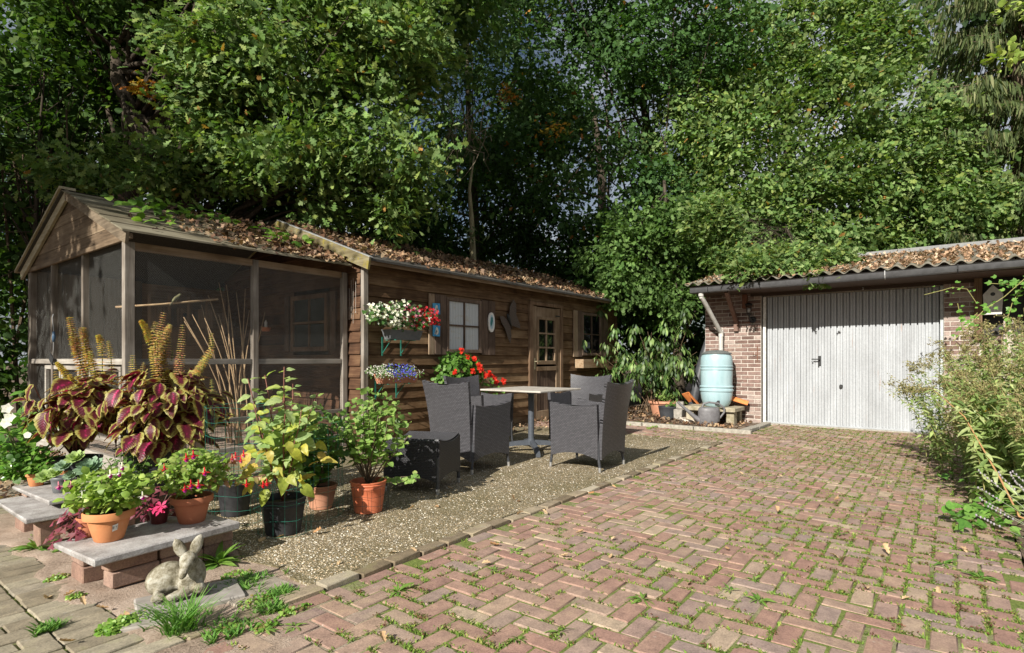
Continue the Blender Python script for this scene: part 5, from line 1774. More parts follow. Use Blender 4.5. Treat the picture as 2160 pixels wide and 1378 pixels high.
# oxalis: three triangular leaflets on every stalk
tri = (np.array([(0, 0, 0), (-.48, .80, .10), (0, .72, -.03), (.48, .80, .10)], float), np.array([(0, 2, 1), (0, 3, 2)]))
OXM = [tmesh('leaflet', tri, M_L_OX)]
def oxalis(label, x, y, z, R_, n, seed, dz=0):
    t = thing('oxalis', label, 'oxalis', (x, y, z)); q = random.Random(seed); m = MB()
    for i in range(n):
        a = q.random() * 6.28; r_ = R_ * math.sqrt(q.random()); zz = z + .10 * (1 - (r_ / R_) ** 2) + q.uniform(-.03, .03) - .10 * (r_ / R_) ** 2 + dz
        p = Vector((x + r_ * math.cos(a), y + r_ * math.sin(a), zz))
        m.tube([(x + .02 * math.cos(a), y + .02 * math.sin(a), z - .03), (x + r_ * .6 * math.cos(a), y + r_ * .6 * math.sin(a), zz + .02), tuple(p)], .0012, 3)
        nr = Vector((math.cos(a) * .6 - .2, math.sin(a) * .6 - .2, .8)).normalized(); b0 = nr.orthogonal().normalized()
        for k in range(3):
            d = Matrix.Rotation(k * 2.094 + i, 3, nr) @ b0
            add_leaf(OXM[0], t, p, nr + d * .5, d - nr * .35, q.uniform(.032, .046), 'leaflet')
    m.build('stalks', M_ST_RED, t)
oxalis('purple oxalis spilling over the left end of the near slab bench', .985, 3.56, .28, .16, 62, 4, -.01)
oxalis('dark purple oxalis growing low behind the two fuchsias', 1.36, 3.62, .27, .16, 44, 5, .0)

# echeverias
def echev(m, c, R_, q, tilt=(0, 0)):
    c = Vector(c); ax = Vector((tilt[0], tilt[1], 1)).normalized(); Q = Vector((0, 0, 1)).rotation_difference(ax)
    for ring in range(5):
        n = 9 - ring; L = R_ * (1 - ring * .19); el = rad(12 + ring * 17)
        for k in range(n):
            a = 2 * math.pi * k / n + ring * .35
            d = Vector((math.cos(a), math.sin(a), 0)); s_ = Vector((-math.sin(a), math.cos(a), 0)); u = Vector((0, 0, 1))
            f = d * math.cos(el) + u * math.sin(el); g_ = u * math.cos(el) - d * math.sin(el)
            P_ = [Vector(), f * L * .55 + s_ * L * .24 + g_ * L * .06, f * L * .85 + s_ * L * .2 + g_ * L * .1, f * L + g_ * L * .13, f * L * .85 - s_ * L * .2 + g_ * L * .1, f * L * .55 - s_ * L * .24 + g_ * L * .06, f * L * .6 - g_ * L * .01]
            m.add([c + Q @ p for p in P_], [(0, 1, 6), (1, 2, 6), (2, 3, 6), (3, 4, 6), (4, 5, 6), (5, 0, 6)])
M_ECH = foliage('succulent_leaf', ramp_stops=G_((.17, .27, .17), (.26, .36, .25)), trans=.1, rough=.5)
M_ECH2 = foliage('succulent_green', ramp_stops=G_((.20, .32, .09), (.3, .4, .14)), trans=.15, rough=.5)
ec = thing('echeveria', 'blue-green echeveria rosettes crowding the small grey pot', 'succulent', (1.12, 4.44, .37))
q = random.Random(2)
for i, (px, py, r_, mt) in enumerate(((190, 989, .085, M_ECH), (135, 985, .055, M_ECH), (98, 1008, .065, M_ECH2), (160, 968, .06, M_ECH2), (118, 1000, .05, M_ECH2), (150, 1005, .045, M_ECH))):
    m = MB(); echev(m, spot(3.38, px, py), r_, q, (-.55, -.45)); m.build('rosette', mt, ec)

# coleus --------------------------------------------------------------
def coleus_mat():
    m, nt, out = newmat('coleus_leaf')
    uv = nt.nodes.new('ShaderNodeTexCoord').outputs['UV']; rn = nt.nodes.new('ShaderNodeObjectInfo').outputs['Random']
    s = N(nt, 'ShaderNodeSeparateXYZ', {0: uv}); x = s.outputs[0]; y = s.outputs[1]
    ax = N(nt, 'ShaderNodeMath', {0: N(nt, 'ShaderNodeMath', {0: x, 1: .5}, operation='SUBTRACT').outputs[0]}, operation='ABSOLUTE').outputs[0]
    # half width of the leaf at y, so that edge = 1 on the margin
    yy = N(nt, 'ShaderNodeMath', {0: y, 1: .72}, operation='POWER').outputs[0]
    sn = N(nt, 'ShaderNodeMath', {0: N(nt, 'ShaderNodeMath', {0: yy, 1: math.pi}, operation='MULTIPLY').outputs[0]}, operation='SINE').outputs[0]
    hw = N(nt, 'ShaderNodeMath', {0: N(nt, 'ShaderNodeMath', {0: N(nt, 'ShaderNodeMath', {0: sn, 1: .02}, operation='MAXIMUM').outputs[0], 1: .75}, operation='POWER').outputs[0], 1: .40}, operation='MULTIPLY').outputs[0]
    e = N(nt, 'ShaderNodeMath', {0: ax, 1: hw}, operation='DIVIDE').outputs[0]
    vy = N(nt, 'ShaderNodeMath', {0: y, 1: 2.6, 2: -1.75}, operation='MULTIPLY_ADD').outputs[0]
    e2 = N(nt, 'ShaderNodeMath', {0: e, 1: vy}, operation='MAXIMUM').outputs[0]
    off = N(nt, 'ShaderNodeVectorMath', {0: uv, 1: rn}, operation='ADD').outputs[0]
    nz = noise(nt, off, 9, 4, .7)
    v1 = N(nt, 'ShaderNodeMath', {0: ax, 1: .9}, operation='MULTIPLY').outputs[0]
    ph = N(nt, 'ShaderNodeMath', {0: y, 1: v1}, operation='SUBTRACT').outputs[0]
    ve = N(nt, 'ShaderNodeMath', {0: N(nt, 'ShaderNodeMath', {0: ph, 1: 58}, operation='MULTIPLY').outputs[0]}, operation='SINE').outputs[0]
    e3 = N(nt, 'ShaderNodeMath', {0: nz, 1: 1.15, 2: -.58}, operation='MULTIPLY_ADD').outputs[0]
    e3 = N(nt, 'ShaderNodeMath', {0: e2, 1: e3}, operation='ADD').outputs[0]
    e3 = N(nt, 'ShaderNodeMath', {0: ve, 1: .045, 2: e3}, operation='MULTIPLY_ADD').outputs[0]
    sh = N(nt, 'ShaderNodeMath', {0: rn, 1: .36, 2: .0}, operation='MULTIPLY_ADD').outputs[0]
    e3 = N(nt, 'ShaderNodeMath', {0: e3, 1: sh}, operation='ADD').outputs[0]
    col = ramp(nt, e3, [(.0, (.50, .03, .14)), (.07, (.34, .02, .09)), (.16, (.14, .014, .035)), (.56, (.085, .014, .022)), (.70, (.17, .07, .025)), (.84, (.28, .22, .055)), (1, (.37, .35, .10))])
    p = princ(nt, None, col, .42, ve, .25, .003, 0, .4)
    tr = N(nt, 'ShaderNodeBsdfTranslucent', {'Color': mixc(nt, 1.0, col, (1.6, 1.3, .9), 'MULTIPLY')})
    mx = N(nt, 'ShaderNodeMixShader', {0: .3, 1: p.outputs[0], 2: tr.outputs[0]}); nt.links.new(mx.outputs[0], out.inputs[0])
    return m


M_COL = coleus_mat()
CLM = [tmesh('leaf', rich_leaf(n=12, w=.40, fold=.16, droop=d_, wav=.03, seed=s_, serr=.05), M_COL) for s_, d_ in ((0, .25), (1, .4), (2, .55), (3, .3))]
M_SPK = foliage('coleus_spike', trans=.25, rough=.6)


def spike(parent, pts, w, seed, hue):
    pts = [Vector(p) for p in pts]; q = random.Random(seed)
    L = sum((pts[i + 1] - pts[i]).length for i in range(len(pts) - 1)); n = int(L / .0145)
    m = MB(); m.tube(pts, [.0032] * (len(pts) - 1) + [.0015], 5); sm = len(m.v)
    vs = []; fs = []; cols = []
    tpl_v = []
    Pn = []; Yn = []; Nn = []; Sn = []; Cn = []
    for k in range(n):
        u = (k + .5) / n; f = u * (len(pts) - 1); i0 = min(len(pts) - 2, int(f)); p = pts[i0].lerp(pts[i0 + 1], f - i0); ax = (pts[i0 + 1] - pts[i0]).normalized()
        a = ax.orthogonal().normalized(); b_ = ax.cross(a); rr_ = w * 1.35 * (1 - .5 * u ** 2)
        for j in range(11):
            t_ = 2 * math.pi * (j + .5 * (k % 2)) / 11 + q.uniform(-.15, .15); d = a * math.cos(t_) + b_ * math.sin(t_)
            Pn.append(p + d * rr_ * .15); Yn.append(d + ax * .12); Nn.append(ax + d * .2); Sn.append(rr_ * q.uniform(.85, 1.2))
            g_ = q.random()
            base = (.60, .46, .16) if g_ < hue else ((.44, .24, .13) if g_ < .85 else (.40, .30, .14))
            Cn.append(tuple(v * q.uniform(.75, 1.2) for v in base))
    tpl = leaf_tpl([(0, .10), (.6, .26), (1, .14)], .5, .0, False)
    st_ = m.build('flower_spike', M_ST_GRN, parent)
    leafmass('florets', tpl, np.array([v[:] for v in Pn]), np.array([v[:] for v in Nn]), np.array([v[:] for v in Yn]), np.array(Sn), np.array(Cn), M_SPK, st_)


def coleus(label, cpx, cpy, d, RR, n, spikes, seed, pot_top, drop=.30):
    c = Vector(spot(d, cpx, cpy)); t = thing('coleus', label, 'coleus', tuple(pot_top)); q = random.Random(seed)
    m = MB()
    for i in range(n):
        a = q.random() * 6.28; ph = q.uniform(-.85, 1.0)
        dv = Vector((math.cos(a) * math.sqrt(max(0, 1 - ph * ph * .8)), math.sin(a) * math.sqrt(max(0, 1 - ph * ph * .8)), ph * .52))
        if i < n * .62: dv = dv + Vector((-.55, -.35, 0)) * q.random()
        rs = q.uniform(.35, .85) if i % 3 else q.uniform(.7, .95)
        p = c + Vector((dv.x * RR * rs, dv.y * RR * rs, dv.z * RR * rs * 1.65))
        out = Vector((dv.x, dv.y, 0)); out = out.normalized() if out.length > .05 else Vector((-1, 0, 0))
        el = q.uniform(-1.1, .05) if ph < .5 else q.uniform(-.5, .4)
        yd = out * math.cos(el) + Vector((0, 0, math.sin(el)))
        nr = Vector((0, 0, 1)) * math.cos(el) - out * math.sin(el) + Vector((q.gauss(0, .3) - .15, q.gauss(0, .3), 0))
        s = q.uniform(.075, .165)
        add_leaf(q.choice(CLM), t, p - yd * s * .4, nr, yd, s)
        if i % 5 == 0: m.tube([tuple(pot_top), tuple((Vector(pot_top) + p) / 2 + Vector((0, 0, .04))), tuple(p - yd * s * .4)], [.007, .005, .003], 5)
    m.build('stems', M_ST_RED, t, smooth=True)
    for i, (pl, w, hue) in enumerate(spikes):
        dd = d + q.uniform(-.22, .12)
        P_ = [spot(dd, *pp) for pp in pl]
        spike(t, P_, w, seed * 50 + i, hue)
    return t


coleus('left coleus plant with yellow-edged maroon leaves and tall golden seed spikes', 190, 858, 4.05, .32, 215,
       [([(178, 800), (165, 745), (155, 710), (146, 668)], .026, .25), ([(192, 790), (182, 740), (178, 690)], .021, .85), ([(192, 770), (178, 720), (172, 690)], .024, .15), ([(216, 790), (216, 745), (212, 720), (206, 706)], .022, .8),
        ([(236, 790), (234, 750), (228, 718)], .018, .7), ([(150, 815), (136, 785), (118, 764)], .02, .8), ([(126, 812), (120, 800), (115, 782)], .016, .5), ([(165, 822), (150, 800), (146, 790)], .02, .8), ([(205, 800), (196, 765), (190, 740)], .020, .75)], 61, (1.36, 5.05, .36))
coleus('right coleus plant with magenta-veined leaves and the tallest cluster of golden seed spikes', 364, 862, 4.05, .41, 280,
       [([(338, 830), (334, 770), (332, 720), (346, 658)], .026, .3), ([(352, 815), (346, 780), (338, 730), (335, 700)], .026, .85), ([(332, 790), (318, 720), (306, 690), (296, 676)], .021, .8), ([(340, 740), (352, 700), (360, 684)], .022, .5),
        ([(328, 740), (326, 700), (328, 678)], .020, .6), ([(376, 790), (382, 740), (386, 684)], .022, .15), ([(412, 790), (430, 765), (448, 735), (446, 702)], .020, .8), ([(282, 805), (280, 775), (279, 748)], .020, .8),
        ([(302, 800), (301, 780), (303, 764)], .014, .5), ([(448, 826), (447, 810), (446, 800)], .012, .8), ([(362, 762), (364, 745), (364, 738)], .010, .8), ([(345, 770), (352, 725), (350, 690)], .026, .25), ([(330, 800), (324, 760), (320, 735)], .022, .8)], 62, (1.70, 4.66, .5))

# mandevilla and the green plants at the left edge
mv, _ = potted('glossy green climber with white trumpet flowers at the left edge beside the coleus', 'climbing plant', 1.12, 5.22, .28, .46, .62, 20, 230, .105, MND, M_ST_GRN, 71, lower=.05, bias=(-.10, .05), fill=60, fc=[(.07, .17, .025), (.11, .24, .04)])
m = MB()
for px, py in ((15, 862), (12, 893), (58, 918), (20, 880)):
    c = Vector(spot(3.62, px, py)); ax = (Vector((0, 0, CAMH)) - c).normalized() + Vector((-.3, 0, .2))
    f = MB(); petal_ring(f, c, ax, 5, .036 if px < 50 else .022, .015, .1, px); ax.normalize(); f.tube([tuple(c), tuple(c - ax * .05)], [.010, .004], 6); f.build('flower', M_FWHT, mv)
potted('dark glossy small bush in front of the left coleus trough', 'potted shrub', 1.02, 4.98, .28, .22, .22, 14, 170, .065, MND, M_ST_GRN, 72, lower=.1, fill=120, fc=[(.05, .12, .02), (.08, .17, .03)])
potted('light green geranium filling the small terracotta pots on the left slab', 'geranium plant', 1.10, 4.76, .33, .13, .08, 12, 110, .038, GER, M_ST_GRN, 73, lower=.1)
potted('fresh green herb growing between the two coleus tubs', 'potted herb', 1.50, 4.50, .18, .16, .40, 12, 180, .040, DNS, M_ST_GRN, 74, lower=.1)

# ---- window boxes on the shed -----------------------------------------
def box_planter(label, x0, x1, z0, z1, mat, y=5.60, depth=.17, taper=.03, metal=M_WIRE, name='window_box', end=.55):
    t = thing(name, label, 'window box', ((x0 + x1) / 2, y, z0))
    m = MB(); yc = y + .0
    def ring(z, i): return [(x0 + i, yc - depth / 2 + i, z), (x1 - i, yc - depth / 2 + i, z), (x1 - i, yc + depth / 2 - i, z), (x0 + i, yc + depth / 2 - i, z)]
    R_ = [ring(z0, taper), ring(z1 - .012, .004), ring(z1 - .012, 0), ring(z1, 0), ring(z1, .010), ring(z0 + .03, taper + .006)]
    vs = sum(R_, []); fs = [(3, 2, 1, 0)]
    for i in range(5):
        for k in range(4): fs.append((i * 4 + k, i * 4 + (k + 1) % 4, i * 4 + 4 + (k + 1) % 4, i * 4 + 4 + k))
    fs.append((20, 21, 22, 23)); m.add(vs, fs); m.build('trough', mat, t)
    m = MB(); m.box(x0 + .02, yc - depth / 2 + .02, z1 - .035, x1 - .02, yc + depth / 2 - .02, z1 - .02); m.build('potting_soil', M_POTSOIL, t)
    for xx in (x0 + (x1 - x0) * .18, x0 + (x1 - x0) * .74):
        m = MB(); m.obox((xx, 5.785, z0 - .085), (.022, .006, .24)); m.obox((xx, yc + .01, z0 - .006), (.022, .20, .008)); m.tube([(xx, 5.78, z0 - .17), (xx, yc + .02, z0 - .012)], .005, 6)
        m.build('bracket', metal, t)
    return t


box_planter('dark grey window box on green brackets under the white, pink and red begonias', 4.70, 5.26, 1.350, 1.475, M_GRP)
box_planter('terracotta window box on green brackets under the white and blue lobelia', 4.575, 5.195, .795, .915, terra('terracotta_box', (.42, .17, .10), (.52, .24, .15)))


def trail(label, cat, x0, x1, y, zc, rz_, n, mesh, ls, seed, flowers, fs, fn, drop=.1):
    """cascade of small leaves and flowers over a trough; flowers=[(x from, x to, material)]"""
    t = thing(cat.replace(' ', '_'), label, cat, ((x0 + x1) / 2, y, zc - rz_ * .6)); q = random.Random(seed)
    P_ = []; m = MB()
    def samp():
        u = q.random(); a = q.uniform(0, math.pi * 2); r_ = math.sqrt(q.random()); 
        xx = x0 + (x1 - x0) * u; env = math.sin(math.pi * (.08 + .84 * u)) ** .5
        yy = y - .02 + r_ * .13 * math.cos(a) ; zz = zc + rz_ * r_ * math.sin(a) * env - (drop * q.random() if math.cos(a) < -.4 else 0)
        return Vector((xx, yy - .03, zz)), u, a
    for i in range(n):
        p, u, a = samp(); d = Vector((q.gauss(0, .6), -.5 + q.gauss(0, .4), q.gauss(.1, .6)))
        add_leaf(q.choice(mesh), t, p, (q.gauss(-.3, .4), -.6, .7), d, ls * q.uniform(.6, 1.2))
    for i in range(40):
        p, u, a = samp(); m.tube([(p.x, y, zc - rz_ * .8), tuple(p)], .0018, 3)
    m.build('stems', M_ST_GRN, t)
    cl = {}
    for i in range(fn):
        p, u, a = samp(); p = p + Vector((0, -.035, .01)); p.x += q.uniform(-.02, .02)
        for a_, b_, mt, pr in flowers:
            if a_ <= u <= b_ and q.random() < pr: break
        else: continue
        f = cl.setdefault(mt.name, [MB(), mt])[0]
        petal_ring(f, p, (q.gauss(-.4, .4), -.9, q.gauss(.3, .4)), 4 if fs > .015 else 5, fs * q.uniform(.7, 1.1), fs * .38, .25, q.random() * 3)
        if fs > .015: petal_ring(f, p + Vector((0, -.004, 0)), (q.gauss(-.4, .4), -.9, q.gauss(.3, .4)), 3, fs * .6, fs * .25, .4, q.random() * 3)
    for k, (f, mt) in cl.items():
        o = f.build('flowers', mt, t); o['kind'] = 'stuff'
    return t


trail('white, pink and red begonias cascading over the dark grey window box', 'begonias', 4.36, 5.44, 5.57, 1.655, .18, 298, BEG, .062, 81,
      [(0, .50, M_FWHT, 1.0), (.47, .70, M_FPNK, .55), (.58, 1, M_FRED, .8), (.5, .92, M_FWHT, .5)], .024, 330, .05)
trail('white and blue lobelia cloud spilling over the terracotta window box', 'lobelia', 4.36, 5.16, 5.56, .955, .085, 260, DNS, .028, 82,
      [(0, .36, M_FWHT, .95), (.33, .85, M_FBLU, .95), (.3, 1, M_FWHT, .3)], .0085, 620, .08)

# red geranium on the wall
wall_g = box_planter('small terracotta wall planter holding the red ivy geranium behind the left chairs', 5.62, 6.20, .60, .74, M_TER3, y=5.62)
gn = thing('ivy_geranium', 'rounded red ivy geranium with bright green leaves below the curtained shed window', 'geranium', (5.95, 5.55, .9))
q = random.Random(9); L_ = []
for i in range(300):
    a = q.uniform(0, 6.28); b_ = q.uniform(-1, 1); r_ = q.uniform(.75, 1.02)
    p = Vector((5.95 + .50 * r_ * math.cos(a) * math.sqrt(1 - b_ * b_), 5.53 - .22 * r_ * abs(math.sin(a)) * math.sqrt(1 - b_ * b_), .90 + .33 * r_ * b_))
    add_leaf(q.choice(GER), gn, p, (p - Vector((5.95, 5.75, .85))).normalized() + Vector((q.gauss(0, .3), 0, q.gauss(.2, .3))), (q.gauss(0, .6), -.2, q.gauss(-.2, .6)), q.uniform(.045, .075))
n = 700
a = NR.random(n) * 6.28; b_ = NR.uniform(-1, 1, n); r_ = NR.uniform(.4, .95, n)
P = np.stack([5.95 + .5 * r_ * np.cos(a) * np.sqrt(1 - b_ ** 2), 5.56 - .2 * r_ * np.abs(np.sin(a)) * np.sqrt(1 - b_ ** 2), .9 + .33 * r_ * b_], 1)
M_LEAF = foliage('leaf_mass', rough=.45, spec=.4)
leafmass('inner_leaves', T_ROUND, P, unit(NR.normal(0, .5, (n, 3)) + [-.3, -.5, .6]), NR.normal(0, 1, (n, 3)), .06, palette(n, [(.06, .15, .02), (.10, .22, .03)]), M_LEAF, gn, 'stuff')
# trailing right end
for i in range(60):
    u = q.random(); p = Vector((6.35 + .42 * u, 5.42 + q.uniform(-.08, .1), .80 - .30 * u + q.uniform(-.14, .16)))
    add_leaf(q.choice(GER), gn, p, (q.gauss(-.3, .3), -.6, .8), (q.gauss(0, .6), -.3, q.gauss(-.2, .5)), q.uniform(.04, .06))
for i, (px, py) in enumerate(((985, 753), (998, 757), (1012, 773), (1014, 781), (1010, 778), (996, 783), (1026, 793), (1031, 787), (1025, 790), (1042, 796), (1045, 807), (1047, 803), (1059, 803), (1062, 806), (957, 785), (918, 862), (925, 872), (973, 740), (1008, 770), (1034, 792))):
    f = MB(); c = Vector(spot(7.35 + (.35 if px > 1020 else 0), px, py))
    for k in range(9): petal_ring(f, c + Vector((q.uniform(-.03, .03), q.uniform(-.02, .0), q.uniform(-.026, .026))), (q.gauss(-.4, .4), -.9, q.gauss(.3, .5)), 4, .022, .009, .25, q.random() * 3)
    f.build('flower_head', M_FSCA, gn)
m = MB(); m.tube([(5.60, 5.60, .72), (5.45, 5.5, .60), (5.32, 5.45, .40)], .003, 4); m.build('stem', M_ST_GRN, gn)

# ---- ornaments on the shed ----------------------------------------------
def bird_tile(label, x, z, flip):
    t = thing('bird_tile', label, 'tile', (x, 5.765, z)); w = .071; y = 5.752
    m = MB(); m.cbox((x, y, z), (2 * w, .014, .155), .003, Matrix.Rotation(.03 * flip, 3, 'Y')); m.build('tile', simple('blue_glaze', (.03, .25, .50), (.06, .36, .62), .25, 25, .05, 0, .6), t, smooth=35)
    s_ = flip
    def pl(pts, yy, mt, nm):
        m = MB(); m.prism([(x + a * s_ * w * 2, z + b_ * .15) for a, b_ in (pts if s_ > 0 else pts[::-1])], 'y', yy - .0012, yy); m.build(nm, mt, t)
    yy = y - .0078
    pl([(-.05, -.36), (.18, -.30), (.26, -.05), (.16, .22), (.05, .36), (-.10, .30), (-.12, .12), (-.22, -.12), (-.34, -.34), (-.16, -.24)], yy, simple('cream_glaze', (.62, .58, .48), (.74, .71, .62), .3), 'bird_shape')
    pl([(-.02, .10), (.06, -.04), (-.12, -.26), (-.26, -.30), (-.14, -.05)], yy - .0015, simple('dark_glaze', (.10, .11, .12), (.16, .17, .18), .3), 'wing_shape')


bird_tile('upper blue ceramic tile with a small bird on the left window shutter', 5.742, 1.815, -1)
bird_tile('lower blue ceramic tile with a white bird on the left window shutter', 5.742, 1.50, 1)
pq = thing('oval_plaque', 'white oval plaque with a teal bird on the right shutter of the curtained window', 'plaque', (6.96, 5.75, 1.69))
m = MB(); m.prism([(6.965 + .078 * math.cos(a), 1.685 + .162 * math.sin(a) + .006 * math.sin(3 * a)) for a in [2 * math.pi * i / 28 for i in range(28)]], 'y', 5.745, 5.763); m.build('plate', simple('white_glaze', (.66, .64, .60), (.8, .78, .74), .3), pq)
m = MB(); m.prism([(6.965 + a, 1.69 + b_) for a, b_ in ((-.02, -.08), (.01, -.03), (.03, .02), (.02, .07), (.0, .085), (-.015, .06), (-.03, .01), (-.035, -.03))], 'y', 5.7425, 5.7445); m.build('bird_shape', simple('teal_glaze', (.02, .16, .17), (.05, .24, .24), .3), pq)
m = MB(); m.prism([(6.965 + .052 * math.cos(a), 1.69 + .115 * math.sin(a)) for a in [2 * math.pi * i / 24 for i in range(24)]], 'y', 5.7446, 5.7450); m.build('blue_field', simple('pale_blue', (.38, .52, .60), (.5, .6, .66), .3), pq)
bf = thing('butterfly', 'dark perforated metal butterfly mounted on the boards left of the shed door', 'butterfly ornament', (7.45, 5.76, 1.72))
def rusty():
    m, nt, out = newmat('perforated_iron'); p = geo_pos(nt)
    v = N(nt, 'ShaderNodeTexVoronoi', {'Vector': p, 'Scale': 75}); 
    col = ramp(nt, v.outputs['Distance'], [(.2, (.015, .012, .01)), (.4, (.13, .10, .085))]); princ(nt, out, col, .6, v.outputs['Distance'], .8, .003, .5)
    return m
M_BF = rusty()
for poly in ([(7.42, 1.72), (7.45, 1.98), (7.55, 2.10), (7.62, 2.02), (7.62, 1.85), (7.72, 1.70), (7.74, 1.62), (7.62, 1.64), (7.50, 1.66)], [(7.42, 1.72), (7.28, 1.80), (7.18, 1.80), (7.22, 1.70), (7.32, 1.60), (7.40, 1.44), (7.46, 1.36), (7.49, 1.48), (7.47, 1.62)]):
    m = MB(); m.prism(poly, 'y', 5.752, 5.758); m.build('wing', M_BF, bf)
m = MB(); m.tube([(7.36, 5.742, 1.84), (7.38, 5.738, 1.80), (7.44, 5.738, 1.70), (7.50, 5.744, 1.60)], [.012, .026, .018, .006], 8); m.build('body', M_BLACKM, bf, smooth=True)

# ---- by the garage: barrel, bench, can, pots ------------------------------
bx, by = 9.93, 3.17
bar = thing('rain_barrel', 'pale turquoise plastic rain barrel standing on the concrete bench under the downpipe', 'rain barrel', (bx, by, .30))
z0 = .292; Rr = .262
prof = [(.17, 0), (.19, .004), (.225, .05), (.25, .13), (.262, .22), (.262, .255), (.276, .262), (.278, .275), (.276, .292), (.265, .30), (.262, .32), (.276, .328), (.278, .342), (.268, .352), (.258, .36), (.262, .50), (.262, .60), (.258, .62), (.270, .628), (.272, .64), (.270, .655), (.256, .665), (.258, .672), (.270, .68), (.272, .69), (.262, .70), (.262, .78), (.255, .84), (.235, .885), (.232, .90)]
def barrelmat():
    m, nt, out = newmat('turquoise_plastic'); p = geo_pos(nt); n1 = noise(nt, geo_pos(nt, (1, 1, .3)), 8, 5, .6)
    princ(nt, out, ramp(nt, n1, [(.3, (.27, .40, .43)), (.7, (.37, .50, .53))]), .38, n1, .05, .004, 0, .45); return m
m = MB(); m.lathe(prof, 40, (bx, by, z0)); m.build('body', barrelmat(), bar, smooth=40)
m = MB(); m.lathe([(.235, .901), (.255, .903), (.250, .915), (.20, .93), (.16, .95), (.08, .962), (.0, .965)], 32, (bx, by, z0)); m.build('lid', simple('lid_grey', (.10, .11, .11), (.15, .16, .15), .6), bar, smooth=40)
tx = Vector((-.79, -.61, 0)); 
tcx = Vector((bx, by, z0 + .075)) + Vector((-.86, -.33, 0)).normalized() * .232
m = MB(); m.tube([tuple(tcx), tuple(tcx + Vector((-.86, -.33, 0)).normalized() * .045), tuple(tcx + Vector((-.86, -.33, 0)).normalized() * .05 + Vector((0, 0, -.03)))], [.016, .014, .011], 10); m.obox(tcx, (.02, .075, .075)); m.build('tap', M_BLACKM, bar, smooth=35)
cb = thing('concrete_bench', 'low weathered concrete bench of one slab on two blocks carrying the rain barrel', 'bench', (9.93, 3.2, 0))
M_MOSSC = simple('mossy_concrete', (.20, .17, .10), (.42, .37, .28), .9, 12, .5)
m = MB(); m.cbox((9.93, 3.22, .255), (.56, .88, .072), .01); m.build('slab', M_MOSSC, cb, smooth=35)
for yy in (2.88, 3.56):
    m = MB(); m.cbox((9.80, yy, .11), (.17, .13, .215), .008); m.build('block', M_MOSSC, cb, smooth=35)
    m = MB(); m.cbox((10.12, yy, .11), (.12, .13, .215), .008); m.build('block', M_MOSSC, cb, smooth=35)
can = thing('watering_can', 'dark grey plastic watering can with a long spout standing in front of the rain barrel', 'watering can', (9.45, 3.14, 0))
M_CAN = simple('can_plastic', (.12, .115, .12), (.17, .165, .17), .5, 20, .08)
NCAN = len(bpy.data.objects); cx, cy = 9.45, 3.14; dv = Vector((-.55, .83, 0)).normalized()
m = MB(); m.lathe([(.085, .0), (.092, .01), (.096, .09), (.095, .17), (.090, .195), (.078, .205)], 28, (0, 0, 0), 1.22, .9, capt=True)
ang = math.atan2(dv.y, dv.x); Rz = Matrix.Rotation(ang, 3, 'Z'); m.v = [tuple(Rz @ Vector(v) + Vector((cx, cy, .005))) for v in m.v]; m.build('body', M_CAN, can, smooth=40)
C0 = Vector((cx, cy, .005))
m = MB(); m.tube([C0 + dv * .09 + Vector((0, 0, .05)), C0 + dv * .16 + Vector((0, 0, .10)), C0 + dv * .27 + Vector((0, 0, .20)), C0 + dv * .34 + Vector((0, 0, .265))], [.034, .024, .016, .012], 12); m.build('spout', M_CAN, can, smooth=40)
m = MB(); m.tube([C0 + dv * .075 + Vector((0, 0, .20)), C0 + dv * .06 + Vector((0, 0, .245)), C0 + dv * -.0 + Vector((0, 0, .262)), C0 - dv * .10 + Vector((0, 0, .25)), C0 - dv * .165 + Vector((0, 0, .20)), C0 - dv * .165 + Vector((0, 0, .15)), C0 - dv * .115 + Vector((0, 0, .08))], .011, 10); m.build('handle', M_CAN, can, smooth=40)
for o_ in can.children:
    o_.data.transform(Matrix.Translation((9.45, 3.14, 0)) @ Matrix.Diagonal((1.5, 1.5, 1.45, 1)) @ Matrix.Translation((-9.45, -3.14, 0)))
pot('big terracotta tub with a curved rim under the drooping shrub', 10.52, 4.36, .0, .30, .30, .21, M_TER3, .02, .05, soil=.9)
pot('black plastic bowl in front of the big terracotta tub', 10.10, 4.10, .0, .185, .235, .145, M_DKP, rings=(.93,))
potted('small leafy green plant spilling from the black plastic bowl', 'potted plant', 10.10, 4.06, .2, .22, .16, 8, 60, .06, DNS, M_ST_BRN, 77, bias=(.0, -.12))
potted('light green groundcover filling the big terracotta tub', 'potted plant', 10.5, 4.34, .27, .34, .26, 16, 170, .05, RND, M_ST_BRN, 78)
for i, (lb, x, y, z, s_, r_) in enumerate((
        ('weathered grey block lying on top of the small stack by the barrel', 10.05, 3.86, .265, (.20, .13, .12), .3), ('grey block at the bottom of the stack left of the barrel', 10.02, 3.86, .10, (.22, .15, .20), .1),
        ('small grey block wedged behind the watering can spout', 9.98, 3.68, .23, (.16, .12, .09), -.3))):
    b = MB(); b.cbox((x, y, z), s_, .01, Matrix.Rotation(r_, 3, 'Z'), .006, random.Random(i)); o = b.build('stone_block', simple('grey_block', (.22, .20, .17), (.36, .33, .29), .9, 20, .4), smooth=35); tag(o, lb, 'block', 'grey blocks beside the rain barrel')
b = MB(); b.cbox((9.75, 3.62, .03), (.34, .22, .06), .012, Matrix.Rotation(.5, 3, 'Z') @ Matrix.Rotation(.08, 3, 'X'), .006, random.Random(4)); o = b.build('flat_stone', simple('pale_stone', (.50, .42, .34), (.66, .60, .52), .85, 15, .3), smooth=35); tag(o, 'pale flat stone lying on the soil left of the watering can', 'stone')
M_ROT = simple('orange_tile', (.55, .16, .04), (.68, .25, .08), .75, 12, .2)
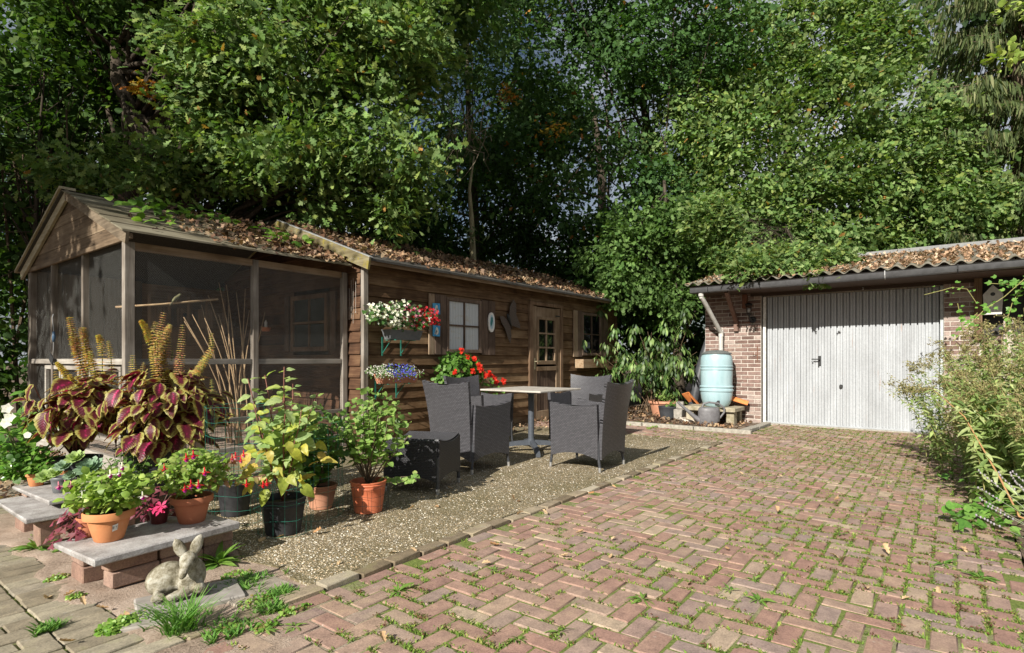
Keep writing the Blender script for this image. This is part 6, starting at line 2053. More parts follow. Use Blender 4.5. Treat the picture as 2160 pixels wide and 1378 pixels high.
def rooftile(label, c, rz_, tilt):
    b = MB(); b.sheet(lambda u, v: (((u - .5) * .24, (v - .5) * .30, .055 * math.sin(math.pi * u) + .012 * math.sin(6.28 * u)), (0, 0)), 12, 3, .014)
    Mx = Matrix.Rotation(rz_, 3, 'Z') @ Matrix.Rotation(tilt, 3, 'X'); b.v = [tuple(Mx @ Vector(v) + Vector(c)) for v in b.v]
    o = b.build('roof_tile', M_ROT, smooth=40); tag(o, label, 'roof tile')
rooftile('bright orange curved roof tile leaning behind the stack of grey blocks', (10.25, 3.74, .35), .9, .8)
rooftile('orange roof tile sticking out behind the right side of the rain barrel', (10.22, 2.88, .36), .2, .3)
um = thing('folded_parasol', 'tall folded black parasol cover leaning against the garage corner behind the barrel', 'parasol', (10.55, 3.75, 0))
m = MB(); m.tube([(10.35, 3.80, .02), (10.42, 3.74, .35), (10.50, 3.68, .75), (10.60, 3.60, 1.2), (10.68, 3.55, 1.55), (10.70, 3.54, 1.65)], [.05, .085, .10, .085, .045, .01], 14); m.build('cover', M_DKP, um, smooth=True)
m = MB(); m.tube([(10.40, 3.755, .30), (10.415, 3.745, .34)], .092, 14); m.build('strap', M_BLACKM, um)

# ================================================================== stone rabbit on its slab
rs_ = thing('stone_rabbit', 'weathered stone rabbit with big upright ears lying in front of the near bench', 'statue', (1.19, 2.80, .02))
mb_ = bpy.data.metaballs.new('rabbit_form'); mb_.resolution = .012; mb_.render_resolution = .012; mb_.threshold = .25
def mel(p, s_, r_=1.0, rot=None):
    e = mb_.elements.new(type='ELLIPSOID'); e.co = p; e.radius = 1.0 * r_; e.size_x, e.size_y, e.size_z = [q_ * 1.28 for q_ in s_]; e.stiffness = 2
    if rot is not None: e.rotation = rot
Q = lambda ax, a: Quaternion(ax, rad(a))
# local frame: x = screen right, y = away, z up (turned to face the camera afterwards)
for p, s_, rt in (((-.055, .05, .085), (.098, .070, .078), None), ((-.105, .06, .065), (.060, .056, .062), None), ((.02, .035, .075), (.06, .055, .058), None), ((.055, .02, .09), (.060, .052, .080), None),
                  ((.045, .0, .125), (.036, .034, .045), None), ((.030, -.010, .168), (.046, .042, .040), None), ((.020, -.040, .152), (.031, .032, .030), None), ((.008, -.062, .130), (.023, .025, .023), None), ((.003, -.075, .118), (.018, .016, .016), None),
                  ((.046, -.028, .143), (.020, .020, .022), None), ((.008, -.018, .152), (.018, .018, .02), None), ((.030, .0, .195), (.014, .014, .014), None),
                  ((.0, -.045, .030), (.050, .024, .022), None), ((-.045, -.055, .024), (.030, .020, .018), None), ((.075, -.035, .040), (.034, .034, .028), None), ((.095, -.02, .03), (.026, .028, .024), None),
                  ((-.105, -.005, .030), (.022, .034, .024), None), ((-.085, -.035, .026), (.018, .020, .018), None), ((-.115, -.035, .022), (.02, .018, .018), None), ((.02, -.01, .06), (.04, .03, .05), None)):
    mel(p, s_, 1.0, rt)
mo = bpy.data.objects.new('rabbit_form', mb_); COL.objects.link(mo)
dg = bpy.context.evaluated_depsgraph_get(); me = bpy.data.meshes.new_from_object(mo.evaluated_get(dg)); bpy.data.objects.remove(mo)
def stonemat():
    m, nt, out = newmat('weathered_cast_stone'); p = geo_pos(nt); n1 = noise(nt, p, 22, 6, .7); n2 = noise(nt, p, 150, 5, .75)
    col = ramp(nt, n1, [(.36, (.10, .085, .05)), (.48, (.27, .24, .17)), (.64, (.50, .47, .39))]); h = N(nt, 'ShaderNodeMath', {0: n1, 1: n2}, operation='ADD').outputs[0]
    princ(nt, out, col, .9, h, .9, .008, 0, .2); return m
M_ST = stonemat()
me.materials.clear(); me.materials.append(M_ST); me.shade_smooth()
fx = Vector((1.195, 2.80)); face = math.atan2(fx.y, fx.x) - math.pi / 2
Rf = Matrix.Rotation(face, 4, 'Z')
XF = Matrix.Translation((1.135, 2.755, .024)) @ Rf @ Matrix.Diagonal((.90, .92, .99, 1))
me.transform(XF); me.name = 'body'
print('rabbit dims', [round(max(v.co[i] for v in me.vertices) - min(v.co[i] for v in me.vertices), 3) for i in range(3)])
link_mesh('body', me, rs_, True)
for sg, tip in ((-1, (-.030, .0, .268)), (1, (.086, .01, .272))):
    base = Vector((.012 if sg < 0 else .046, .0, .180)); tipv = Vector(tip); m = MB()
    ax = (tipv - base).normalized(); s_ = Vector((0, 1, 0)).cross(ax).normalized(); f = s_.cross(ax)
    rows = []
    for k in range(8):
        u = k / 7; w = .027 * (math.sin(math.pi * (.12 + .80 * u)) ** .8) * (1 if u < .99 else .35); c = base + (tipv - base) * u
        ring = []
        for j in range(10):
            a = 2 * math.pi * j / 10; ca, sa = math.cos(a), math.sin(a)
            off = s_ * w * ca + f * (.010 * sa + (.012 * (1 - ca * ca) if sa < 0 else 0) * -0 + (-.007 * (1 - abs(ca)) if sa < 0 else 0) * -1)
            ring.append(tuple(XF @ (c + off)))
        rows.append(ring)
    for r_ in rows: m.v += r_
    for k in range(7):
        for j in range(10): m.f.append((k * 10 + j, k * 10 + (j + 1) % 10, (k + 1) * 10 + (j + 1) % 10, (k + 1) * 10 + j))
    m.f.append(tuple(range(70, 80)))
    m.build('ear', M_ST, rs_, smooth=True)
for sg in (-1, 1):
    m = MB(); c = XF @ Vector((.022 + sg * .021 + (.006 if sg > 0 else -.002), -.036, .163)); m.ball(c, (.0065, .005, .0045), 8, 6); m.build('eye', simple('stone_shadow', (.12, .10, .07), (.18, .16, .11)), rs_, smooth=True)
b = MB(); b.cbox((1.165, 2.735, .004), (.42, .25, .034), .006, Matrix.Rotation(face + .12, 3, 'Z'), .002, random.Random(3))
o = b.build('statue_slab', simple('slab_grey', (.22, .20, .175), (.34, .31, .28), .85, 15, .3), smooth=35); tag(o, 'grey stone slab under the rabbit statue, partly overgrown by grass', 'slab')
b = MB(); b.cbox((1.0, 2.66, .0), (.24, .18, .03), .006, Matrix.Rotation(face - .1, 3, 'Z'), .002, random.Random(5))
o = b.build('statue_slab', simple('slab_grey2', (.24, .21, .18), (.36, .33, .29), .85, 15, .3), smooth=35); tag(o, 'small grey stone chip half buried left of the rabbit slab', 'slab')

# ---- weeds, clover, grass tufts near the statue ----------------------------
def rosette(label, x, y, n, L, seed, cols=None, w=.12, up=.5, z=0, cat='weed', grp=None):
    t = thing('weed', label, cat, (x, y, z), grp); q = random.Random(seed)
    key = 'ros' + str(w)
    if key not in LM:
        mt = foliage('leaf_weed', ramp_stops=G_((.10, .22, .04), (.17, .30, .06), (.24, .36, .09)), rough=.45)
        LM[key] = [tmesh('leaf', rich_leaf(n=5, w=w, fold=.3, droop=.45, seed=s_), mt) for s_ in range(2)]
    for i in range(n):
        a = i * 2.4 + q.uniform(-.3, .3); el = rad(q.uniform(12, 70) * up * 1.4); yd = Vector((math.cos(a) * math.cos(el), math.sin(a) * math.cos(el), math.sin(el)))
        nr = Vector((-math.cos(a) * math.sin(el), -math.sin(a) * math.sin(el), math.cos(el))) + Vector((q.gauss(0, .25), q.gauss(0, .25), 0))
        add_leaf(q.choice(LM[key]), t, Vector((x, y, z + .004)) + yd * .008, nr, yd, L * q.uniform(.6, 1.1))
    return t


rosette('broad-leaved green weed growing at the right end of the near bench', 1.46, 3.10, 26, .125, 1, w=.15, up=.75)
rosette('grey-green weed at the edge of the side path left of the near bench', .93, 4.18, 20, .11, 2, w=.15, up=.55)
rosette('leafy weed between path and sand, in front of the low slab', 1.02, 4.02, 12, .06, 3, w=.18, up=.4)
wd = [((1600, 1270), 12, .065), ((840, 1250), 14, .075), ((1355, 1268), 12, .065), ((1590, 1225), 8, .04), ((1775, 1130), 8, .05), ((2070, 1222), 12, .085), ((1990, 1192), 8, .07), ((1180, 1336), 8, .05), ((1090, 1352), 8, .045), ((1085, 1165), 7, .05), ((1185, 1118), 8, .04), ((1040, 1205), 9, .04), ((1705, 1006), 7, .05), ((1540, 1248), 7, .04), ((620, 1325), 9, .05), ((560, 1335), 9, .045), ((1725, 1122), 7, .05), ((2045, 1145), 10, .05), ((1870, 1250), 6, .04), ((1610, 1160), 6, .035), ((1640, 1105), 6, .035)]
desc = ['small flat weed in the paver joint at the %s' % s for s in ('lower middle of the drive', 'kerb bend near the pebble terrace corner', 'centre foreground', 'right of the centre weed', 'right middle of the drive', 'bottom right beside the bed', 'right edge below the ivy', 'bottom edge left of centre', 'very bottom of the picture', 'kerb near the terracotta leaf', 'kerb in front of the ottoman', 'kerb below the orange pot', 'drive in front of the garage door', 'lower right centre', 'bottom left corner of the drive', 'bottom left next to the sand', 'joint beyond the yellow brick', 'edge under the ivy', 'joint near the right foreground', 'middle of the drive', 'middle distance of the drive')]
for i, ((px, py), n, L) in enumerate(wd):
    x, y, _ = gpt(px, py); rosette(desc[i], x, y, n, L, 20 + i, w=.13, up=.35, grp='weeds in the paver joints')

# lush grass tuft + clover patch
x, y, _ = gpt(385, 1335)
n = 210; a = NR.random(n) * 6.28
P = np.stack([x + NR.normal(0, .026, n), y + NR.normal(0, .026, n), np.full(n, .0)], 1); tl_ = np.abs(NR.normal(.0, .62, n))
yd = np.stack([np.cos(a) * np.sin(tl_), np.sin(a) * np.sin(tl_), np.cos(tl_)], 1); nr = np.stack([-np.cos(a), -np.sin(a), np.full(n, .35)], 1)
TB = leaf_tpl([(0, .018), (.35, .02), (.7, .014), (1, .002)], 0, .62, False)
o = leafmass('grass_tuft', TB, P, nr, yd, .08 + .10 * NR.random(n), palette(n, [(.08, .21, .03), (.13, .28, .05), (.18, .33, .08)]), M_GRASS); tag(o, 'lush tuft of long grass blades in front of the stone rabbit', 'grass tuft')
x, y, _ = gpt(75, 1335); n = 40; a = NR.random(n) * 6.28
def patch(name, cpx, rx, ry, n, s, cols, tpl=T_ROUND, h=.03, label=None, cat=None, kind='stuff'):
    x, y, _ = gpt(*cpx); r_ = np.sqrt(NR.random(n)); a = NR.random(n) * 6.28
    P = np.stack([x + rx * r_ * np.cos(a), y + ry * r_ * np.sin(a), h * (1 - r_ ** 2) * NR.random(n) + .004], 1)
    o = leafmass(name, tpl, P, unit(NR.normal(0, .45, (n, 3)) + [-.2, -.2, 1]), NR.normal(0, 1, (n, 3)) * [1, 1, .2], s * (.6 + .7 * NR.random(n)), palette(n, cols), M_LEAF, kind=kind)
    return o
CG = [(.14, .28, .04), (.20, .35, .06), (.27, .40, .09)]
patch('clover_patch', (255, 1322), .085, .07, 620, .017, CG, h=.035)
for i, (c, rx, ry, n) in enumerate((((500, 1215), .08, .07, 110), ((540, 1270), .08, .06, 120), ((470, 1330), .08, .05, 110), ((120, 1222), .05, .04, 140), ((160, 1262), .035, .03, 120), ((125, 1150), .05, .06, 160), ((90, 1130), .07, .05, 130), ((300, 1300), .06, .06, 120), ((620, 1290), .08, .02, 120), ((560, 1325), .06, .03, 120), ((1195, 885), .1, .1, 50), ((1390, 900), .5, .06, 160), ((1345, 893), .4, .12, 120))):
    patch('ground_herbs', c, rx, ry, n, .014 if i < 10 else .03, CG + [(.25, .2, .08)], h=.02)
gp_ = []
q = random.Random(12)
for c, sx, n in (((520, 1235), .11, 60), ((480, 1330), .11, 45), ((560, 1290), .08, 35), ((100, 1330), .05, 30), ((350, 1300), .12, 60), ((590, 1255), .06, 60)):
    x, y, _ = gpt(*c)
    for i in range(n): gp_.append((x + q.gauss(0, sx * .5), y + q.gauss(0, sx * .5), 0))
tufts('grass', gp_, 6, .034, .006, 5, [(.08, .20, .03), (.13, .27, .05), (.18, .32, .07)])

# stems of lavender / oval ivy on the right
lv = thing('lavender', 'thin grey lavender stems leaning over the drive at the right edge', 'lavender', (3.9, -.45, 0)); q = random.Random(7); m = MB(); f = MB()
for i in range(16):
    b0 = Vector((4.0 + q.uniform(-.35, .25), -.52 + q.uniform(-.08, .08), 0)); e = b0 + Vector((q.uniform(-.25, .25), q.uniform(.05, .38), q.uniform(.25, .5)))
    mid = b0.lerp(e, .5) + Vector((0, -.03, .05)); m.tube([b0, mid, e], [.002, .0016, .0012], 4)
    for k in range(7):
        p = mid.lerp(e, .55 + .45 * k / 6); f.ball(p + Vector((q.uniform(-.005, .005), q.uniform(-.005, .005), 0)), (.005, .005, .007), 5, 4)
m.build('stems', simple('lavender_stem', (.20, .22, .14), (.30, .32, .22)), lv); f.build('flower_heads', simple('lavender_bud', (.22, .19, .22), (.34, .31, .33)), lv)
IVY = (np.array([(0, 0, 0), (-.30, .10, .02), (-.50, .45, .05), (-.22, .55, .0), (0, 1, -.05), (.22, .55, 0), (.50, .45, .05), (.30, .10, .02)], float), np.array([(0, 2, 1), (0, 3, 2), (0, 4, 3), (0, 5, 4), (0, 6, 5), (0, 7, 6)]))
M_L_IVY = foliage('leaf_ivy', ramp_stops=G_((.07, .18, .03), (.13, .28, .05), (.20, .36, .08)), rough=.35, spec=.5)
IVM = [tmesh('leaf', IVY, M_L_IVY)]
iv = thing('ivy', 'bright green ivy creeping from the bed onto the drive near the right edge', 'ivy', (4.6, -.25, 0)); q = random.Random(3)
for px, py, n, s_ in ((2010, 1108, 6, .095), (2045, 1100, 7, .10), (2035, 1120, 5, .09), (2080, 1100, 8, .095), (2095, 1120, 7, .09), (2130, 1075, 6, .08), (1985, 1015, 4, .07), (2010, 1010, 5, .07), (2060, 1045, 6, .07), (2140, 1140, 6, .07), (2075, 1065, 5, .07), (2110, 1090, 6, .08)):
    x, y, _ = gpt(px, py)
    for k in range(n):
        a = q.random() * 6.28; add_leaf(IVM[0], iv, (x + q.gauss(0, .05), y + q.gauss(0, .05), .03 + q.random() * .09), (q.gauss(-.3, .35), q.gauss(-.1, .35), 1), (math.cos(a), math.sin(a), .0), s_ * q.uniform(.6, 1.1))
# ================================================================== goldenrod bed on the right
M_GR = foliage('leaf_goldenrod', ramp_stops=G_((.20, .29, .09), (.30, .38, .14), (.13, .21, .06), (.42, .47, .22), (.24, .33, .10), (.36, .41, .19)), rough=.42, spec=.5, trans=.3)
GRM = [tmesh('leaf', (lambda v, f: (v, f))(*leaf_tpl([(0, .02), (.2, .10), (.5, .135), (.8, .08), (1, .004)], .35, d_)), M_GR) for d_ in (.15, .35, .5)]
T_LANCE = leaf_tpl([(0, .02), (.42, .16), (1, .004)], .3, .3, False)
M_SEED = foliage('seed_plume', trans=.25, rough=.7)
M_GST = simple('goldenrod_stem', (.22, .24, .07), (.36, .30, .12), .6)
M_GSR = simple('goldenrod_red_stem', (.30, .15, .07), (.42, .24, .10), .6)


def goldenrod(label, x, y, stems, seed, singles=True, H=(1.0, 1.45), lean=(0, .2), plume=True, lsz=.10, yellow=False):
    t = thing('goldenrod', label, 'goldenrod', (x, y, 0), 'goldenrod plants in the bed beside the drive'); q = random.Random(seed)
    m = MB(); SP = []; cnt = 0; LP = [[], [], [], [], []]
    for i in range(stems):
        bx_, by_ = x + q.gauss(0, .09), y + q.gauss(0, .09); h = q.uniform(*H)
        lx, ly = lean[0] + q.gauss(0, .12), lean[1] + q.gauss(0, .12)
        pts = [Vector((bx_ + lx * h * u ** 1.8, by_ + ly * h * u ** 1.8, h * (u - .10 * u ** 3 * (abs(lx) + abs(ly)) * 2))) for u in [k / 7 for k in range(8)]]
        m.tube(pts, [.0045 - .003 * k / 7 for k in range(8)], 5)
        nl = int(h / .0165)
        for k in range(nl):
            u = .06 + .86 * k / nl; f = u * 7; i0 = min(6, int(f)); p = pts[i0].lerp(pts[i0 + 1], f - i0)
            a = k * 2.4 + q.uniform(-.3, .3); el = rad(q.uniform(-30, 35)); yd = Vector((math.cos(a) * math.cos(el), math.sin(a) * math.cos(el), math.sin(el)))
            nr = Vector((-.25, .05, 1)) + Vector((q.gauss(0, .3), q.gauss(0, .3), 0)); s = lsz * q.uniform(.7, 1.15) * (1 - .4 * u)
            if singles and cnt < 150:
                add_leaf(q.choice(GRM), t, p, nr, yd, s); cnt += 1
            else:
                for L_, v in zip(LP, (p[:], nr[:], yd[:], s, (0, 0, 0))): L_.append(v)
        if plume and i % 2 == 0:
            tip = pts[-1]; top = pts[-2]
            for b_ in range(8):
                u = q.uniform(0, 1); st = top.lerp(tip, u); a = q.random() * 6.28
                e = st + Vector((math.cos(a) * q.uniform(.04, .13), math.sin(a) * q.uniform(.04, .13), q.uniform(-.02, .09)))
                m.tube([st, st.lerp(e, .5) + Vector((0, 0, .012)), e], .0012, 3)
                for k in range(15): SP.append((st.lerp(e, q.uniform(.15, 1.0)) + Vector((q.gauss(0, .010), q.gauss(0, .010), q.gauss(.003, .010))))[:])
    m.build('stems', M_GST, t)
    if LP[0]:
        n = len(LP[0]); leafmass('foliage', T_LANCE, np.array(LP[0]), np.array(LP[1]), np.array(LP[2]), np.array(LP[3]), palette(n, [(.20, .28, .09), (.28, .35, .13), (.13, .20, .06), (.38, .43, .20)]), M_LEAF, t, 'stuff')
    if SP:
        n = len(SP); leafmass('seed_plumes', T_FAR, np.array(SP), NR.normal(0, 1, (n, 3)), NR.normal(0, 1, (n, 3)), .019, palette(n, [(.20, .15, .08), (.28, .23, .11), (.17, .17, .07), (.34, .33, .15)]), M_SEED, t, 'stuff')
    return t


GL = 'goldenrod clump '
gold = [
    (GL + 'leaning furthest over the drive in front of the garage door', 7.75, .02, 11, (.85, 1.15), (-.12, .38), .07, False),
    (GL + 'against the right edge of the garage door, tall brown plumes', 8.35, -.25, 12, (1.15, 1.45), (0, .16), .08, False),
    (GL + 'in front of the brick pier below the birdhouse', 8.1, -.75, 12, (1.35, 1.7), (0, .10), .08, False),
    (GL + 'at the drive edge, low drooping plumes over the pavers', 7.0, -.16, 10, (.75, 1.05), (-.12, .34), .08, True),
    (GL + 'behind the drooping one, full of narrow pale leaves', 7.3, -.50, 14, (1.25, 1.6), (-.05, .14), .09, True),
    (GL + 'at the far right under the climbing ivy shoots', 7.1, -.95, 13, (1.35, 1.65), (0, .10), .09, False),
    (GL + 'beside the single yellow flower head', 6.35, -.36, 14, (.95, 1.25), (-.05, .2), .09, True),
    (GL + 'in the middle of the bed at the right edge', 6.5, -.80, 13, (1.15, 1.45), (-.02, .12), .10, True),
    (GL + 'low at the bed edge between ivy and drooping plumes', 6.0, -.33, 9, (.5, .75), (-.05, .22), .09, True),
    (GL + 'with large narrow leaves just above the ivy', 5.65, -.46, 12, (.8, 1.1), (-.05, .22), .10, True),
    (GL + 'nearest the camera, cut by the right edge of the picture', 5.1, -.62, 9, (.7, 1.0), (-.05, .18), .11, True)]
for i, (lb, x, y, n, H_, ln, ls, sg) in enumerate(gold):
    goldenrod(lb, x, y, int(n * 1.45), 100 + i, sg, H_, ln, True, ls * 1.3)
lg = thing('goldenrod_shoot', 'long reddish goldenrod stem arching out of the bed from the right edge', 'goldenrod', (4.5, -.75, 0))
pts = [Vector(spot(3.55, 2150, 1090)), Vector(spot(3.7, 2110, 1010)), Vector(spot(3.9, 2075, 950)), Vector(spot(4.1, 2035, 880)), Vector(spot(4.3, 1990, 840)), Vector(spot(4.5, 1960, 815))]
pts = [Vector((4.45, -.80, 0))] + pts
m = MB(); m.tube(pts, [.007, .0065, .006, .005, .004, .003, .002], 8); m.build('stem', M_GSR, lg, smooth=True); q = random.Random(4)
for k in range(64):
    f = 1 + 4.9 * k / 64; i0 = int(f); p = pts[i0].lerp(pts[min(6, i0 + 1)], f - i0); a = k * 2.4
    add_leaf(q.choice(GRM), lg, p, (-.3 + q.gauss(0, .3), .1, 1), (math.cos(a), math.sin(a), q.uniform(-.4, .2)), q.uniform(.10, .15) * (1 - .08 * f))
yf = thing('yellow_flower_head', 'single bright yellow goldenrod flower head in the bed on the right', 'flower', tuple(spot(4.6, 2090, 870)))
P = np.array([spot(4.6, 2078 + q.uniform(0, 26) , 868) for _ in range(150)]); P[:, 2] = spot(4.6, 2090, 868)[2]
for i in range(len(P)): u = i / 150; c = spot(4.6, 2076 + 30 * u + q.gauss(0, 4), 862 + 14 * u + q.gauss(0, 3)); P[i] = c
leafmass('florets', T_FAR, P, NR.normal(0, 1, (150, 3)), NR.normal(0, 1, (150, 3)), .016, palette(150, [(.75, .50, .02), (.85, .62, .05)]), M_SEED, yf, 'stuff')
m = MB(); m.tube([spot(4.6, 2100, 905), spot(4.6, 2090, 872)], .002, 4); m.build('stem', M_GST, yf)
# climber at the top right (in front of the birdhouse)
cl = thing('climbing_shoot', 'thin ivy shoots with bright green leaves reaching across below the birdhouse', 'climber', tuple(spot(7.0, 2100, 660))); m = MB(); q = random.Random(9)
paths = [[(2165, 585), (2120, 625), (2075, 655), (2040, 690), (2010, 720)], [(2165, 600), (2130, 600), (2087, 598)], [(2155, 605), (2135, 640), (2120, 690), (2125, 740)], [(2060, 640), (2040, 610), (2010, 606), (1990, 612), (1950, 622)], [(2062, 660), (2030, 690), (2020, 640)]]
for j, pp in enumerate(paths):
    S_ = [Vector(spot(7.0 + .1 * j, *c)) for c in pp]; m.tube(S_, .004, 5)
    for k in range(26 if j in (0, 2) else 14):
        f = q.random() * (len(S_) - 1.01); p = S_[int(f)].lerp(S_[int(f) + 1], f - int(f)) + Vector((q.gauss(0, .04), q.gauss(0, .04), q.gauss(0, .04)))
        add_leaf(IVM[0], cl, p, (q.gauss(-.8, .4), .2, .7), (q.gauss(0, 1), q.gauss(0, 1), q.gauss(-.3, .5)), q.uniform(.045, .085) * (.6 if j == 3 else 1))
m.build('stems', M_GST, cl)

# ================================================================== shrub left of the garage (drooping leaves)
bd = thing('butterfly_bush', 'tall shrub with long drooping leaves and bare lower stems behind the terracotta tub', 'shrub', (10.8, 4.6, 0)); q = random.Random(21); m = MB()
A = [[], [], [], []]
for i in range(22):
    a = q.random() * 6.28; tx_, ty_ = 10.9 + q.gauss(0, .10), 4.75 + q.gauss(0, .12); k_ = q.uniform(.3, 1.1); h = q.uniform(.9, 2.1)
    ex, ey = tx_ + math.cos(a) * k_ * .8 - .1, ty_ + math.sin(a) * k_ * 1.1 - .05
    m.tube([Vector((tx_ + (ex - tx_) * u ** 1.4, ty_ + (ey - ty_) * u ** 1.4, .02 + h * (u - .12 * u ** 3))) for u in [k / 6 for k in range(7)]], [.009 - .001 * k for k in range(7)], 5)
m.build('stems', simple('bush_stem', (.09, .055, .03), (.17, .11, .06), .7), bd)
rg = np.random.default_rng(5)
nc = 85; CX = np.array([[10.55, 4.75, 1.05]]) + rg.normal(0, 1, (nc, 3)) * np.array([.38, .55, .48]); CX = CX[(CX[:, 2] > .45) & (CX[:, 2] < 2.2)]; nc = len(CX)
P = np.repeat(CX, 26, 0); n = len(P); a = rg.random(n) * 6.28; r_ = rg.random(n) * .16
P = P + np.stack([np.cos(a) * r_, np.sin(a) * r_, rg.normal(0, .05, n) - r_ * .4], 1)
yd = np.stack([np.cos(a), np.sin(a), -.75 + rg.normal(0, .3, n)], 1); nr = np.stack([np.cos(a) * .7 - .3, np.sin(a) * .7 - .1, np.full(n, .7)], 1)
T_DROOP = leaf_tpl([(0, .03), (.4, .17), (.75, .12), (1, .005)], .3, .3, False)
tone = np.repeat(1 + rg.normal(0, .22, nc), 26)[:, None]
leafmass('foliage', T_DROOP, P, nr, yd, .09 + .07 * rg.random(n), np.clip(palette(n, [(.06, .12, .03), (.10, .17, .045), (.04, .085, .025), (.18, .26, .08)]) * tone, .01, 1), M_LEAF, bd, 'stuff')

# ================================================================== trees
M_CROWN = foliage('crown_leaves', rough=.6, spec=.18, trans=.30)
def barkmat(name, a, b_):
    m, nt, out = newmat(name); n1 = noise(nt, geo_pos(nt, (14, 14, 2.5)), 1.6, 6, .7, .4)
    princ(nt, out, ramp(nt, n1, [(.35, a), (.65, b_)]), .95, n1, 1.0, .03, 0, .1); return m
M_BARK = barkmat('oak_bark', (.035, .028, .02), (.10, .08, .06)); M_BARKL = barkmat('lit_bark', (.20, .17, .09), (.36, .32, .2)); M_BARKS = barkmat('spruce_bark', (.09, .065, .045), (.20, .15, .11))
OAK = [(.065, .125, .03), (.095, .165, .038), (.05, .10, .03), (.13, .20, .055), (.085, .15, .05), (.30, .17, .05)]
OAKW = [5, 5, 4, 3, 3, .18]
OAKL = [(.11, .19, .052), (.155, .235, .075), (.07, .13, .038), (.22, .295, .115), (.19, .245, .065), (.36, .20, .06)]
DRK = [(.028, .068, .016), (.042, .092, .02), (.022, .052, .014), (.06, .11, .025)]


def axes(x, y, z): return x * R_AX + y * F_AX + z * U_AX


def ell(d, px, py, rx, rf, rz_):
    """ellipsoid: centre at forward distance d on pixel (px,py), radii across / in depth / up"""
    return (spot(d, px, py), np.array([rx, rf, rz_]))


def crown(name, parent, ells, ncl, per, crad, lsize, tpl, cols, w, seed, shell=.25, droop=0.0, flat=.7, front=0):
    rg = np.random.default_rng(seed)
    vol = np.array([np.prod(e[1]) ** (2 / 3) for e in ells]); vol /= vol.sum(); C = []
    for e, v in zip(ells, vol):
        n = int(ncl * v) + 1
        u = unit(rg.normal(0, 1, (n, 3))); u[:, 1] -= front * rg.random(n); r_ = rg.random(n) ** shell
        q_ = unit(u) * r_[:, None] * e[1]
        C.append(e[0] + q_[:, :1] * R_AX + q_[:, 1:2] * F_AX + q_[:, 2:] * U_AX)
    C = np.concatenate(C); n = len(C)
    cl_r = crad * (.55 + .9 * rg.random(n)); per_n = per
    P = np.repeat(C, per_n, 0); off = rg.normal(0, .5, (len(P), 3)) * np.repeat(cl_r, per_n)[:, None]; off[:, 2] *= flat
    P = P + off; P[:, 2] -= droop * rg.random(len(P)) * crad * 2
    ctr = ells[0][0]
    out = unit(off + .25 * unit(P - ctr))
    nr = unit(rg.normal(0, .45, (len(P), 3)) + np.repeat(rg.normal(0, .55, (n, 3)), per_n, 0) + np.array([-.2, -.05, .8]))
    yd = out + rg.normal(0, .6, (len(P), 3)); yd[:, 2] -= .35
    tone = np.repeat(1 + rg.normal(0, .13, n), per_n)[:, None]
    col = np.clip(palette(len(P), cols, w, .16, rg) * tone, .003, 1)
    S = lsize * (.6 + .75 * rg.random(len(P)))
    keep = P[:, 2] > .15
    leafmass(name, tpl, P[keep], nr[keep], yd[keep], S[keep], col[keep], M_CROWN, parent)
    return C


def limbs(parent, name, base, top, r0, C, nl, seed, mat=M_BARK, sub=True, rl=.32):
    q = random.Random(seed); m = MB(); base = Vector(base); top = Vector(top)
    pts = [base.lerp(top, k / 8) + Vector((q.gauss(0, r0 * .35), q.gauss(0, r0 * .35), 0)) * (k > 0) for k in range(9)]
    m.tube(pts, [r0 * (1.25 if k == 0 else 1) * (1 - .75 * k / 8) for k in range(9)], 12); m.build('trunk', mat, parent, smooth=True)
    if C is None: return
    m = MB(); idx = [q.randrange(len(C)) for _ in range(nl)]
    for j in idx:
        e = Vector(C[j]); f = q.uniform(.3, 1.0) * 8; i0 = min(7, int(f)); s_ = pts[i0].lerp(pts[i0 + 1], f - i0)
        if (e - s_).length < .3: continue
        mid = s_.lerp(e, .5) + Vector((q.gauss(0, .12), q.gauss(0, .12), q.uniform(.0, .25)))
        a = s_.lerp(mid, .5) + Vector((q.gauss(0, .05), q.gauss(0, .05), q.gauss(0, .05))); b_ = mid.lerp(e, .55) + Vector((q.gauss(0, .08), q.gauss(0, .08), q.gauss(0, .06)))
        rr_ = r0 * rl * (1 - .6 * f / 8)
        m.tube([s_, a, mid, b_, e], [rr_, rr_ * .75, rr_ * .5, rr_ * .3, rr_ * .12], 6)
    m.build(name, mat, parent, smooth=True)


def tree(name, label, cat, base, top, r0, ells, ncl, per, crad, lsize, tpl, cols, w, seed, nl=40, mat=None, grp=None, rl=.3, **kw):
    t = thing(name, label, cat, (base[0], base[1], 0), grp)
    C = crown('crown', t, ells, ncl, per, crad, lsize, tpl, cols, w, seed, **kw)
    limbs(t, 'branches', base, top, r0, C, nl, seed, mat or M_BARK, rl=rl)
    return t


def b3(d, px): p = spot(d, px, 758); return (float(p[0]), float(p[1]), -.05)


# big oak whose leafy boughs hang above the aviary and shed
tree('oak_tree', 'big oak behind the shed with sunlit boughs hanging over the aviary roof', 'tree', b3(10.2, 430), tuple(spot(9.3, 250, 60)), .30,
     [ell(8.6, 640, 150, 1.75, 1.2, 1.3), ell(8.3, 500, 260, 1.0, .8, .8), ell(8.4, 800, 330, .95, .7, .75), ell(8.2, 820, 70, 1.25, .9, .9), ell(8.8, 620, -180, 2.1, 1.4, 1.5), ell(8.0, 470, 90, .9, .7, .7), ell(8.5, 860, 420, .5, .45, .42), ell(8.5, 700, 420, .6, .4, .3), ell(8.2, 380, 380, .45, .4, .28), ell(8.0, 600, 330, .9, .5, .5), ell(7.9, 140, 350, .42, .35, .22), ell(8.6, 300, 330, .5, .4, .3)],
     560, 74, .31, .115, T_OAK, OAKL, OAKW, 1, 60, shell=.33, droop=.3, front=.4)
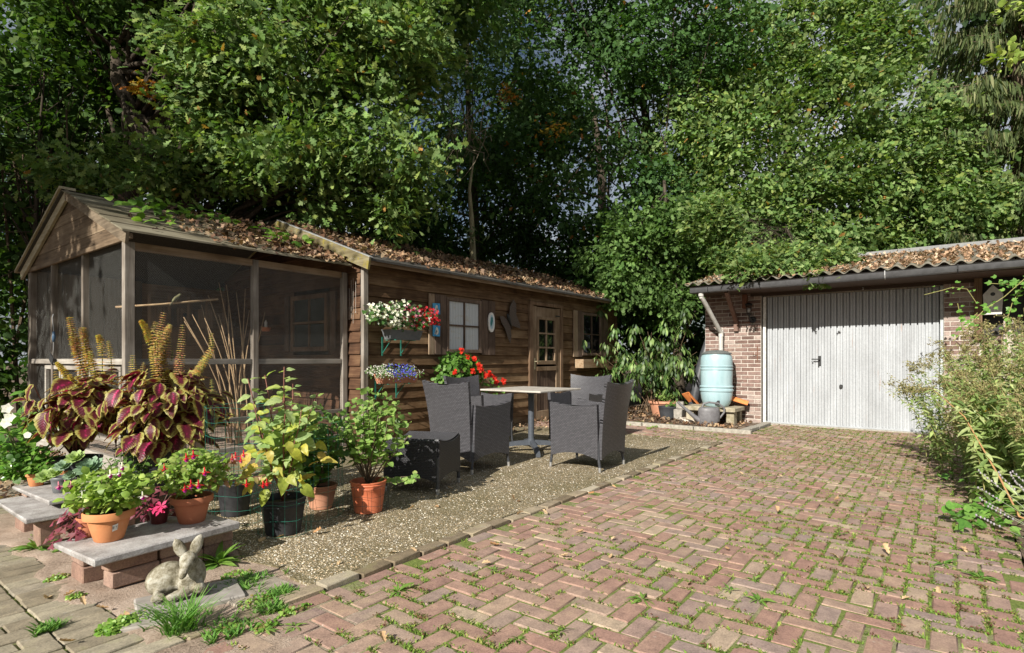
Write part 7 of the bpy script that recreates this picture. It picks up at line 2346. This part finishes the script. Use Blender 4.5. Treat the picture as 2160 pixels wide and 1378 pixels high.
# dark hazel and undergrowth on the left
tree('hazel_bush', 'dark hazel with round leaves and upright stems filling the left edge behind the aviary', 'tree', b3(9.8, 60), tuple(spot(9.6, 90, 150)), .06,
     [ell(10.2, 120, 250, 2.2, 1.2, 2.4), ell(10.6, 60, 560, 1.6, .9, 1.7), ell(10.5, -60, 420, 1.4, 1.0, 2.4), ell(10.3, 270, 90, 1.6, 1.2, 1.6), ell(9.6, -40, 780, 1.0, .5, .9)],
     330, 46, .42, .12, T_ROUND, [(.04, .085, .018), (.06, .12, .025), (.09, .15, .03), (.035, .07, .02)], None, 2, 50, shell=.45)
sx = thing('hazel_thicket', 'thicket of thin straight hazel stems rising in the gloom at the far left', 'stems', (2.4, 10.4, 0)); q = random.Random(6); M_HZ = barkmat('hazel_bark', (.07, .05, .035), (.16, .12, .08))
for i in range(15):
    a = spot(q.uniform(9.6, 10.8), q.uniform(-30, 330), 758); a[2] = 0; e = a + np.array([q.gauss(0, .5), q.gauss(0, .5), 5.2]); mm = (a + e) / 2 + np.array([q.gauss(0, .15), q.gauss(0, .15), 0])
    m = MB(); m.tube([a, mm, e], [.035, .028, .012], 6); m.build('stem', M_HZ, sx)
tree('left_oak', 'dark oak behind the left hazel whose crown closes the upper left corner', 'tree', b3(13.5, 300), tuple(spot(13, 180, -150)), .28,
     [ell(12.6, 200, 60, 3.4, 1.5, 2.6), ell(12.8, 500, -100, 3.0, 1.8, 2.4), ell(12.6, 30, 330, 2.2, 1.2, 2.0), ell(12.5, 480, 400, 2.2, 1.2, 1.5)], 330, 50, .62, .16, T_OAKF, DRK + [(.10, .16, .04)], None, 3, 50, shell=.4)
# the shaded oaks above and behind the shed
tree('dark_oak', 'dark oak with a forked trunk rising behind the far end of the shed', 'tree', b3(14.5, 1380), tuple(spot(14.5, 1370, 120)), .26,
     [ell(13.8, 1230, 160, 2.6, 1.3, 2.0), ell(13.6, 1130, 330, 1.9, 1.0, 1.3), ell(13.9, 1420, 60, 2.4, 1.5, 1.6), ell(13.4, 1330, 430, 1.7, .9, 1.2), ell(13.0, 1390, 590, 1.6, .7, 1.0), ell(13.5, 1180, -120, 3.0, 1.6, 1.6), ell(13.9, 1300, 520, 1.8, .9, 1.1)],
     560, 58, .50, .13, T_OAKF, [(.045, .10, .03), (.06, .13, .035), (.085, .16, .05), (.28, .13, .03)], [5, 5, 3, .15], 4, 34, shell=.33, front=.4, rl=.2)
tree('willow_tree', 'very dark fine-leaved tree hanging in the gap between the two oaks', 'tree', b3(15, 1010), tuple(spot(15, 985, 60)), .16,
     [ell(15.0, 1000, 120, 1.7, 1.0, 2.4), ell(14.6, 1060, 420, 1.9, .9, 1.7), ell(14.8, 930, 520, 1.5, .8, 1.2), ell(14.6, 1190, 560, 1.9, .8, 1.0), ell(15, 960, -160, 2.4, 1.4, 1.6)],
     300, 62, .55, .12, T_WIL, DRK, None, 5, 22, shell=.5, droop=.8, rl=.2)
pt = thing('slim_trunk', 'slim pale sunlit trunk rising just behind the shed roof ridge', 'tree', b3(12.2, 998)); m = MB()
m.tube([b3(12.2, 998), tuple(spot(12.2, 998, 550)), tuple(spot(12.2, 995, 470)), tuple(spot(12.25, 990, 400)), tuple(spot(12.4, 1000, 330))], [.085, .07, .055, .035, .015], 10); m.build('trunk', M_BARKL, pt, smooth=True)
n = 26; P = np.array([spot(12.0, 990 + 22 * NR.normal(), 490 + 10 * NR.normal()) for _ in range(n)]); leafmass('leaves', T_WIL, P, NR.normal(0, 1, (n, 3)), NR.normal(0, 1, (n, 3)) - [0, 0, .8], .18, palette(n, [(.16, .20, .10)]), M_CROWN, pt)
# the big sunlit oak above the garage
tree('sunlit_oak', 'broad sunlit oak whose light green crown covers the right half behind the garage roof', 'tree', b3(15.5, 1640), tuple(spot(15, 1660, 150)), .32,
     [ell(14.0, 1720, 330, 3.9, 1.6, 2.6), ell(13.6, 1850, 420, 3.0, 1.2, 1.6), ell(13.4, 1560, 480, 2.2, 1.1, 1.4), ell(14.3, 1680, 130, 2.6, 1.3, 1.5), ell(13.2, 1980, 450, 1.9, .8, 1.1), ell(12.9, 1700, 520, 2.6, .8, .75), ell(14.2, 1460, 300, 1.5, 1.0, 1.6), ell(14.6, 1760, 60, 1.7, 1.0, .9), ell(14.8, 1850, 110, 1.0, .8, .8)],
     860, 72, .40, .125, T_OAKF, OAKL, OAKW, 6, 60, shell=.28, front=.7, rl=.22)
ob = thing('oak_bough', 'low leafy oak bough resting on the gutter and leafy roof edge above the garage door', 'bough', tuple(spot(10.4, 1640, 540)))
C = crown('leaves', ob, [ell(9.0, 1640, 560, .62, .15, .11), ell(8.75, 1700, 570, .22, .1, .10), ell(9.1, 1575, 572, .28, .12, .08), ell(8.62, 1722, 590, .10, .07, .08), ell(11.0, 1540, 550, .5, .4, .25), ell(9.4, 1770, 543, .5, .2, .10), ell(10.0, 1680, 540, .9, .4, .14), ell(11.0, 1500, 470, .6, .5, .4)], 260, 36, .19, .095, T_OAK, OAKL, OAKW, 7, shell=.5, front=.3)
limbs(ob, 'twigs', tuple(spot(14, 1640, 430)), tuple(spot(10.2, 1690, 560)), .035, C, 40, 7)
tree('young_oak', 'young oak with a leaning trunk in the shade between shed and garage', 'tree', b3(12.6, 1440), tuple(spot(12.6, 1400, 380)), .13,
     [ell(12.2, 1390, 500, 1.5, .7, .8), ell(12.0, 1330, 600, .9, .5, .6), ell(12.3, 1480, 560, 1.0, .5, .6), ell(12.4, 1300, 560, .8, .5, .5), ell(12.0, 1430, 640, .8, .35, .35)],
     190, 50, .34, .11, T_OAKF, [(.06, .12, .03), (.09, .16, .04), (.12, .20, .06)], None, 8, 50, shell=.4, front=.3)
# far wall of wood that closes the view low down
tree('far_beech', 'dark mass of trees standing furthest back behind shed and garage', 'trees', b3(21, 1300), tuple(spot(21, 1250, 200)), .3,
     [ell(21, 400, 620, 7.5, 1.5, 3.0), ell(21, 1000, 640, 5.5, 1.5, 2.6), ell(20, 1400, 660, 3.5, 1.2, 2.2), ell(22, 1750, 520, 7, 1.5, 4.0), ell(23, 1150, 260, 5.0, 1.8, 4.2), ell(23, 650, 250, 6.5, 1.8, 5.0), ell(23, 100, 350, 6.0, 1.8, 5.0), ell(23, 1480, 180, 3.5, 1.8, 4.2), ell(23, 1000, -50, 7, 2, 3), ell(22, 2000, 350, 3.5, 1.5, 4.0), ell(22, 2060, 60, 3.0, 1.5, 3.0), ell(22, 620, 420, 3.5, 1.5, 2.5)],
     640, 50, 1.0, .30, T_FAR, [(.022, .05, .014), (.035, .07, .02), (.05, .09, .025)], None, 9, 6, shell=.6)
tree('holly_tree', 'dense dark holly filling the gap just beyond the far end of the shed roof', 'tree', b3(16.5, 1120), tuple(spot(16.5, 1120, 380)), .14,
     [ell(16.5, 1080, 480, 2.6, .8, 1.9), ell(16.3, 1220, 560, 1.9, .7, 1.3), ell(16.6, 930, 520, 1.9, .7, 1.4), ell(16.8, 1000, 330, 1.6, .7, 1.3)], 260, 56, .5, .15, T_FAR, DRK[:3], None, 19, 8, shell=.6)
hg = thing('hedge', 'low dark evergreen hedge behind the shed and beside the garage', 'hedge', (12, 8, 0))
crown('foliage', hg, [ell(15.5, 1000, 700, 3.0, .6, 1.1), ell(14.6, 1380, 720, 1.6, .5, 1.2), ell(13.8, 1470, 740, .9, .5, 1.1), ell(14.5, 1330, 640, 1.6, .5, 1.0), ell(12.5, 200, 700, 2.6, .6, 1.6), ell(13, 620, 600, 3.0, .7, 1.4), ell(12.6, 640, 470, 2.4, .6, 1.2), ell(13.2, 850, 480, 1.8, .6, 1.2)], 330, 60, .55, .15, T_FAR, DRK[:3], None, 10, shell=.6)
# spruce ----------------------------------------------------------------
sp_ = thing('spruce_tree', 'tall spruce with drooping needle branches and a thick scaly trunk at the right edge', 'tree', b3(14.0, 2150))
m = MB(); bs = Vector(b3(14.0, 2150)); m.tube([bs + Vector((0, 0, h)) for h in (0, 1.5, 3, 5, 7, 9, 12)], [.26, .23, .20, .18, .16, .13, .08], 14); m.build('trunk', M_BARKS, sp_, smooth=True)
q = random.Random(14); m = MB(); SPN = []; SPC = []; SPY = []; SPX = []
for h in np.arange(2.2, 12.0, .24):
    for k in range(5):
        a = q.random() * 6.28; L = (4.0 - .20 * (h - 2)) * q.uniform(.6, 1.05); d = Vector((math.cos(a), math.sin(a), 0)); s0 = bs + Vector((0, 0, h))
        pts = [s0, s0 + d * L * .33 + Vector((0, 0, -.05)), s0 + d * L * .66 + Vector((0, 0, -.22)), s0 + d * L + Vector((0, 0, -.30 + .1 * q.random()))]
        m.tube(pts, [.028, .020, .012, .004], 5)
        for j in range(int(L * 62)):
            u = q.uniform(.12, 1); f = u * 3; i0 = min(2, int(f)); p = pts[i0].lerp(pts[i0 + 1], f - i0); sd = Vector((-d.y, d.x, 0)) * q.uniform(-.26, .26) * (1.1 - .6 * u)
            p = p + sd; dn = Vector((sd.x * .8 + d.x * .15, sd.y * .8 + d.y * .15, -q.uniform(.35, .9)))
            SPN.append(p[:]); SPY.append(dn[:]); SPX.append((q.gauss(0, 1), q.gauss(0, 1), .3)); SPC.append(q.uniform(.16, .40) if h > 3 else .2)
m.build('branches', M_BARKS, sp_, smooth=True)
T_SPR = leaf_tpl([(0, .035), (.3, .07), (.7, .055), (1, .01)], .6, .0, False)
n = len(SPN); print('spruce', n)
leafmass('crown', T_SPR, np.array(SPN), np.array(SPX), np.array(SPY), np.array(SPC), palette(n, [(.10, .14, .055), (.14, .18, .07), (.07, .10, .045), (.19, .20, .10)]), M_CROWN, sp_)
# bright twig hanging in from the upper right corner
hb = thing('hanging_twig', 'light green leafy twig reaching in front of the spruce at the upper right corner', 'twig', tuple(spot(9, 2130, 110)))
crown('leaves', hb, [ell(9.0, 2130, 115, .32, .2, .10), ell(9.0, 2145, 20, .25, .2, .08)], 10, 14, .16, .10, T_ROUND, [(.24, .34, .07), (.32, .38, .10)], None, 12)
m = MB(); m.tube([spot(9, 2190, 90), spot(9, 2130, 110), spot(9, 2070, 135)], [.01, .007, .003], 5); m.tube([spot(9, 2190, 30), spot(9, 2130, 20)], [.01, .005], 5); m.build('twig', M_BARK, hb)

# orange autumn sprays within the crowns
for i, (px, py, d, r_, lb) in enumerate(((300, 185, 8.3, .2, 'left of the sunlit boughs'), (1165, 275, 12.6, .42, 'in the middle of the dark oak'), (1510, 445, 12.1, .22, 'at the left side of the sunlit oak'), (1680, 562, 9.9, .1, 'just above the gutter over the garage door'), (1070, 200, 12.8, .3, 'high in the gap between the oaks'))):
    t = thing('autumn_spray', 'spray of orange and yellow autumn oak leaves ' + lb, 'autumn leaves', tuple(spot(d, px, py)))
    n = 90 if r_ > .15 else 16; P = spot(d, px, py) + NR.normal(0, .5, (n, 3)) * r_ * np.array([1, 1, .6])
    leafmass('leaves', T_OAK, P, unit(NR.normal(0, .5, (n, 3)) + [-.4, -.2, .7]), NR.normal(0, 1, (n, 3)) + [0, 0, -.3], .11, palette(n, [(.55, .26, .03), (.48, .16, .03), (.60, .42, .05), (.3, .25, .05)]), M_CROWN, t)
    m = MB(); m.tube([tuple(spot(d + .5, px + 20, py - 30)), tuple(spot(d, px, py))], [.012, .004], 5); m.build('twig', M_BARK, t)
# bare twigs hanging beside the oak
bt = thing('bare_branch', 'bare curling dead branch hanging in the dark gap right of the sunlit oak boughs', 'branch', tuple(spot(11, 980, 300))); m = MB(); q = random.Random(8)
for i in range(26):
    p = spot(11 + q.uniform(-.4, .4), q.uniform(935, 1040), q.uniform(200, 330)); e = spot(11 + q.uniform(-.5, .5), q.uniform(925, 1040), q.uniform(260, 400)); c = (p + e) / 2 + NR.normal(0, .18, 3)
    m.tube([p, (p + c) / 2 + NR.normal(0, .04, 3), c, (e + c) / 2 + NR.normal(0, .05, 3), e], [.009, .008, .006, .004, .002], 4)
m.build('twigs', barkmat('dead_twig', (.16, .13, .09), (.28, .24, .17)), bt)

# tree off to the left behind the camera's back, whose shade falls on the shed
tree('garden_tree', 'tree standing left of the picture whose shade dapples the aviary and the shed roof', 'tree', (-4.2, 9.6, -.05), (-4.0, 9.4, 5.5), .22,
     [(np.array([-3.6, 7.5, 6.7]), np.array([1.8, 1.6, 1.0])), (np.array([-3.0, 7.2, 5.9]), np.array([1.0, 1.4, .6])), (np.array([-3.6, 9.4, 7.0]), np.array([2.4, 1.8, 2.6])), (np.array([-1.6, 10.2, 6.2]), np.array([2.2, 1.6, 2.6])), (np.array([-.5, 11.2, 5.2]), np.array([2.0, 1.6, 3.0]))], 330, 44, .6, .17, T_FAR, OAK[:5], None, 15, 40, shell=.5)

# tall crowns above the frame that keep the wood behind the shed in shade
tree('tall_oak', 'tall oak further left whose high crown shades the wood behind the shed', 'tree', (3.6, 11.6, -.05), (4.0, 11.0, 8.5), .28,
     [(np.array([4.6, 8.2, 9.6]), np.array([2.6, 2.2, 2.6])), (np.array([3.6, 10.8, 9.0]), np.array([2.8, 2.0, 3.0])), (np.array([8.0, 8.6, 8.2]), np.array([2.2, 2.2, 1.5])), (np.array([5.2, 6.5, 8.9]), np.array([2.0, 1.2, 1.9]))], 560, 74, .7, .13, T_OAKF, OAK[:5], None, 16, 40, shell=.5)

# ================================================================== fallen leaves
M_DEAD = foliage('dead_leaf', trans=.12, rough=.75, spec=.2)
DL = [(.15, .08, .045), (.23, .13, .075), (.10, .055, .035), (.31, .20, .12), (.20, .135, .095), (.07, .042, .03), (.38, .28, .18)]


def litter(name, P, nr, s, cols=DL, w=None, label=None, cat=None, tpl=T_DEAD):
    n = len(P); o = leafmass(name, tpl, P, unit(nr + NR.normal(0, .42, (n, 3))), NR.normal(0, 1, (n, 3)), s * (.55 + .8 * NR.random(n)), palette(n, cols, w, .2), M_DEAD, kind='stuff'); return o


n = 7800; x = 4.47 + 6.95 * NR.random(n); y = 5.60 + 2.0 * NR.random(n)
dn_ = .5 + .5 * np.sin(x * 2.1 + y * 3) * np.sin(x * .9 - y * 2.2); keep = (NR.random(n) < .25 + 1.0 * dn_) & ~((y < 5.70) & (NR.random(n) < .6)); x, y = x[keep], y[keep]; n = len(x)
litter('fallen_leaves', np.stack([x, y, roofz(y) + .004 + .018 * NR.random(n)], 1), np.tile([0, -.35, 1.0], (n, 1)), .075)
n = 2900; x = 2.0 + 2.4 * NR.random(n) ** .55; y = 5.92 + 1.74 * NR.random(n); pr = np.clip((x - 2.3) / 1.5, .05, 1) * np.clip(1.15 - (y - 5.9) / 2.1, .25, 1); keep = NR.random(n) < pr; x, y = x[keep], y[keep]; n = len(x)
litter('fallen_leaves', np.stack([x, y, np.array([az(v) for v in y]) + .018 + .015 * NR.random(n)], 1), np.tile([0, -.35, 1.0], (n, 1)), .07)
n = 10500; x = 9.50 + 3.0 * NR.random(n); y = -2.3 + 5.8 * NR.random(n)
val = np.sin(2 * np.pi * y / .177); keep = NR.random(n) < np.clip(.55 - .48 * val + .25 * np.sin(x * 5 + y * 2), .03, 1); x, y, val = x[keep], y[keep], val[keep]; n = len(x)
litter('fallen_leaves', np.stack([x, y, rz(x) + .026 * val + .004 + .012 * NR.random(n)], 1), np.tile([-.2, 0, 1.0], (n, 1)), .06, [(.34, .21, .13), (.44, .29, .19), (.22, .13, .08), (.15, .09, .055), (.55, .41, .29)])
# leaves on the ground: bed, shed foot and strewn one by one over the drive and terrace
n = 1700; x = 8.9 + 3.0 * NR.random(n); y = 2.6 + 3.6 * NR.random(n); litter('fallen_leaves', np.stack([x, y, .02 + .02 * NR.random(n)], 1), np.tile([0, 0, 1.0], (n, 1)), .065)
n = 420; x = 5.3 + 3.4 * NR.random(n); y = 5.82 - .75 * NR.random(n) ** 1.5; litter('fallen_leaves', np.stack([x, y, .012 + .008 * NR.random(n)], 1), np.tile([0, 0, 1.0], (n, 1)), .05, [(.22, .13, .08), (.30, .2, .13), (.14, .09, .06)])
n = 900; x = 1.0 + 1.2 * NR.random(n); y = 5.6 + 3.0 * NR.random(n); litter('fallen_leaves', np.stack([x, y, .01 + .02 * NR.random(n)], 1), np.tile([0, 0, 1.0], (n, 1)), .06)
DLM = [tmesh('fallen_leaf', (leaf_tpl([(0, .03), (.2, .2), (.32, .12), (.5, .32), (.62, .18), (.82, .3), (1, .07)], .7, d_)), foliage('single_dead_leaf' + str(i), ramp_stops=G_(*c), trans=.12, rough=.75, spec=.2)) for i, (d_, c) in enumerate(((-.35, ((.42, .26, .14), (.55, .40, .24), (.35, .18, .08))), (.45, ((.50, .34, .20), (.62, .48, .32)))))]
q = random.Random(33)
fl = [(860, 1080), (660, 1130), (925, 1075), (1105, 1090), (1098, 1062), (1155, 1090), (1035, 1195), (865, 1170), (835, 1172), (1055, 1155), (1300, 1140), (1530, 1160), (1182, 1178), (1085, 1060), (940, 1050), (955, 1035), (965, 1015), (180, 1285), (230, 1290), (240, 1320), (95, 1270), (135, 1265), (160, 1360), (812, 1365), (1300, 1033), (1650, 1010), (1450, 1240), (1830, 1250), (1875, 1175), (1870, 1030), (1560, 1000), (1690, 992), (1750, 1175), (2025, 1160), (2085, 1300), (1980, 1245), (1920, 1270), (40, 1098), (18, 1030), (75, 1100), (1290, 1175), (1215, 1130), (640, 1090), (600, 1135), (1150, 905), (1010, 900), (1350, 880), (1480, 905), (1240, 1045), (1380, 1105), (1440, 1060), (1640, 1085), (1760, 1060), (720, 1190), (560, 1140)]
for i, (px, py) in enumerate(fl):
    x, y, _ = gpt(px, py); s_ = q.uniform(.035, .062); z = .012 if y > 2.44 or y < 2.33 else .03
    o = bpy.data.objects.new('fallen_leaf', DLM[q.random() < .45]); COL.objects.link(o); o.location = (x, y, z + .006); o.scale = (s_,) * 3; o.rotation_euler = (q.gauss(0, .35), q.gauss(0, .35), q.random() * 6.28)
    reg = ('sand beside the near bench' if .78 < x < 1.6 and y > 2.45 else 'grey side path' if x < .78 and y > 2.4 else 'pebble terrace' if y > 2.44 and x < 7.6 else 'kerb stones' if 2.3 < y <= 2.44 else 'far strip of pavers by the bed' if x > 7.6 and y > 2.44 else 'near part of the brick drive' if x * .79 + y * .61 < 4 else 'far part of the brick drive')
    tag(o, ('wide' if s_ > .05 else 'small') + ' curled dry brown oak leaf lying on the ' + reg, 'fallen leaf', 'single leaves on the ' + reg)
# green leaves lying on the aviary roof (branch of the oak draped over it)
rb_ = thing('ivy_trail', 'green leafy shoots draped over the middle of the aviary roof', 'shoots', (3.2, 6.8, 2.6))
n = 240; x = 2.1 + 2.2 * NR.random(n); y = 6.25 + 1.35 * NR.random(n); k_ = np.sin(x * 3.3 + 1) * np.sin(y * 4.1) > -.1; x, y = x[k_], y[k_]; n = len(x)
leafmass('leaves', T_ROUND, np.stack([x, y, np.array([az(v) for v in y]) + .04 + .10 * NR.random(n)], 1), unit(NR.normal(0, .4, (n, 3)) + [-.2, -.4, .9]), NR.normal(0, 1, (n, 3)), .10, palette(n, [(.07, .15, .02), (.12, .22, .03), (.17, .28, .05)]), M_CROWN, rb_)

bpy.context.view_layer.update()
print('objects', len(bpy.data.objects), 'tris', sum(len(m_.polygons) for m_ in bpy.data.meshes))
